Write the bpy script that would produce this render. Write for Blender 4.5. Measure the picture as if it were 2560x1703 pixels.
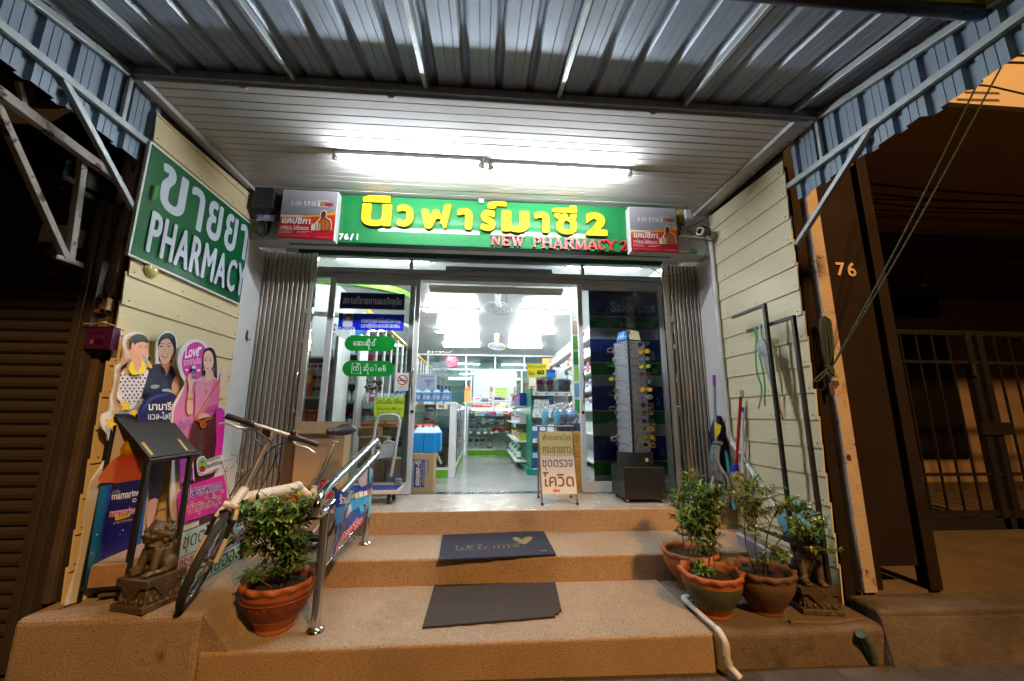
import bpy, bmesh, math, random
from mathutils import Vector, Matrix, noise as mnoise
from mathutils.geometry import tessellate_polygon
rad = math.radians
SC = bpy.context.scene
for o in list(bpy.data.objects):
    bpy.data.objects.remove(o)
COL = SC.collection
rnd = random.Random(7)

# ---------------------------------------------------------------- camera
FPX, CX, CY = 975.2, 1280.0, 851.5          # focal length and centre in photo pixels (2560 x 1703)
EYE = Vector((0, 0, .78))
_p, _y, _r = rad(10.677), rad(4.2455), rad(.266)
FWD = Vector((math.sin(_y)*math.cos(_p), math.cos(_y)*math.cos(_p), math.sin(_p)))
_ri = Vector((math.cos(_y), -math.sin(_y), 0))
_up = _ri.cross(FWD)
RGT = _ri*math.cos(_r) + _up*math.sin(_r)
UPV = -_ri*math.sin(_r) + _up*math.cos(_r)
cam = bpy.data.cameras.new('camera')
cam.sensor_width = 36
cam.lens = FPX/2560*36
cam.clip_start = .02
cam.clip_end = 300
camo = bpy.data.objects.new('camera', cam)
COL.objects.link(camo)
camo.matrix_world = Matrix(((RGT.x, UPV.x, -FWD.x, EYE.x), (RGT.y, UPV.y, -FWD.y, EYE.y), (RGT.z, UPV.z, -FWD.z, EYE.z), (0, 0, 0, 1)))
SC.camera = camo

# ---------------------------------------------------------------- night sky, exposure
wd = bpy.data.worlds.new('World'); SC.world = wd; wd.use_nodes = True
wn = wd.node_tree; wn.nodes.clear()
wo = wn.nodes.new('ShaderNodeOutputWorld'); wb = wn.nodes.new('ShaderNodeBackground')
wb.inputs[0].default_value = (.30, .17, .085, 1); wb.inputs[1].default_value = .028
wn.links.new(wb.outputs[0], wo.inputs[0])
SC.view_settings.view_transform = 'Standard'
SC.view_settings.look = 'None'
SC.view_settings.exposure = 0
SC.view_settings.gamma = 1
SC.cycles.use_denoising = True
SC.cycles.max_bounces = 9
SC.cycles.diffuse_bounces = 5
SC.cycles.transparent_max_bounces = 24
SC.cycles.sample_clamp_indirect = 6
SC.cycles.caustics_reflective = False
SC.cycles.caustics_refractive = False

# the sodium street lamp across the road, high behind the camera
LAMP_W = 800
ld = bpy.data.lights.new('street_lamp_light', 'AREA'); ld.shape = 'DISK'; ld.size = .5
ld.energy = LAMP_W; ld.color = (1.0, .53, .19)
lo = bpy.data.objects.new('street_lamp_light', ld); COL.objects.link(lo)
lo.location = (3.0, -4.0, 6.2)
lo.rotation_euler = (Vector((.3, 2.4, -.3)) - lo.location).to_track_quat('-Z', 'Y').to_euler()
TUBE = 330.0        # emission of the tubes under the soffit
TUBE_IN = 330.0     # emission of the tubes inside

# ---------------------------------------------------------------- pixel of the photograph -> point of the place
def _dir(x, y): return FWD*FPX + RGT*(x-CX) - UPV*(y-CY)
def onX(x, y, v): d = _dir(x, y); return EYE + d*((v-EYE.x)/d.x)
def onY(x, y, v): d = _dir(x, y); return EYE + d*((v-EYE.y)/d.y)
def onZ(x, y, v): d = _dir(x, y); return EYE + d*((v-EYE.z)/d.z)
def onPl(x, y, P, n):
    d = _dir(x, y); P = Vector(P); n = Vector(n); return EYE + d*((P-EYE).dot(n)/d.dot(n))
def crop(x0, y0, s): return lambda u, v: (x0+u/s, y0+v/s)

# ---------------------------------------------------------------- materials
MATS = {}
def _new(name):
    m = bpy.data.materials.new(name); m.use_nodes = True
    nt = m.node_tree; return m, nt, nt.nodes['Principled BSDF']
def c3(c):
    if isinstance(c, str):
        c = c.lstrip('#'); v = [int(c[i:i+2], 16)/255 for i in (0, 2, 4)]
        return tuple(x/12.92 if x <= .04045 else ((x+.055)/1.055)**2.4 for x in v)
    return c
def M(name, col=(.5, .5, .5), rough=.6, metal=0, var=0, vs=6, bump=0, bs=40, coat=0, spec=.5, stain=None, speck=None, emit=0, stretch=None, trans=0, streak=None):
    """principled material; var: tonal noise; stain: (colour, scale, threshold, softness); speck: (colour, scale, amount)"""
    if name in MATS: return MATS[name]
    m, nt, b = _new(name); N, L = nt.nodes, nt.links
    col = c3(col)
    b.inputs['Base Color'].default_value = (*col, 1)
    b.inputs['Roughness'].default_value = rough; b.inputs['Metallic'].default_value = metal
    b.inputs['Specular IOR Level'].default_value = spec
    if coat: b.inputs['Coat Weight'].default_value = coat; b.inputs['Coat Roughness'].default_value = .08
    if trans: b.inputs['Transmission Weight'].default_value = trans
    if emit:
        b.inputs['Emission Color'].default_value = (*col, 1); b.inputs['Emission Strength'].default_value = emit
    tc = None
    def vec():
        nonlocal tc
        if tc is None:
            t = N.new('ShaderNodeTexCoord'); tc = t.outputs['Object']
            if stretch:
                mp = N.new('ShaderNodeMapping'); mp.inputs['Scale'].default_value = stretch; L.new(tc, mp.inputs[0]); tc = mp.outputs[0]
        return tc
    cur = None
    def mix(fac, a, bcol):
        x = N.new('ShaderNodeMix'); x.data_type = 'RGBA'
        L.new(fac, x.inputs[0])
        if a is None: x.inputs[6].default_value = (*col, 1)
        else: L.new(a, x.inputs[6])
        if isinstance(bcol, tuple): x.inputs[7].default_value = (*bcol, 1)
        else: L.new(bcol, x.inputs[7])
        return x.outputs[2]
    def ns(scale, detail=4, rg=.6):
        n = N.new('ShaderNodeTexNoise'); n.inputs['Scale'].default_value = scale; n.inputs['Detail'].default_value = detail
        n.inputs['Roughness'].default_value = rg; L.new(vec(), n.inputs['Vector']); return n.outputs[0]
    def ramp(src, a, c):
        r = N.new('ShaderNodeMapRange'); r.inputs[1].default_value = a; r.inputs[2].default_value = c; r.clamp = True
        L.new(src, r.inputs[0]); return r.outputs[0]
    if var:
        f = ramp(ns(vs, 6), .3, .7)
        d = tuple(max(0, x*(1-var)) for x in col); u = tuple(min(1, x*(1+var*.55)) for x in col)
        x = N.new('ShaderNodeMix'); x.data_type = 'RGBA'; L.new(f, x.inputs[0]); x.inputs[6].default_value = (*d, 1); x.inputs[7].default_value = (*u, 1); cur = x.outputs[2]
    for sp in ([speck] if speck and not isinstance(speck, list) else (speck or [])):
        f = ramp(ns(sp[1], 2, .5), .5+sp[2], .5+sp[2]+.09); cur = mix(f, cur, c3(sp[0]))
    for st in ([stain] if stain and not isinstance(stain, list) else (stain or [])):
        f = ramp(ns(st[1], 8, .68), st[2], st[2]+st[3]); cur = mix(f, cur, c3(st[0]))
    if streak:
        n = N.new('ShaderNodeTexNoise'); n.inputs['Scale'].default_value = streak[1]; n.inputs['Detail'].default_value = 5
        mp = N.new('ShaderNodeMapping'); mp.inputs['Scale'].default_value = streak[4]; L.new(vec(), mp.inputs[0]); L.new(mp.outputs[0], n.inputs['Vector'])
        cur = mix(ramp(n.outputs[0], streak[2], streak[2]+streak[3]), cur, c3(streak[0]))
    if cur is not None: L.new(cur, b.inputs['Base Color'])
    if bump:
        bp = N.new('ShaderNodeBump'); bp.inputs['Strength'].default_value = bump; bp.inputs['Distance'].default_value = .01
        L.new(ns(bs, 5), bp.inputs['Height']); L.new(bp.outputs[0], b.inputs['Normal'])
    if rough > .15 and var:
        rr = N.new('ShaderNodeMapRange'); rr.inputs[3].default_value = max(.05, rough-.12); rr.inputs[4].default_value = min(1, rough+.12)
        L.new(ns(vs*1.7, 4), rr.inputs[0]); L.new(rr.outputs[0], b.inputs['Roughness'])
    MATS[name] = m
    return m
def EM(name, col, s):
    if name in MATS: return MATS[name]
    m, nt, b = _new(name); nt.nodes.remove(b)
    e = nt.nodes.new('ShaderNodeEmission'); e.inputs[0].default_value = (*c3(col), 1); e.inputs[1].default_value = s
    nt.links.new(e.outputs[0], nt.nodes['Material Output'].inputs[0]); MATS[name] = m; return m
def GL(name, tint=(.97, .99, .98), base=.04, rough=.0, haze=0, hazecol=(.8, .85, .85)):
    """clear sheet glass: see-through with a mirror share that grows with the angle"""
    if name in MATS: return MATS[name]
    m, nt, b = _new(name); nt.nodes.remove(b); N, L = nt.nodes, nt.links
    t = N.new('ShaderNodeBsdfTransparent'); t.inputs[0].default_value = (*tint, 1)
    g = N.new('ShaderNodeBsdfGlossy'); g.inputs['Roughness'].default_value = rough
    lw = N.new('ShaderNodeFresnel'); lw.inputs[0].default_value = 1.5
    ad = N.new('ShaderNodeMath'); ad.operation = 'ADD'; ad.inputs[1].default_value = base-.04; ad.use_clamp = True; L.new(lw.outputs[0], ad.inputs[0])
    mx = N.new('ShaderNodeMixShader'); L.new(ad.outputs[0], mx.inputs[0]); L.new(t.outputs[0], mx.inputs[1]); L.new(g.outputs[0], mx.inputs[2])
    out = mx.outputs[0]
    if haze:
        d = N.new('ShaderNodeBsdfDiffuse'); d.inputs[0].default_value = (*hazecol, 1)
        m2 = N.new('ShaderNodeMixShader'); m2.inputs[0].default_value = haze; L.new(out, m2.inputs[1]); L.new(d.outputs[0], m2.inputs[2]); out = m2.outputs[0]
    L.new(out, N['Material Output'].inputs[0]); MATS[name] = m; return m
_flat = {}
def P(col, rough=.55, spec=.4, coat=0, gain=1):
    """plain printed or plastic colour by hex"""
    k = f'colour_{col}_{rough}_{coat}_{gain}'
    return M(k, tuple(x*gain for x in c3(col)), rough, spec=spec, coat=coat)

# ---------------------------------------------------------------- mesh building
class MB:
    def __init__(s, m=None): s.v = []; s.f = []; s.mi = []; s.sm = []; s.mats = []; s.cur = 0; s.smooth = False; s.use(m)
    def use(s, m, smooth=None):
        if m is not None:
            if m not in s.mats: s.mats.append(m)
            s.cur = s.mats.index(m)
        if smooth is not None: s.smooth = smooth
        return s
    def add(s, vs, fs):
        o = len(s.v); s.v += [tuple(v) for v in vs]
        for f in fs: s.f.append([o+i for i in f]); s.mi.append(s.cur); s.sm.append(s.smooth)
        return s
    def box(s, x0, x1, y0, y1, z0, z1):
        if x0 > x1: x0, x1 = x1, x0
        if y0 > y1: y0, y1 = y1, y0
        if z0 > z1: z0, z1 = z1, z0
        return s.add([(x0, y0, z0), (x1, y0, z0), (x1, y1, z0), (x0, y1, z0), (x0, y0, z1), (x1, y0, z1), (x1, y1, z1), (x0, y1, z1)],
                     [(0, 3, 2, 1), (4, 5, 6, 7), (0, 1, 5, 4), (1, 2, 6, 5), (2, 3, 7, 6), (3, 0, 4, 7)])
    def obox(s, c, U, V, W):
        """box about c with half-axes U V W"""
        c, U, V, W = map(Vector, (c, U, V, W))
        if U.cross(V).dot(W) < 0: W = -W
        p = [c+a*U+b*V+d*W for d in (-1, 1) for a, b in ((-1, -1), (1, -1), (1, 1), (-1, 1))]
        return s.add(p, [(0, 3, 2, 1), (4, 5, 6, 7), (0, 1, 5, 4), (1, 2, 6, 5), (2, 3, 7, 6), (3, 0, 4, 7)])
    def bar(s, a, b, w, h, up=(0, 0, 1)):
        """rectangular bar from a to b, w across, h along up"""
        a, b = Vector(a), Vector(b); d = (b-a); L = d.length; d /= L
        up = Vector(up); sd = d.cross(up)
        if sd.length < 1e-5: sd = d.cross(Vector((1, 0, 0)))
        sd.normalize(); u = sd.cross(d)
        return s.obox((a+b)/2, d*L/2, sd*w/2, u*h/2)
    def tube(s, pts, r, n=8, cap=True, closed=False):
        pts = [Vector(p) for p in pts]; k = len(pts)
        rs = r if isinstance(r, (list, tuple)) else [r]*k
        vs = []; prev = None
        for i, p in enumerate(pts):
            if closed: d = pts[(i+1) % k]-pts[i-1]
            else: d = pts[min(i+1, k-1)]-pts[max(i-1, 0)]
            if d.length < 1e-9: d = Vector((0, 0, 1))
            d.normalize()
            if prev is None:
                a = Vector((0, 0, 1)) if abs(d.z) < .9 else Vector((1, 0, 0)); u = d.cross(a).normalized()
            else:
                u = prev - d*prev.dot(d)
                if u.length < 1e-6: u = d.orthogonal()
                u.normalize()
            prev = u; w = d.cross(u)
            for j in range(n):
                t = 2*math.pi*j/n; vs.append(p+(u*math.cos(t)+w*math.sin(t))*rs[i])
        fs = []
        for i in range(k if closed else k-1):
            i2 = (i+1) % k
            for j in range(n):
                j2 = (j+1) % n; fs.append((i*n+j, i*n+j2, i2*n+j2, i2*n+j))
        sm = s.smooth; s.smooth = n > 4; s.add(vs, fs)
        if cap and not closed:
            s.smooth = False; s.add(vs[:n], [tuple(reversed(range(n)))]); s.add(vs[-n:], [tuple(range(n))])
        s.smooth = sm; return s
    def cyl(s, a, b, r, n=14, r2=None): return s.tube([a, b], [r, r if r2 is None else r2], n)
    def lathe(s, prof, c=(0, 0, 0), n=32, wob=None, axis=None):
        """prof: list of (radius, z); wob(angle, index) -> (dr, dz)"""
        c = Vector(c); vs = []; k = len(prof)
        ax = None
        if axis is not None:
            ax = Vector((0, 0, 1)).rotation_difference(Vector(axis)).to_matrix()
        for i, (r, z) in enumerate(prof):
            for j in range(n):
                t = 2*math.pi*j/n; dr, dz = wob(t, i) if wob else (0, 0)
                q = Vector(((r+dr)*math.cos(t), (r+dr)*math.sin(t), z+dz))
                vs.append(c+(ax @ q if ax else q))
        fs = [(i*n+j, i*n+(j+1) % n, (i+1)*n+(j+1) % n, (i+1)*n+j) for i in range(k-1) for j in range(n)]
        sm = s.smooth; s.smooth = True; s.add(vs, fs); s.smooth = False
        if prof[0][0] > 1e-4: s.add(vs[:n], [tuple(reversed(range(n)))])
        if prof[-1][0] > 1e-4: s.add(vs[-n:], [tuple(range(n))])
        s.smooth = sm; return s
    def ball(s, c, r, n=12, rot=None):
        if not isinstance(r, (tuple, list, Vector)): r = (r, r, r)
        c = Vector(c); m = n//2; vs = []
        for i in range(m+1):
            ph = math.pi*i/m
            for j in range(n):
                t = 2*math.pi*j/n; q = Vector((r[0]*math.sin(ph)*math.cos(t), r[1]*math.sin(ph)*math.sin(t), -r[2]*math.cos(ph)))
                if rot: q = rot @ q
                vs.append(c+q)
        fs = []
        for i in range(m):
            for j in range(n):
                a, b, d, e = i*n+j, i*n+(j+1) % n, (i+1)*n+(j+1) % n, (i+1)*n+j
                fs.append((a, d, e) if i == 0 else (a, b, d) if i == m-1 else (a, b, d, e))
        sm = s.smooth; s.smooth = True; s.add(vs, fs); s.smooth = sm; return s
    def sheet(s, pts, nrm, th):
        """flat outline given a thickness th along nrm (front at the points, back behind)"""
        pts = [Vector(p) for p in pts]; nrm = Vector(nrm).normalized(); k = len(pts)
        a = sum(((pts[i]-pts[0]).cross(pts[(i+1) % k]-pts[0]) for i in range(k)), Vector())
        if a.dot(nrm) < 0: pts.reverse()
        tri = tessellate_polygon([pts]); fr = pts; bk = [p-nrm*th for p in pts]
        def ok(t):
            A, B, C = (pts[i] for i in t)
            return t if (B-A).cross(C-A).dot(nrm) > 0 else (t[0], t[2], t[1])
        tri = [ok(t) for t in tri]
        s.add(fr, tri)
        if th > 0:
            s.add(bk, [tuple(reversed(t)) for t in tri])
            s.add(fr+bk, [(i, k+i, k+(i+1) % k, (i+1) % k) for i in range(k)])
        return s
    def quad(s, a, b, c, d): return s.add([a, b, c, d], [(0, 1, 2, 3)])
    def mesh(s, name):
        me = bpy.data.meshes.new(name); me.from_pydata(s.v, [], s.f)
        for m in s.mats: me.materials.append(m)
        me.polygons.foreach_set('material_index', s.mi); me.polygons.foreach_set('use_smooth', s.sm); me.update(); return me
    def build(s, name, parent=None, kind=None, bevel=0, label=None, local=False, seg=2):
        o = bpy.data.objects.new(name, s.mesh(name)); COL.objects.link(o)
        if parent is not None:
            o.parent = parent
            if not local and parent.parent is None: o.location = -parent.location
        if bevel:
            b = o.modifiers.new('edge', 'BEVEL'); b.width = bevel; b.segments = seg; b.limit_method = 'ANGLE'; b.angle_limit = rad(40)
        if kind: o['kind'] = kind
        if label: o['label'] = label
        return o
def tag(o, label, cat, group=None):
    o['label'] = label; o['category'] = cat
    if group: o['group'] = group
    return o
def thing(name, label, cat, loc=(0, 0, 0), group=None, rz=0):
    o = bpy.data.objects.new(name, None); COL.objects.link(o); o.location = loc; o.rotation_euler = (0, 0, rz); o.empty_display_size = .05
    return tag(o, label, cat, group)
KIDS = {}
def kids(o): return [c for c in bpy.data.objects if c.parent == o]
def dup(root, loc=None, rz=None, label=None, group=None, tree=None):
    """copy a thing with its parts and sub-parts (mesh data shared)"""
    r = root.copy(); COL.objects.link(r)
    if loc is not None: r.location = loc
    if rz is not None: r.rotation_euler = (0, 0, rz) if not isinstance(rz, (tuple, list)) else rz
    if label: r['label'] = label
    if group: r['group'] = group
    def rec(a, b):
        for ch in (tree.get(a, []) if tree else kids(a)):
            c = ch.copy(); COL.objects.link(c); c.parent = b; rec(ch, c)
    rec(root, r); return r
def smooth_path(pts, k=4, closed=False):
    pts = [Vector(p) for p in pts]; n = len(pts); out = []
    for i in range(n if closed else n-1):
        g = lambda j: pts[j % n] if closed else pts[max(0, min(n-1, j))]
        a, b, c, d = g(i-1), g(i), g(i+1), g(i+2)
        for q in range(k):
            t = q/k; out.append(.5*((2*b)+(-a+c)*t+(2*a-5*b+4*c-d)*t*t+(-a+3*b-3*c+d)*t**3))
    if not closed: out.append(pts[-1])
    return out
# ---------------------------------------------------------------- lettering
_tx = {}
def glyphs(s, bold=0, res=3):
    k = (s, bold, res)
    if k not in _tx:
        cu = bpy.data.curves.new('t', 'FONT'); cu.body = s; cu.size = 1; cu.offset = bold; cu.resolution_u = res; cu.dimensions = '2D'; cu.fill_mode = 'BOTH'
        ob = bpy.data.objects.new('t', cu); COL.objects.link(ob)
        me = bpy.data.meshes.new_from_object(ob.evaluated_get(bpy.context.evaluated_depsgraph_get()))
        bm = bmesh.new(); bm.from_mesh(me); bmesh.ops.remove_doubles(bm, verts=bm.verts, dist=1e-5)
        bm.verts.ensure_lookup_table()
        vs = [v.co.copy() for v in bm.verts]; fs = [[v.index for v in f.verts] for f in bm.faces]
        fs = [f if (vs[f[1]]-vs[f[0]]).cross(vs[f[2]]-vs[f[0]]).z >= 0 else list(reversed(f)) for f in fs]
        eg = {}
        for f in fs:
            for i in range(len(f)):
                a, b = f[i], f[(i+1) % len(f)]
                if (b, a) in eg: del eg[(b, a)]
                else: eg[(a, b)] = 1
        bm.free(); bpy.data.objects.remove(ob); bpy.data.meshes.remove(me); bpy.data.curves.remove(cu)
        x0 = min(v.x for v in vs); x1 = max(v.x for v in vs); y0 = min(v.y for v in vs); y1 = max(v.y for v in vs)
        _tx[k] = ([((v.x-x0)/(x1-x0), (v.y-y0)/(y1-y0)) for v in vs], fs, list(eg), (x1-x0)/(y1-y0))
    return _tx[k]
def text(mb, s, O, U, V, m, bold=0, depth=.0006, fit=None, res=3, lift=.0008):
    """lettering in the box O, O+U, O+V; depth: how far it stands out; fit: keep the proportions ('l', 'c')"""
    O, U, V = Vector(O), Vector(U), Vector(V); mb.use(m, False)
    q, fs, eg, asp = glyphs(s, bold, res)
    if fit:
        w = V.length*asp
        if w < U.length:
            if fit == 'c': O = O+U*(1-w/U.length)/2
            U = U*(w/U.length)
        else:
            h = U.length/asp; O = O+V*(1-h/V.length)/2; V = V*(h/V.length)
    n = U.cross(V).normalized(); O = O+n*lift
    top = [O+U*a+V*b+n*depth for a, b in q]; mb.add(top, fs)
    if depth > .0005:
        k = len(q); bot = [O+U*a+V*b for a, b in q]
        mb.add(top+bot, [(a, k+a, k+b, b) for a, b in eg])
    return mb
# ================================================================ constants of the place (metres)
Z2, Z1, ZG = -.175, -.342, -.497       # second tread, first tread, ground
YD, YP, Y2, Y1 = 4.11, 3.41, 2.877, 2.2  # door plane, platform edge, step edges
XL, XR = -2.107, 2.203                  # faces of the two siding walls
ZS = 2.74                               # porch ceiling

m_agg = M('exposed_aggregate', (.36, .27, .18), .85, var=.2, vs=2.2, bump=.6, bs=170, speck=[((.17, .12, .08), 135, .05), ((.50, .40, .29), 160, .07)], stain=[((.20, .15, .105), 1.5, .55, .2), ((.13, .10, .075), 4.5, .63, .12), ((.43, .34, .25), 2.7, .62, .2)])
m_agg_old = M('old_aggregate', (.19, .14, .095), .9, var=.35, vs=2.6, bump=.7, bs=120, speck=((.07, .05, .035), 150, .08), stain=[((.07, .052, .036), 2.6, .52, .16), ((.045, .05, .035), 6, .66, .1)])
m_riser = M('step_riser', (.42, .285, .165), .88, var=.2, vs=2.2, bump=.6, bs=170, speck=[((.19, .12, .07), 135, .06), ((.56, .41, .26), 170, .09)], stain=[((.21, .14, .085), 1.7, .57, .2), ((.12, .085, .055), 5, .65, .1)])
m_terr = M('terrazzo', (.43, .415, .375), .26, var=.1, vs=2.2, speck=[((.16, .14, .115), 90, .07), ((.60, .59, .56), 100, .09)], stain=[((.30, .27, .22), 1.6, .68, .2), ((.22, .19, .15), 6, .70, .1)])
m_pave = M('paving_concrete', (.095, .083, .074), .9, var=.4, vs=3, bump=.8, bs=70, stain=[((.045, .04, .034), 2.1, .5, .2), ((.055, .06, .04), 5, .64, .1)])
m_asph = M('asphalt', (.055, .052, .05), .9, var=.3, vs=4, bump=.6, bs=150)
m_white = M('white_wall_paint', (.66, .65, .63), .75, var=.08, vs=3, bump=.15, bs=60, stain=[((.36, .34, .31), 2.4, .66, .18)])
m_beam = M('beam_render', (.50, .485, .46), .85, var=.15, vs=5, bump=.4, bs=90, stain=[((.28, .26, .23), 3, .62, .2)])
m_soffit = M('pvc_soffit', (.47, .46, .445), .22, var=.06, vs=2, stain=[((.42, .385, .34), 1.7, .63, .22)], spec=.4)
m_side = M('fibre_siding', (.72, .59, .345), .7, var=.1, vs=3.5, bump=.35, bs=34, stretch=(1, .22, 1), stain=[((.40, .32, .17), 1.8, .64, .2)])
m_side_r = M('fibre_siding_pale', (.68, .61, .41), .7, var=.1, vs=3.5, bump=.35, bs=34, stretch=(1, .22, 1), stain=[((.40, .35, .21), 1.8, .64, .2)])
m_dark = M('dark_gap', (.02, .018, .016), .9)
m_steel = M('galvanised_steel', (.34, .37, .375), .5, .55, var=.2, vs=9, bump=.15, bs=40, stain=[((.12, .10, .08), 7, .64, .08)])
m_sheet = M('blue_grey_roof_sheet', (.24, .29, .365), .46, .1, var=.1, vs=2.5, stain=[((.16, .16, .165), 2.2, .64, .2)])
m_sheet_v = M('blue_grey_curtain_sheet', (.21, .27, .34), .5, .1, var=.12, vs=3, stain=[((.15, .15, .15), 3, .62, .2)])
m_green_roof = M('green_roof_sheet', (.30, .60, .04), .35, var=.2, vs=4, stain=[((.05, .07, .01), 5, .6, .1)])
_nt = m_green_roof.node_tree; _tl = _nt.nodes.new('ShaderNodeBsdfTranslucent'); _tl.inputs[0].default_value = (.45, .75, .06, 1); _mx = _nt.nodes.new('ShaderNodeMixShader'); _mx.inputs[0].default_value = .55
_nt.links.new(_nt.nodes['Principled BSDF'].outputs[0], _mx.inputs[1]); _nt.links.new(_tl.outputs[0], _mx.inputs[2]); _nt.links.new(_mx.outputs[0], _nt.nodes['Material Output'].inputs[0])
m_alu = M('aluminium_frame', (.47, .47, .465), .42, .35, var=.08, vs=6)
m_alu_w = M('white_aluminium', (.66, .66, .65), .4, .1, var=.06, vs=5)
m_glass = GL('door_glass')
m_chrome = M('stainless_steel', (.62, .62, .61), .13, 1)
m_rustpost = M('rusty_cream_paint', (.50, .40, .32), .75, var=.15, vs=6, bump=.5, bs=60, stain=[((.24, .10, .035), 7, .56, .10), ((.06, .025, .012), 9, .60, .04), ((.035, .02, .015), 24, .66, .03)])
m_rust_l = M('weathered_pink_paint', (.34, .24, .19), .8, var=.3, vs=5, bump=.4, bs=60, stain=[((.10, .05, .03), 4, .55, .12)])
m_flake = M('flaking_paint_steel', (.45, .40, .35), .75, var=.25, vs=9, bump=.4, bs=60, stain=[((.09, .055, .035), 9, .55, .05)])
m_brown = M('dark_brown_steel', (.022, .014, .011), .6, spec=.12, var=.25, vs=4, stain=[((.10, .065, .05), 9, .7, .06)])
m_brownwall = M('tan_wall', (.36, .24, .135), .85, var=.18, vs=3)
m_black = M('black_steel', (.016, .015, .015), .45, var=.2, vs=8)
m_blackp = M('black_plastic', (.018, .018, .019), .4)
m_shut_l = M('dark_brown_shutter', (.045, .034, .027), .6, var=.2, vs=4)
m_pvc = M('grey_white_pvc', (.62, .61, .59), .4, var=.1, vs=7, stain=[((.32, .29, .25), 5, .66, .1)])
m_bluepipe = M('dark_blue_pvc', (.012, .014, .045), .3, var=.15, vs=8)

# ---------------------------------------------------------------- ground and paving
def gz(x): return ZG-.012*x
b = MB(m_asph); b.add([(-40, -40, -.60), (40, -40, -.60), (40, 40, -.60), (-40, 40, -.60)], [(0, 1, 2, 3)])
b.build('road', kind='structure')
pave = MB(M('pavement_bed', (.05, .044, .037), .95, var=.4, vs=4, bump=.7, bs=60))
pave.add([(-6, -2.2, gz(-6)-.016), (8, -2.2, gz(8)-.016), (8, 5.5, gz(8)-.016), (-6, 5.5, gz(-6)-.016)], [(0, 1, 2, 3)])
pave.use(M('kerb_concrete', (.22, .2, .18), .9, var=.2)).box(-6, 8, -2.35, -2.2, -.75, -.47)
pv = pave.build('pavement', kind='structure')
k = 0
for i in range(11):
    for j in range(5):
        x0 = 1.42+.43*i; y0 = 2.20-.30*j-.299
        if x0 > 5.2: continue
        g = .006; t = gz(x0)+rnd.uniform(-.004, .003)
        q = MB(m_pave).box(x0+g, x0+.43-g, y0+g, y0+.30-g, t-.03, t)
        q.build('paving_tile', pv, bevel=.006, seg=1)
q = MB(m_pave).box(-1.2, 1.395, 1.60, 2.085, gz(0)-.05, gz(0)+.004); q.build('drain_cover', pv, bevel=.012)
q = MB(M('gutter_dirt', (.075, .06, .045), .95, var=.5, vs=5, bump=1, bs=50)).add([(-2.6, 2.09, gz(-2.6)-.010), (5, 2.09, gz(5)-.010), (5, 2.42, gz(5)-.006), (-2.6, 2.42, gz(-2.6)-.006)], [(0, 1, 2, 3)]); q.build('gutter', pv)

# ---------------------------------------------------------------- entrance steps
def block(name, m_top, m_face, x0, x1, y0, y1, z0, z1, parent, bev=.016):
    b = MB(m_face).box(x0, x1, y0, y1, z0, z1)
    b.mats.append(m_top); b.mi[1] = 1
    return b.build(name, parent, bevel=bev, seg=3)
st = MB(m_agg_old).box(-2.15, 2.3, 2.9, 3.5, -.7, -.36).build('entrance_steps', kind='structure')
block('step', m_agg, m_riser, -1.33, 1.235, Y1, 2.90, -.62, Z1, st)
block('step', m_agg, m_riser, -1.33, 2.30, Y2, 3.44, -.62, Z2, st)
block('platform', m_terr, m_riser, -2.18, 2.30, YP, YD+.12, -.62, 0, st, .01)
block('landing', m_agg, m_agg, -2.167, -1.33, Y1, YP+.03, -.62, Z2, st, .03)
b = MB(m_agg)
b.add([(-1.335, Y1+.012, Z2-.006), (-1.19, Y1+.004, Z1+.001), (-1.335, Y1+.012, Z1-.1), (-1.335, Y2+.02, Z2-.006), (-1.19, Y2+.02, Z1+.001), (-1.335, Y2+.02, Z1-.1)], [(0, 1, 4, 3), (0, 2, 1)])
b.build('ramp_edge', st)
# older landing on the right, slightly lower and set back
b = MB(m_agg_old).box(1.235, 2.56, Y1+.022, 2.90, -.64, Z1-.008); b.build('landing', st, bevel=.035, seg=4)
b = MB(m_agg_old).tube([(1.72, 2.29, Z1-.003), (1.95, 2.265, Z1-.003), (2.16, 2.30, Z1-.003)], .012, 6); b.build('mortar_ridge', st)

# ---------------------------------------------------------------- pharmacy building
bld = thing('pharmacy_building', 'shophouse front with white beam over the lit pharmacy entrance', 'building', (0, 3.9, 0))
MB(m_beam).box(XL-.02, XR+.02, 3.42, 3.60, 2.30, 3.05).build('header_beam', bld, bevel=.01)
MB(m_white).box(-2.5, XL-.0, 3.425, 4.4, -.2, 3.05).build('pilaster', bld, bevel=.008)
MB(m_white).box(XR+.0, 2.6, 3.425, 4.4, -.2, 3.05).build('pilaster', bld, bevel=.008)
MB(m_white).box(XL, XR, 4.06, 4.2, 2.455, 3.05).build('wall_over_doors', bld)
MB(m_white).box(XL, XR, 3.60, 4.06, 2.60, 2.64).build('gate_soffit', bld)
MB(M('green_strip', (.004, .05, .03), .4)).box(-1.93, 1.96, 3.96, 4.0, 2.40, 2.47).build('dark_green_strip', bld)
sof = MB(m_dark).box(XL-.06, XR+.04, 2.14, 3.42, ZS+.012, ZS+.05).build('soffit', bld)
np_ = 18
for i in range(np_):
    y0 = 2.155+i*.0703
    b = MB(m_soffit)
    dz = rnd.uniform(-.0012, .0012)
    vs = []
    for (yy, zz) in ((y0+.0015, .006), (y0+.004, 0), (y0+.0655, 0), (y0+.0685, .006), (y0+.0700, .011)):
        for sx in range(9):
            x = XL-.05+(XR-XL+.06)*sx/8
            vs.append((x, yy, ZS+zz+dz+.004*math.sin(1.7*x+i*.4)*(1 if i > 10 else .35)))
    b.add(vs, [(r*9+c, r*9+c+1, (r+1)*9+c+1, (r+1)*9+c) for r in range(4) for c in range(8)])
    b.build('soffit_plank', sof, local=True)
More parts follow.
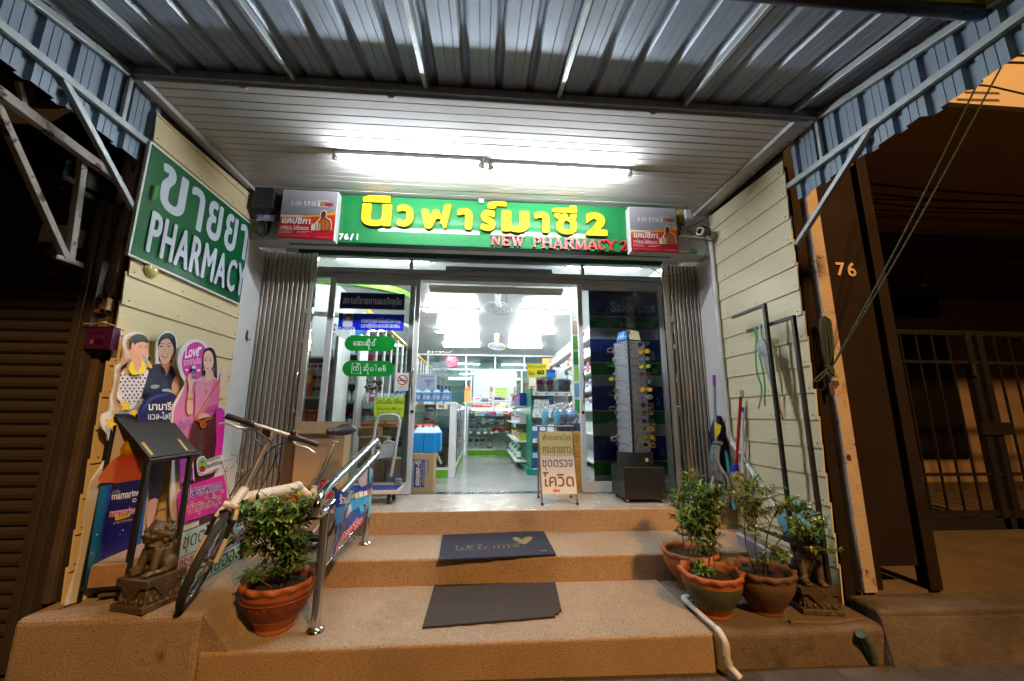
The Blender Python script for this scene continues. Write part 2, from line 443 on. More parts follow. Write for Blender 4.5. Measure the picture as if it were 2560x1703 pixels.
b = MB(m_soffit); b.bar((2.10, 2.15, ZS-.012), (2.10, 3.42, ZS-.012), .10, .012); b.bar((2.055, 2.15, ZS-.02), (2.055, 3.42, ZS-.02), .012, .03); b.build('soffit_trim', sof, local=True)
b = MB(m_soffit); b.bar((-2.075, 2.15, ZS-.012), (-2.075, 3.42, ZS-.012), .06, .012); b.bar((-2.045, 2.15, ZS-.02), (-2.045, 3.42, ZS-.02), .012, .03); b.build('soffit_trim', sof, local=True)
b = MB(m_soffit); b.bar((-2.12, 2.155, ZS-.006), (2.12, 2.155, ZS-.006), .014, .035); b.build('soffit_trim', sof, local=True)
# clips and scuffs along the front edge
b = MB(P('c9c7c2'))
for x in (-1.50, -.62, 1.05): b.box(x, x+.04, 2.150, 2.162, ZS-.035, ZS-.012)
b.build('clip', sof, local=True, kind='stuff')
# interior shell
m_int = M('interior_white', (.44, .45, .45), .22, spec=.6)
m_intw = M('interior_wall', (.74, .78, .76), .6)
m_floor = M('shop_terrazzo', (.33, .33, .31), .16, var=.08, vs=2.5, speck=[((.27, .25, .22), 60, .1), ((.55, .55, .53), 80, .1)])
MB(m_floor).box(-2.12, 2.22, YD+.12, 14, -.1, 0).build('shop_floor', kind='structure')
MB(m_int).box(-2.2, 2.3, 4.2, 14, 2.62, 2.70).build('ceiling', bld)
MB(m_intw).box(-2.3, -2.12, 4.4, 14, 0, 2.62).build('side_wall', bld)
MB(m_intw).box(2.22, 2.4, 4.4, 14, 0, 2.62).build('side_wall', bld)
MB(m_intw).box(-2.3, 2.4, 13.85, 14, 0, 2.62).build('back_wall', bld)
MB(m_brown).box(-2.5, 2.6, 3.6, 14, 3.06, 3.2).build('floor_slab', bld)

# ---------------------------------------------------------------- siding walls
def siding(name, label, X, s, y0, y1, ztop0, ztop1, zb, mat, seams, jag):
    t = thing(name, label, 'wall', (X, y0, zb))
    MB(m_dark).box(X-s*.03, X-s*.14, y0+.03, y1+.1, zb, 3.0).build('backing', t)
    zs = [zb]+[z for z in seams if z > zb+.03]+[None]
    r2 = random.Random(3)
    for i in range(len(zs)-1):
        za = zs[i]; zb0 = zs[i+1]; zt0 = zb0 if zb0 is not None else ztop0; zt1 = zb0 if zb0 is not None else ztop1
        lap = .02 if zb0 is not None else 0
        ya = y0+(r2.uniform(0, .012) if jag else 0)
        za0 = za-.002
        # thick at the foot (proud), thin at the head (tucked under the next board)
        f0, f1, th = s*.009, -s*.003, s*.0085
        pts = [(X+f0, ya, za0), (X+f0, y1, za0), (X+f1, y1, zt1+lap), (X+f1, ya, zt0+lap),
               (X+f0-th, ya, za0), (X+f0-th, y1, za0), (X+f1-th, y1, zt1+lap), (X+f1-th, ya, zt0+lap)]
        fc = [(0, 1, 2, 3), (7, 6, 5, 4), (0, 4, 5, 1), (2, 6, 7, 3), (0, 3, 7, 4), (1, 5, 6, 2)]
        if s < 0: fc = [tuple(reversed(f)) for f in fc]
        MB(mat).add(pts, fc).build('siding_board', t)
    nb = MB(M('nail_head', (.05, .04, .03), .6))
    for z in zs[:-1]:
        for y in (y0+.035, y0+.42, y0+.80, y1-.03):
            a = Vector((X+s*.0075, y+r2.uniform(-.01, .01), z+.028)); nb.cyl(a, a+Vector((s*.0035, 0, 0)), .0042, 6)
    nb.build('nail', t, kind='stuff')
    return t
siding('siding_wall', 'cream board wall on the left carrying the green sign', XL, 1, 2.346, 3.425, 2.66, 2.72, Z2-.0, m_side, [-.025+.1782*i for i in range(16)], True)
siding('siding_wall', 'pale cream board wall on the right behind the black racks', XR, -1, 2.452, 3.425, 2.655, 2.71, Z1-.0, m_side_r, [-.32+.179*i for i in range(17)], True)

# ---------------------------------------------------------------- awning of corrugated sheet
aw = thing('awning', 'blue-grey corrugated steel awning over the steps', 'awning', (0, 2.1, 2.75))
SL = .19
def za(y): return 2.80+SL*(y-2.13)
rib = .197; x = -2.16; xs = []
pr = [(0, 0), (.055, 0), (.056, .004), (.060, .004), (.061, 0), (.108, 0), (.109, .004), (.113, .004), (.114, 0), (.140, 0), (.158, .034), (.176, .034), (.197, 0)]
RX = -2.47
n = 0
while RX+n*rib*4 < 2.25:
    b = MB(m_sheet); pts = []
    for q in range(4):
        for (u, h) in pr[:-1]: pts.append((RX+(n*4+q)*rib+u, h))
    pts.append((RX+(n+1)*4*rib+.004, 0))
    ys = (1.30, 1.7, 2.1, 2.42)
    vs = [(u, y, za(y)+h+(.0015 if n % 2 else 0)) for y in ys for (u, h) in pts]
    w = len(pts)
    b.add(vs, [(r*w+c, r*w+c+1, (r+1)*w+c+1, (r+1)*w+c) for r in range(len(ys)-1) for c in range(w-1)])
    b.build('roof_sheet', aw); n += 1
for x in (-1.86, -1.17, -.385, .45, 1.28, 2.03):
    b = MB(m_steel); b.bar((x, 1.34, za(1.34)-.022), (x, 2.15, za(2.15)-.022), .026, .042); b.build('rafter', aw, bevel=.003)
MB(m_steel).box(-2.25, 2.22, 2.125, 2.15, 2.735, 2.79).build('wall_plate', aw, bevel=.003)
MB(M('gap_flashing', (.11, .11, .12), .7)).box(-2.25, 2.22, 2.44, 2.46, 2.76, 2.95).build('flashing', aw)
MB(m_steel).bar((-2.47, 1.335, za(1.335)-.03), (2.26, 1.335, za(1.335)-.03), .04, .04).build('purlin', aw)
b = MB(m_bluepipe); b.tube([(-2.6, 1.295, 2.585), (2.40, 1.295, 2.575)], .036, 14); b.build('gutter_pipe', aw)
b = MB(m_bluepipe); b.tube([(2.38, 1.295, 2.575), (2.47, 1.295, 2.573)], .041, 14); b.build('pipe_socket', aw)
# green sheet beyond the gutter pipe
gp = MB(m_green_roof); vs = []; pts = []
for q in range(25):
    for (u, h) in pr[:-1]: pts.append((-2.47+q*rib+u, h))
ys = (1.235, .9, .45); w = len(pts)
vs = [(u, y, 2.665+.10*(1.235-y)+h*1.15) for y in ys for (u, h) in pts]
gp.add(vs, [(r*w+c, r*w+c+1, (r+1)*w+c+1, (r+1)*w+c) for r in range(2) for c in range(w-1)])
gp.build('green_roof_sheet', aw)
# side curtains with rails and braces
for s, X, ya, yb in ((-1, XL-.03, .62, 2.40), (1, XR+.03, .62, 2.425)):
    b = MB(m_sheet_v); pts = []
    y = ya
    prc = [(0, 0), (.030, 0), (.031, .003), (.035, .003), (.036, 0), (.070, 0), (.071, .003), (.075, .003), (.076, 0), (.104, 0), (.112, .026), (.150, .026), (.158, 0)]
    while y < yb:
        for (u, h) in prc[:-1]:
            if y+u <= yb: pts.append((y+u, h))
        y += .158
    w = len(pts); r2 = random.Random(5)
    jag = {}
    def zb_(u):
        q = int((u-ya)/.316); jag.setdefault(q, r2.uniform(-.012, .012)); return 2.285+jag[q]
    vs = []
    for u, h in pts: vs.append((X+s*(h-.01), u, zb_(u)))
    for u, h in pts: vs.append((X+s*(h-.01), u, 2.66))
    for u, h in pts: vs.append((X+s*(h-.01), u, za(u)+.0))
    b.add(vs, [(r*w+c, r*w+c+1, (r+1)*w+c+1, (r+1)*w+c) for r in range(2) for c in range(w-1)])
    b.build('side_sheet', aw)
    xi = X-s*.030
    MB(m_steel).bar((xi, .62, za(.62)-.06), (xi, 2.12, za(2.12)-.06), .028, .04).build('rail', aw, bevel=.003)
    MB(m_steel).bar((xi, .62, 2.415), (xi, 2.44, 2.425), .028, .04).build('rail', aw, bevel=.003)
    MB(m_steel).bar((xi+s*.005, 1.83, 2.41), (xi+s*.005, 2.325 if s < 0 else 2.44, 1.975), .03, .032).build('brace', aw, bevel=.003)
    MB(m_steel).bar((xi, 2.14, 2.74), (xi, 2.14, 2.43), .024, .024).build('post', aw, bevel=.003)
# ================================================================ flat print on a surface
class Print:
    """layers of flat colour on a surface; F turns drawing coordinates into points, n faces the viewer"""
    def __init__(s, F, n, rough=.45, coat=0, gain=1): s.gain = gain; s.F = F; s.n = Vector(n).normalized(); s.k = 1; s.mb = MB(); s.rough = rough; s.coat = coat
    def m(s, c): return c if not isinstance(c, str) else P(c, s.rough, coat=s.coat, gain=s.gain)
    def off(s): s.k += 1; return s.n*(.00035*s.k)
    def poly(s, pts, c, sm=0, closed=True):
        if sm: pts = [(p.x, p.y) for p in smooth_path([(x, y, 0) for x, y in pts], sm, True)]
        o = s.off(); s.mb.use(s.m(c), False).sheet([s.F(x, y)+o for x, y in pts], s.n, 0); return s
    def rect(s, x0, y0, x1, y1, c): return s.poly([(x0, y0), (x1, y0), (x1, y1), (x0, y1)], c)
    def ell(s, cx, cy, rx, ry, c, rot=0, n=20):
        a = rad(rot); return s.poly([(cx+rx*math.cos(t)*math.cos(a)-ry*math.sin(t)*math.sin(a), cy+rx*math.cos(t)*math.sin(a)+ry*math.sin(t)*math.cos(a)) for t in (2*math.pi*i/n for i in range(n))], c)
    def line(s, pts, w, c, sm=0):
        if sm: pts = [(p.x, p.y) for p in smooth_path([(x, y, 0) for x, y in pts], sm)]
        o = s.off(); s.mb.use(s.m(c), False)
        for (ax, ay), (bx, by) in zip(pts[:-1], pts[1:]):
            dx, dy = bx-ax, by-ay; L = math.hypot(dx, dy) or 1e-6; px, py = -dy/L*w/2, dx/L*w/2; ex, ey = dx/L*w*.3, dy/L*w*.3
            s.mb.sheet([s.F(*q)+o for q in ((ax+px-ex, ay+py-ey), (bx+px+ex, by+py+ey), (bx-px+ex, by-py+ey), (ax-px-ex, ay-py-ey))], s.n, 0)
        return s
    def txt(s, t, x0, y0, x1, y1, c, bold=0, slope=0, depth=0, fit=None, lean=0, fat=0):
        if fat:
            for fx, fy in ((-fat, 0), (fat, 0), (0, -fat), (0, fat)): s.txt(t, x0+fx, y0+fy*1.4, x1+fx, y1+fy*1.4, c, bold, slope, depth, fit, lean)
        """lettering in the drawing box; slope: fall of the base line over the width; lean: shift of the head"""
        A = s.F(x0, y1); B = s.F(x1, y1+slope); D = s.F(x0+lean, y0)
        o = s.off(); text(s.mb, t, A+o, B-A, D-A, s.m(c), bold, depth, fit, lift=0); return s
    def build(s, name, parent, **k): return s.mb.build(name, parent, **k)

# ================================================================ fluorescent tubes
m_tube = EM('tube_glow', (.86, .93, 1.0), TUBE)
m_tube_in = EM('tube_glow_inside', (.88, .96, 1.0), TUBE_IN)
m_batten = M('batten_white', (.7, .7, .69), .4)
def tube_light(name, label, x0, x1, y, z, mt, group, along='x', r=.0135):
    t = thing(name, label, 'light', ((x0+x1)/2, y, z), group)
    b = MB(m_batten).box(x0, x1, y-.02, y+.02, z+.022, z+.055); b.build('housing', t, bevel=.004)
    b = MB(mt).cyl((x0+.035, y, z), (x1-.035, y, z), r, 12); b.build('tube', t)
    for a, c in ((x0, x0+.03), (x1-.03, x1)):
        b = MB(m_batten).box(a, c, y-.017, y+.017, z-.018, z+.024); b.build('lamp_holder', t, bevel=.004)
        q = x0+.035 if a == x0 else x1-.035
        b = MB(M('tube_cap', (.5, .5, .5), .3, .8)).cyl((q-.012, y, z), (q+.012, y, z), r+.001, 12); b.build('tube_cap', t)
    return t
tube_light('fluorescent_light', 'lit fluorescent tube on the porch ceiling over the first half of the yellow letters', -1.165, -.022, 2.745, ZS-.056, m_tube, 'porch tubes')
tube_light('fluorescent_light', 'lit fluorescent tube on the porch ceiling, the one toward the security camera', .012, 1.17, 2.765, ZS-.056, m_tube, 'porch tubes')

# ================================================================ shop sign
YS = 3.33
S_ = lambda x, y: onY(x, y, YS)
sg = thing('shop_sign', 'long green sign board with raised yellow Thai letters above the entrance', 'sign', (0, 3.38, 2.27))
m_green = M('sign_green', '06602d', .6, spec=.2, coat=.55)
m_green.node_tree.nodes['Principled BSDF'].inputs['Coat Roughness'].default_value = .015
m_greendk = M('sign_green_edge', '063f1e', .4)
b = MB(m_greendk).box(-1.745, 1.775, YS+.004, 3.42, 2.262, 2.722); b.build('board', sg, bevel=.003)
b = MB(m_green).box(-1.745, 1.775, YS, YS+.006, 2.268, 2.722); b.build('face', sg)
m_yel = M('letter_yellow', 'cfae00', .6, spec=.2); m_yels = M('letter_yellow_side', 'a88400', .45)
m_red = M('letter_red', 'a80c18', .4); m_reds = M('letter_dark_red', '70060c', .5)
def letter(s, x0, y0, x1, y1, m, ms, bold, d, name='letter', F=S_, parent=None, lift=0.0, fat=0):
    """one raised letter; box in photo pixels"""
    A = F(x0, y1); B = F(x1, y1+(x1-x0)*.04); D = F(x0, y0)
    U = B-A; V = D-A; V.x = 0
    q, fs, eg, asp = glyphs(s, bold, 5); nn = Vector((0, -1, 0))
    A = A+nn*lift
    b = MB(m); k = len(q)
    for j_, (su, sv) in enumerate(((0, 0),)+(((-fat, 0), (fat, 0), (0, -fat), (0, fat)) if fat else ())):
        o_ = U.normalized()*su+V.normalized()*sv; dd = d+.0004*j_
        top = [A+o_+U*a+V*c+nn*dd for a, c in q]; bot = [A+o_+U*a+V*c for a, c in q]
        b.use(m).add(top, fs); b.use(ms).add(top+bot, [(i, k+i, k+j, j) for i, j in eg])
    return b.build(name, parent or sg)
k4 = crop(600, 400, 3.137); k5 = crop(1200, 400, 3.137)
def L4(s, x0, y0, x1, y1, k=k4, **kw):
    a = k(x0, y0); c = k(x1, y1); ft = kw.get('fat', .008); e = ft*310; return letter(s, a[0]+e, a[1]+e, c[0]-e, c[1]-e, m_yel, m_yels, kw.get('bold', .03), .032, fat=ft)
L4('น', 955, 352, 1188, 528, bold=.022, fat=.007); L4('\u0e34', 972, 289, 1184, 343, bold=.02, fat=.004)
L4('ว', 1228, 362, 1362, 534); L4('ฟ', 1418, 352, 1655, 550, bold=.015, fat=.010); L4('า', 1703, 390, 1820, 556)
L4('ร', 0, 402, 120, 568, k5); L4('\u0e4c', 57, 337, 206, 396, k5, bold=.012, fat=.004); L4('ม', 168, 407, 383, 575, k5); L4('า', 425, 417, 543, 582, k5)
L4('ซ', 582, 430, 758, 592, k5, bold=.012, fat=.006); L4('\u0e35', 562, 367, 756, 422, k5, bold=.02, fat=.004)
L4('2', 827, 422, 992, 603, k5, bold=.045, fat=.005)
# red slab-serif capitals from strokes
SER = {
 'N': [((.16, 0), (.16, 1), .17), ((.16, 1), (.84, 0), .2), ((.84, 0), (.84, 1), .13), ('s', .16, 0), ('s', .1, 1), ('s', .84, 1)],
 'E': [((.2, 0), (.2, 1), .22), ((.1, .94), (.92, .94), .12), ((.2, .5), (.7, .5), .12), ((.1, .06), (.95, .06), .12), ((.9, .72), (.9, 1), .1), ((.92, 0), (.92, .3), .1), ((.68, .36), (.68, .64), .09)],
 'W': [((.1, 1), (.3, 0), .17), ((.3, 0), (.5, .9), .11), ((.5, .9), (.7, 0), .17), ((.7, 0), (.92, 1), .11), ('s', .1, 1), ('s', .5, 1), ('s', .9, 1)],
 'P': [((.2, 0), (.2, 1), .22), ((.1, .94), (.65, .94), .12), ((.65, .94), (.85, .84), .16), ((.83, .88), (.83, .58), .2), ((.85, .62), (.65, .48), .16), ((.2, .47), (.68, .47), .12), ('s', .2, 0)],
 'H': [((.18, 0), (.18, 1), .2), ((.82, 0), (.82, 1), .2), ((.18, .5), (.82, .5), .12), ('s', .18, 0), ('s', .18, 1), ('s', .82, 0), ('s', .82, 1)],
 'A': [((.12, 0), (.5, 1), .12), ((.46, 1), (.86, 0), .22), ((.25, .32), (.72, .32), .11), ('s', .14, 0), ('s', .86, 0)],
 'R': [((.2, 0), (.2, 1), .2), ((.1, .94), (.62, .94), .12), ((.62, .94), (.78, .84), .16), ((.76, .88), (.76, .62), .18), ((.78, .64), (.6, .5), .16), ((.2, .5), (.65, .5), .12), ((.5, .48), (.86, .05), .2), ('s', .2, 0), ('s', .88, 0)],
 'M': [((.12, 0), (.12, 1), .12), ((.12, 1), (.48, .1), .18), ((.48, .1), (.84, 1), .11), ((.86, 0), (.86, 1), .19), ('s', .12, 0), ('s', .1, 1), ('s', .86, 0), ('s', .88, 1)],
 'C': [((.85, .7), (.6, .95), .14), ((.62, .94), (.36, .92), .13), ((.38, .93), (.17, .7), .2), ((.18, .74), (.18, .28), .22), ((.17, .32), (.38, .07), .2), ((.36, .07), (.64, .06), .13), ((.62, .07), (.88, .28), .14), ((.86, .66), (.86, 1), .1)],
 'Y': [((.1, 1), (.5, .42), .2), ((.5, .42), (.9, 1), .12), ((.5, 0), (.5, .46), .2), ('s', .5, 0), ('s', .12, 1), ('s', .88, 1)],
 '2': [((.14, .7), (.3, .92), .16), ((.28, .93), (.6, .95), .13), ((.6, .95), (.8, .75), .19), ((.8, .78), (.66, .48), .18), ((.68, .5), (.16, .1), .15), ((.12, .07), (.88, .07), .15), ((.88, .04), (.9, .3), .1)],
}
def serif_letter(ch, x0, y0, x1, y1, k, d=.02):
    a = k(x0, y0); c = k(x1, y1)
    A = S_(a[0], c[1]); U = S_(c[0], c[1])-A; V = S_(a[0], a[1])-A; V.x = 0; U.z *= .6
    w, h = U.length, V.length; un, vn = U.normalized(), V.normalized(); nn = Vector((0, -1, 0))
    b = MB(m_red)
    for q in SER[ch]:
        if q[0] == 's': p, e, t = (q[1]-.17, .045 if q[2] == 0 else .955), (q[1]+.17, .045 if q[2] == 0 else .955), .09
        else: p, e, t = q
        Pa = A+U*p[0]+V*p[1]; Pb = A+U*e[0]+V*e[1]; dd = (Pb-Pa); L = dd.length; dd /= L
        sd = nn.cross(dd).normalized(); half = t*min(w, h)*.55
        j = len(b.v)*1e-6
        fr = [Pa+sd*half, Pb+sd*half, Pb-sd*half, Pa-sd*half]
        b.use(m_red).add([p_+nn*(d+j) for p_ in fr], [(0, 1, 2, 3)] if (fr[1]-fr[0]).cross(fr[2]-fr[0]).dot(nn) > 0 else [(3, 2, 1, 0)])
        b.use(m_reds).add([p_+nn*(d+j) for p_ in fr]+fr, [(i, 4+i, 4+(i+1) % 4, (i+1) % 4) for i in range(4)])
    b.build('letter', sg)
for ch, x0, y0, x1, y1 in (('N', 85, 595, 158, 672), ('E', 168, 598, 240, 677), ('W', 245, 602, 343, 682), ('P', 412, 612, 478, 690), ('H', 482, 615, 566, 694), ('A', 570, 618, 650, 700), ('R', 655, 622, 740, 704), ('M', 745, 625, 833, 708), ('A', 835, 628, 924, 708), ('C', 918, 629, 984, 710), ('Y', 986, 632, 1064, 712), ('2', 1088, 640, 1154, 717)):
    serif_letter(ch, x0, y0, x1, y1, k5)
m_wl = M('letter_white', 'e8e8e4', .4); m_wls = M('letter_white_side', '8f918c', .5)
for ch, x0, y0, x1, y1 in (('7', 778, 580, 813, 628), ('6', 818, 580, 852, 629), ('/', 864, 582, 890, 632), ('1', 905, 583, 928, 630)):
    a = k4(x0, y0); c = k4(x1, y1); letter(ch, a[0]+(4 if ch == '1' else 0), a[1], c[0]-(1 if ch == '1' else 0), c[1], m_wl, m_wls, .03 if ch != '1' else 0, .012, 'house_number')
b = MB(m_alu); q = S_(*k5(15, 325)); b.box(q.x-.03, q.x+.02, YS-.03, YS, q.z-.03, q.z+.01); b.build('bracket', sg, bevel=.003)

# ================================================================ advertising boxes at both ends of the sign
def light_box(label, px, x_text):
    """px: four corners of the face in photo pixels (tl, tr, br, bl)"""
    YB = 3.25
    c = [onY(*p, YB) for p in px]
    x0 = (c[0].x+c[3].x)/2; x1 = (c[1].x+c[2].x)/2; zt = (c[0].z+c[1].z)/2; zb = (c[2].z+c[3].z)/2
    t = thing('advertising_box', label, 'sign', ((x0+x1)/2, YB+.04, zb), 'red and grey advertising boxes beside the green sign')
    MB(P('d8d8d6', gain=.6)).box(x0, x1, YB, YS+.001, zb, zt).build('case', t, bevel=.004)
    F = lambda u, v: Vector((x0+.006+(x1-x0-.012)*u, YB, zt-.006-(zt-zb-.012)*v))
    p = Print(F, (0, -1, 0), .3, gain=.5)
    for i in range(10): p.rect(0, .052*i, 1, .052*(i+1)+.001, '%02x%02x%02x' % tuple(int(v) for v in (190-5*i, 184-5*i, 188-5*i)))
    p.poly([(0, .56), (.3, .55), (.7, .5), (1, .42), (1, 1), (0, 1)], 'f0a818')
    p.poly([(0, .585), (.3, .575), (.7, .53), (1, .47), (1, 1), (0, 1)], 'e0541c')
    for i in range(6): p.poly([(0, .60+.03*i+.1), (.5, .58+.05*i), (1, .49+.06*i), (1, 1), (0, 1)], ['d8401e', 'd4321f', 'd02820', 'cc2022', 'c81a26', 'c4162a'][i])
    p.rect(.1, .20, .96, .345, 'b9b4b9'); p.rect(.105, .208, .955, .337, 'a39da3')
    for x, w in ((.16, .05), (.24, .12), (.40, .05), (.47, .04), (.54, .09)): p.rect(x, .225, x+w, .32, 'cfccd2')
    for x in (.42, .5): p.ell(x, .25, .02, .025, 'eceaf0')
    p.rect(.66, .225, .70, .32, 'e8e6ea'); p.poly([(.70, .24), (.94, .255), (.94, .30), (.70, .315)], 'c87a3a'); p.poly([(.80, .245), (.94, .255), (.94, .30), (.80, .31)], 'b01e1c')
    p.rect(.645, .20, .85, .215, 'dcdade'); p.rect(.645, .325, .85, .338, 'dcdade')
    # bare-backed figure and bottles
    p.poly([(.62, .82), (.66, .66), (.72, .58), (.73, .46), (.78, .40), (.84, .44), (.84, .54), (.93, .60), (.955, .72), (.93, .82)], 'f4ddcb', 3)
    p.poly([(.64, .82), (.675, .67), (.73, .60), (.74, .47), (.78, .42), (.83, .46), (.83, .55), (.915, .61), (.94, .72), (.92, .82)], '9a4a22', 3)
    p.poly([(.74, .52), (.76, .43), (.8, .43), (.82, .5), (.8, .56)], '5d2813', 3)
    p.poly([(.77, .62), (.88, .63), (.9, .78), (.80, .82)], 'b5642f', 3)
    p.line([(.83, .62), (.84, .8)], .012, '7a3517')
    for i, x in enumerate((.585, .625, .675, .72)): p.rect(x, .70-.015*(i > 1), x+.032, .83, ['e8d6b0', 'dfe2ea', 'e6c690', 'caa77a'][i]); p.rect(x+.006, .675-.015*(i > 1), x+.026, .70, ['c89a50', '8fb2da', 'f0efe8', 'b98c4c'][i])
    p.txt('แคปซิกา', .05, .575, .56, .71, 'f4f2ee', .03, lean=.01)
    p.txt('ทาที่ปวด..ไม่ต้องนวด', .04, .74, .54, .835, 'f6f0ee', .012)
    for y in (.865, .895):
        p.rect(.045, y, .26, y+.008, 'eec6c4'); p.rect(.36, y, .62-.1*(y > .88), y+.008, 'eec6c4')
        p.ell(.035, y+.004, .005, .006, 'ffffff'); p.ell(.35, y+.004, .005, .006, 'ffffff')
    p.rect(.04, .955, .57, .961, 'e8b4b4'); p.rect(.66, .965, .94, .972, 'e8b4b4')
    p.ell(.90, .07, .016, .02, 'd8d6d9'); p.ell(.90, .07, .009, .011, 'a8a4a9')
    p.build('advert_print', t)
    return t
light_box('red and grey advertising box beside the black electric meter', [(707, 473), (846, 480), (836, 602), (695, 597)], 0)
light_box('red and grey advertising box beside the security camera', [(1572, 517), (1690, 521), (1697, 633), (1576, 631)], 0)

# ================================================================ folding gates of metal slats, pushed aside
m_gate = M('gate_aluminium', (.50, .445, .375), .38, .5, var=.3, vs=4, stretch=(1, 1, .25), stain=[((.16, .135, .11), 3.5, .6, .15)])
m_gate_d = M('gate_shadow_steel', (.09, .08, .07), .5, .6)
def folding_gate(label, x0, x1, y, inner, n):
    """inner: side of the leading stile (+1 right, -1 left)"""
    t = thing('folding_gate', label, 'gate', ((x0+x1)/2, y, 0), 'folded shutter gates either side of the entrance')
    r2 = random.Random(4 if inner > 0 else 9)
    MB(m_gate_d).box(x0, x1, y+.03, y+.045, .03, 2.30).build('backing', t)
    p = (x1-x0)/n
    for i in range(n):
        xa = x0+i*p; dy = (.012 if i % 2 else 0)+r2.uniform(-.002, .002)
        pts = [(xa+.001, y+dy+.004), (xa+p*.14, y+dy-.002), (xa+p*.45, y+dy+.001), (xa+p*.80, y+dy-.001), (xa+p*.96, y+dy+.006)]
        vs = [(a, c, z) for z in (.035, 2.305) for a, c in pts]+[(a, c+.004, z) for z in (.035, 2.305) for a, c in reversed(pts)]
        b = MB(m_gate).use(m_gate, True); b.add([(a, c, z) for z in (.035, 2.305) for a, c in pts], [(j, j+1, 6+j, 5+j) for j in range(4)])
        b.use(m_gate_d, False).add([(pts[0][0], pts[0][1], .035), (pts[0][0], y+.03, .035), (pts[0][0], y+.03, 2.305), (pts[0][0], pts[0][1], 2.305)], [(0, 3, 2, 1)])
        b.build('gate_slat', t)
    xs = x1 if inner > 0 else x0
    MB(m_gate).box(xs-.002*inner, xs+.032*inner, y-.012, y+.03, .03, 2.305).build('stile', t, bevel=.003)
    MB(m_chrome).box(xs+.034*inner, xs+.046*inner, y-.006, y+.024, .03, 2.31).build('edge_strip', t, bevel=.002)
    MB(m_gate_d).box(x0, x1, y-.008, y+.03, .0, .034).build('bottom_rail', t, bevel=.003)
    b = MB(m_chrome); xx = xs-.02*inner
    b.tube([(xx, y-.02, .78), (xx, y-.035, .80), (xx, y-.035, 1.12), (xx, y-.02, 1.14)], .007, 8)
    for z in (.80, .86, 1.10, 1.16): b.ball((xx, y-.022, z), .013, 8)
    b.build('latch_bar', t)
    b = MB(m_gate)
    for z in (1.42, 1.70): b.box(xx-.012, xx+.016, y-.02, y-.002, z, z+.05)
    b.box(xs+.004*inner, xs+.05*inner, y-.03, y-.012, .03, 1.62); b.build('lock_plate', t, bevel=.002)
    return t
folding_gate('folded metal slat gate beside the green pharmacy sign', -2.10, -1.66, 3.70, 1, 20)
folding_gate('folded metal slat gate beside the spectacles stand', 1.865, 2.20, 3.70, -1, 17)

# ================================================================ glass shopfront
fr = thing('door_frame', 'grey aluminium shopfront frame with transom over the sliding doors', 'frame', (.1, YD, 0))
y0, y1 = YD-.03, YD+.05
def fbar(x0, x1, z0, z1, ya=y0, yb=y1, m=m_alu, n='frame_bar'): MB(m).box(x0, x1, ya, yb, z0, z1).build(n, fr, bevel=.003)
fbar(-2.0, 2.1, 2.44, 2.475); fbar(-2.0, 2.1, 2.262, 2.318); fbar(-2.0, 2.1, 2.205, 2.260, YD-.015, YD+.09)
for x in (-.797, 1.095): fbar(x-.017, x+.017, 2.318, 2.44)
for x in (-1.99, 2.06): fbar(x-.03, x+.03, 0, 2.44)
for x0_, x1_ in ((-1.96, -.814), (-.78, 1.078), (1.112, 2.03)):
    MB(m_glass).box(x0_, x1_, YD+.005, YD+.010, 2.318, 2.44).build('transom_pane', fr)
MB(M('air_curtain_grey', (.10, .105, .11), .5)).box(-.45, .78, YD+.12, YD+.22, 2.335, 2.43).build('roller_cover', fr, bevel=.01)
b = MB(P('b8b6a8'))
for i in range(4): b.box(-.62, .90, YD+.13+i*.028, YD+.15+i*.028, 2.165-.006*i, 2.200)
b.build('vent_slat', fr)
MB(m_chrome).box(-1.9, 2.0, YD-.02, YD+.06, .001, .006).build('floor_track', fr)
# fixed side light left of the sliding door
MB(m_glass).box(-1.96, -1.645, YD+.045, YD+.050, .09, 2.205).build('side_pane', fr)
fbar(-1.96, -1.645, .005, .09, YD+.03, YD+.07, m_alu_w)

def sliding_door(label, x0, x1, y, wl, wr, hx, inner):
    t = thing('sliding_door', label, 'door', ((x0+x1)/2, y, .006), 'sliding glass shop doors')
    z0, z1 = .008, 2.203
    MB(m_alu_w).box(x0, x0+wl, y-.02, y+.02, z0, z1).build('stile', t, bevel=.003)
    MB(m_alu_w).box(x1-wr, x1, y-.02, y+.02, z0, z1).build('stile', t, bevel=.003)
    MB(m_alu_w).box(x0+wl, x1-wr, y-.0195, y+.0195, z0, .112).build('bottom_rail', t, bevel=.003)
    MB(m_alu).box(x0+wl, x1-wr, y-.0195, y+.0195, 2.135, z1).build('top_rail', t, bevel=.003)
    MB(m_glass).box(x0+wl, x1-wr, y-.003, y+.003, .112, 2.135).build('pane', t)
    b = MB(m_chrome); s = inner
    path = smooth_path([(hx, y-.022, 1.235), (hx-.004*s, y-.05, 1.225), (hx-.018*s, y-.062, 1.12), (hx-.006*s, y-.062, 1.02), (hx-.006*s, y-.05, .925), (hx, y-.022, .915)], 4)
    b.tube(path, .008, 8); b.build('handle', t)
    MB(m_chrome).cyl((hx, y-.020, .80), (hx, y-.026, .80), .016, 14).build('lock', t)
    return t
dl = sliding_door('sliding glass door covered in Thai and Burmese shop notices', -1.625, -.685, YD-.02, .06, .045, -.707, 1)
dr = sliding_door('sliding glass door behind the spectacles stand', 1.025, 2.03, YD-.02, .05, .09, 1.048, -1)
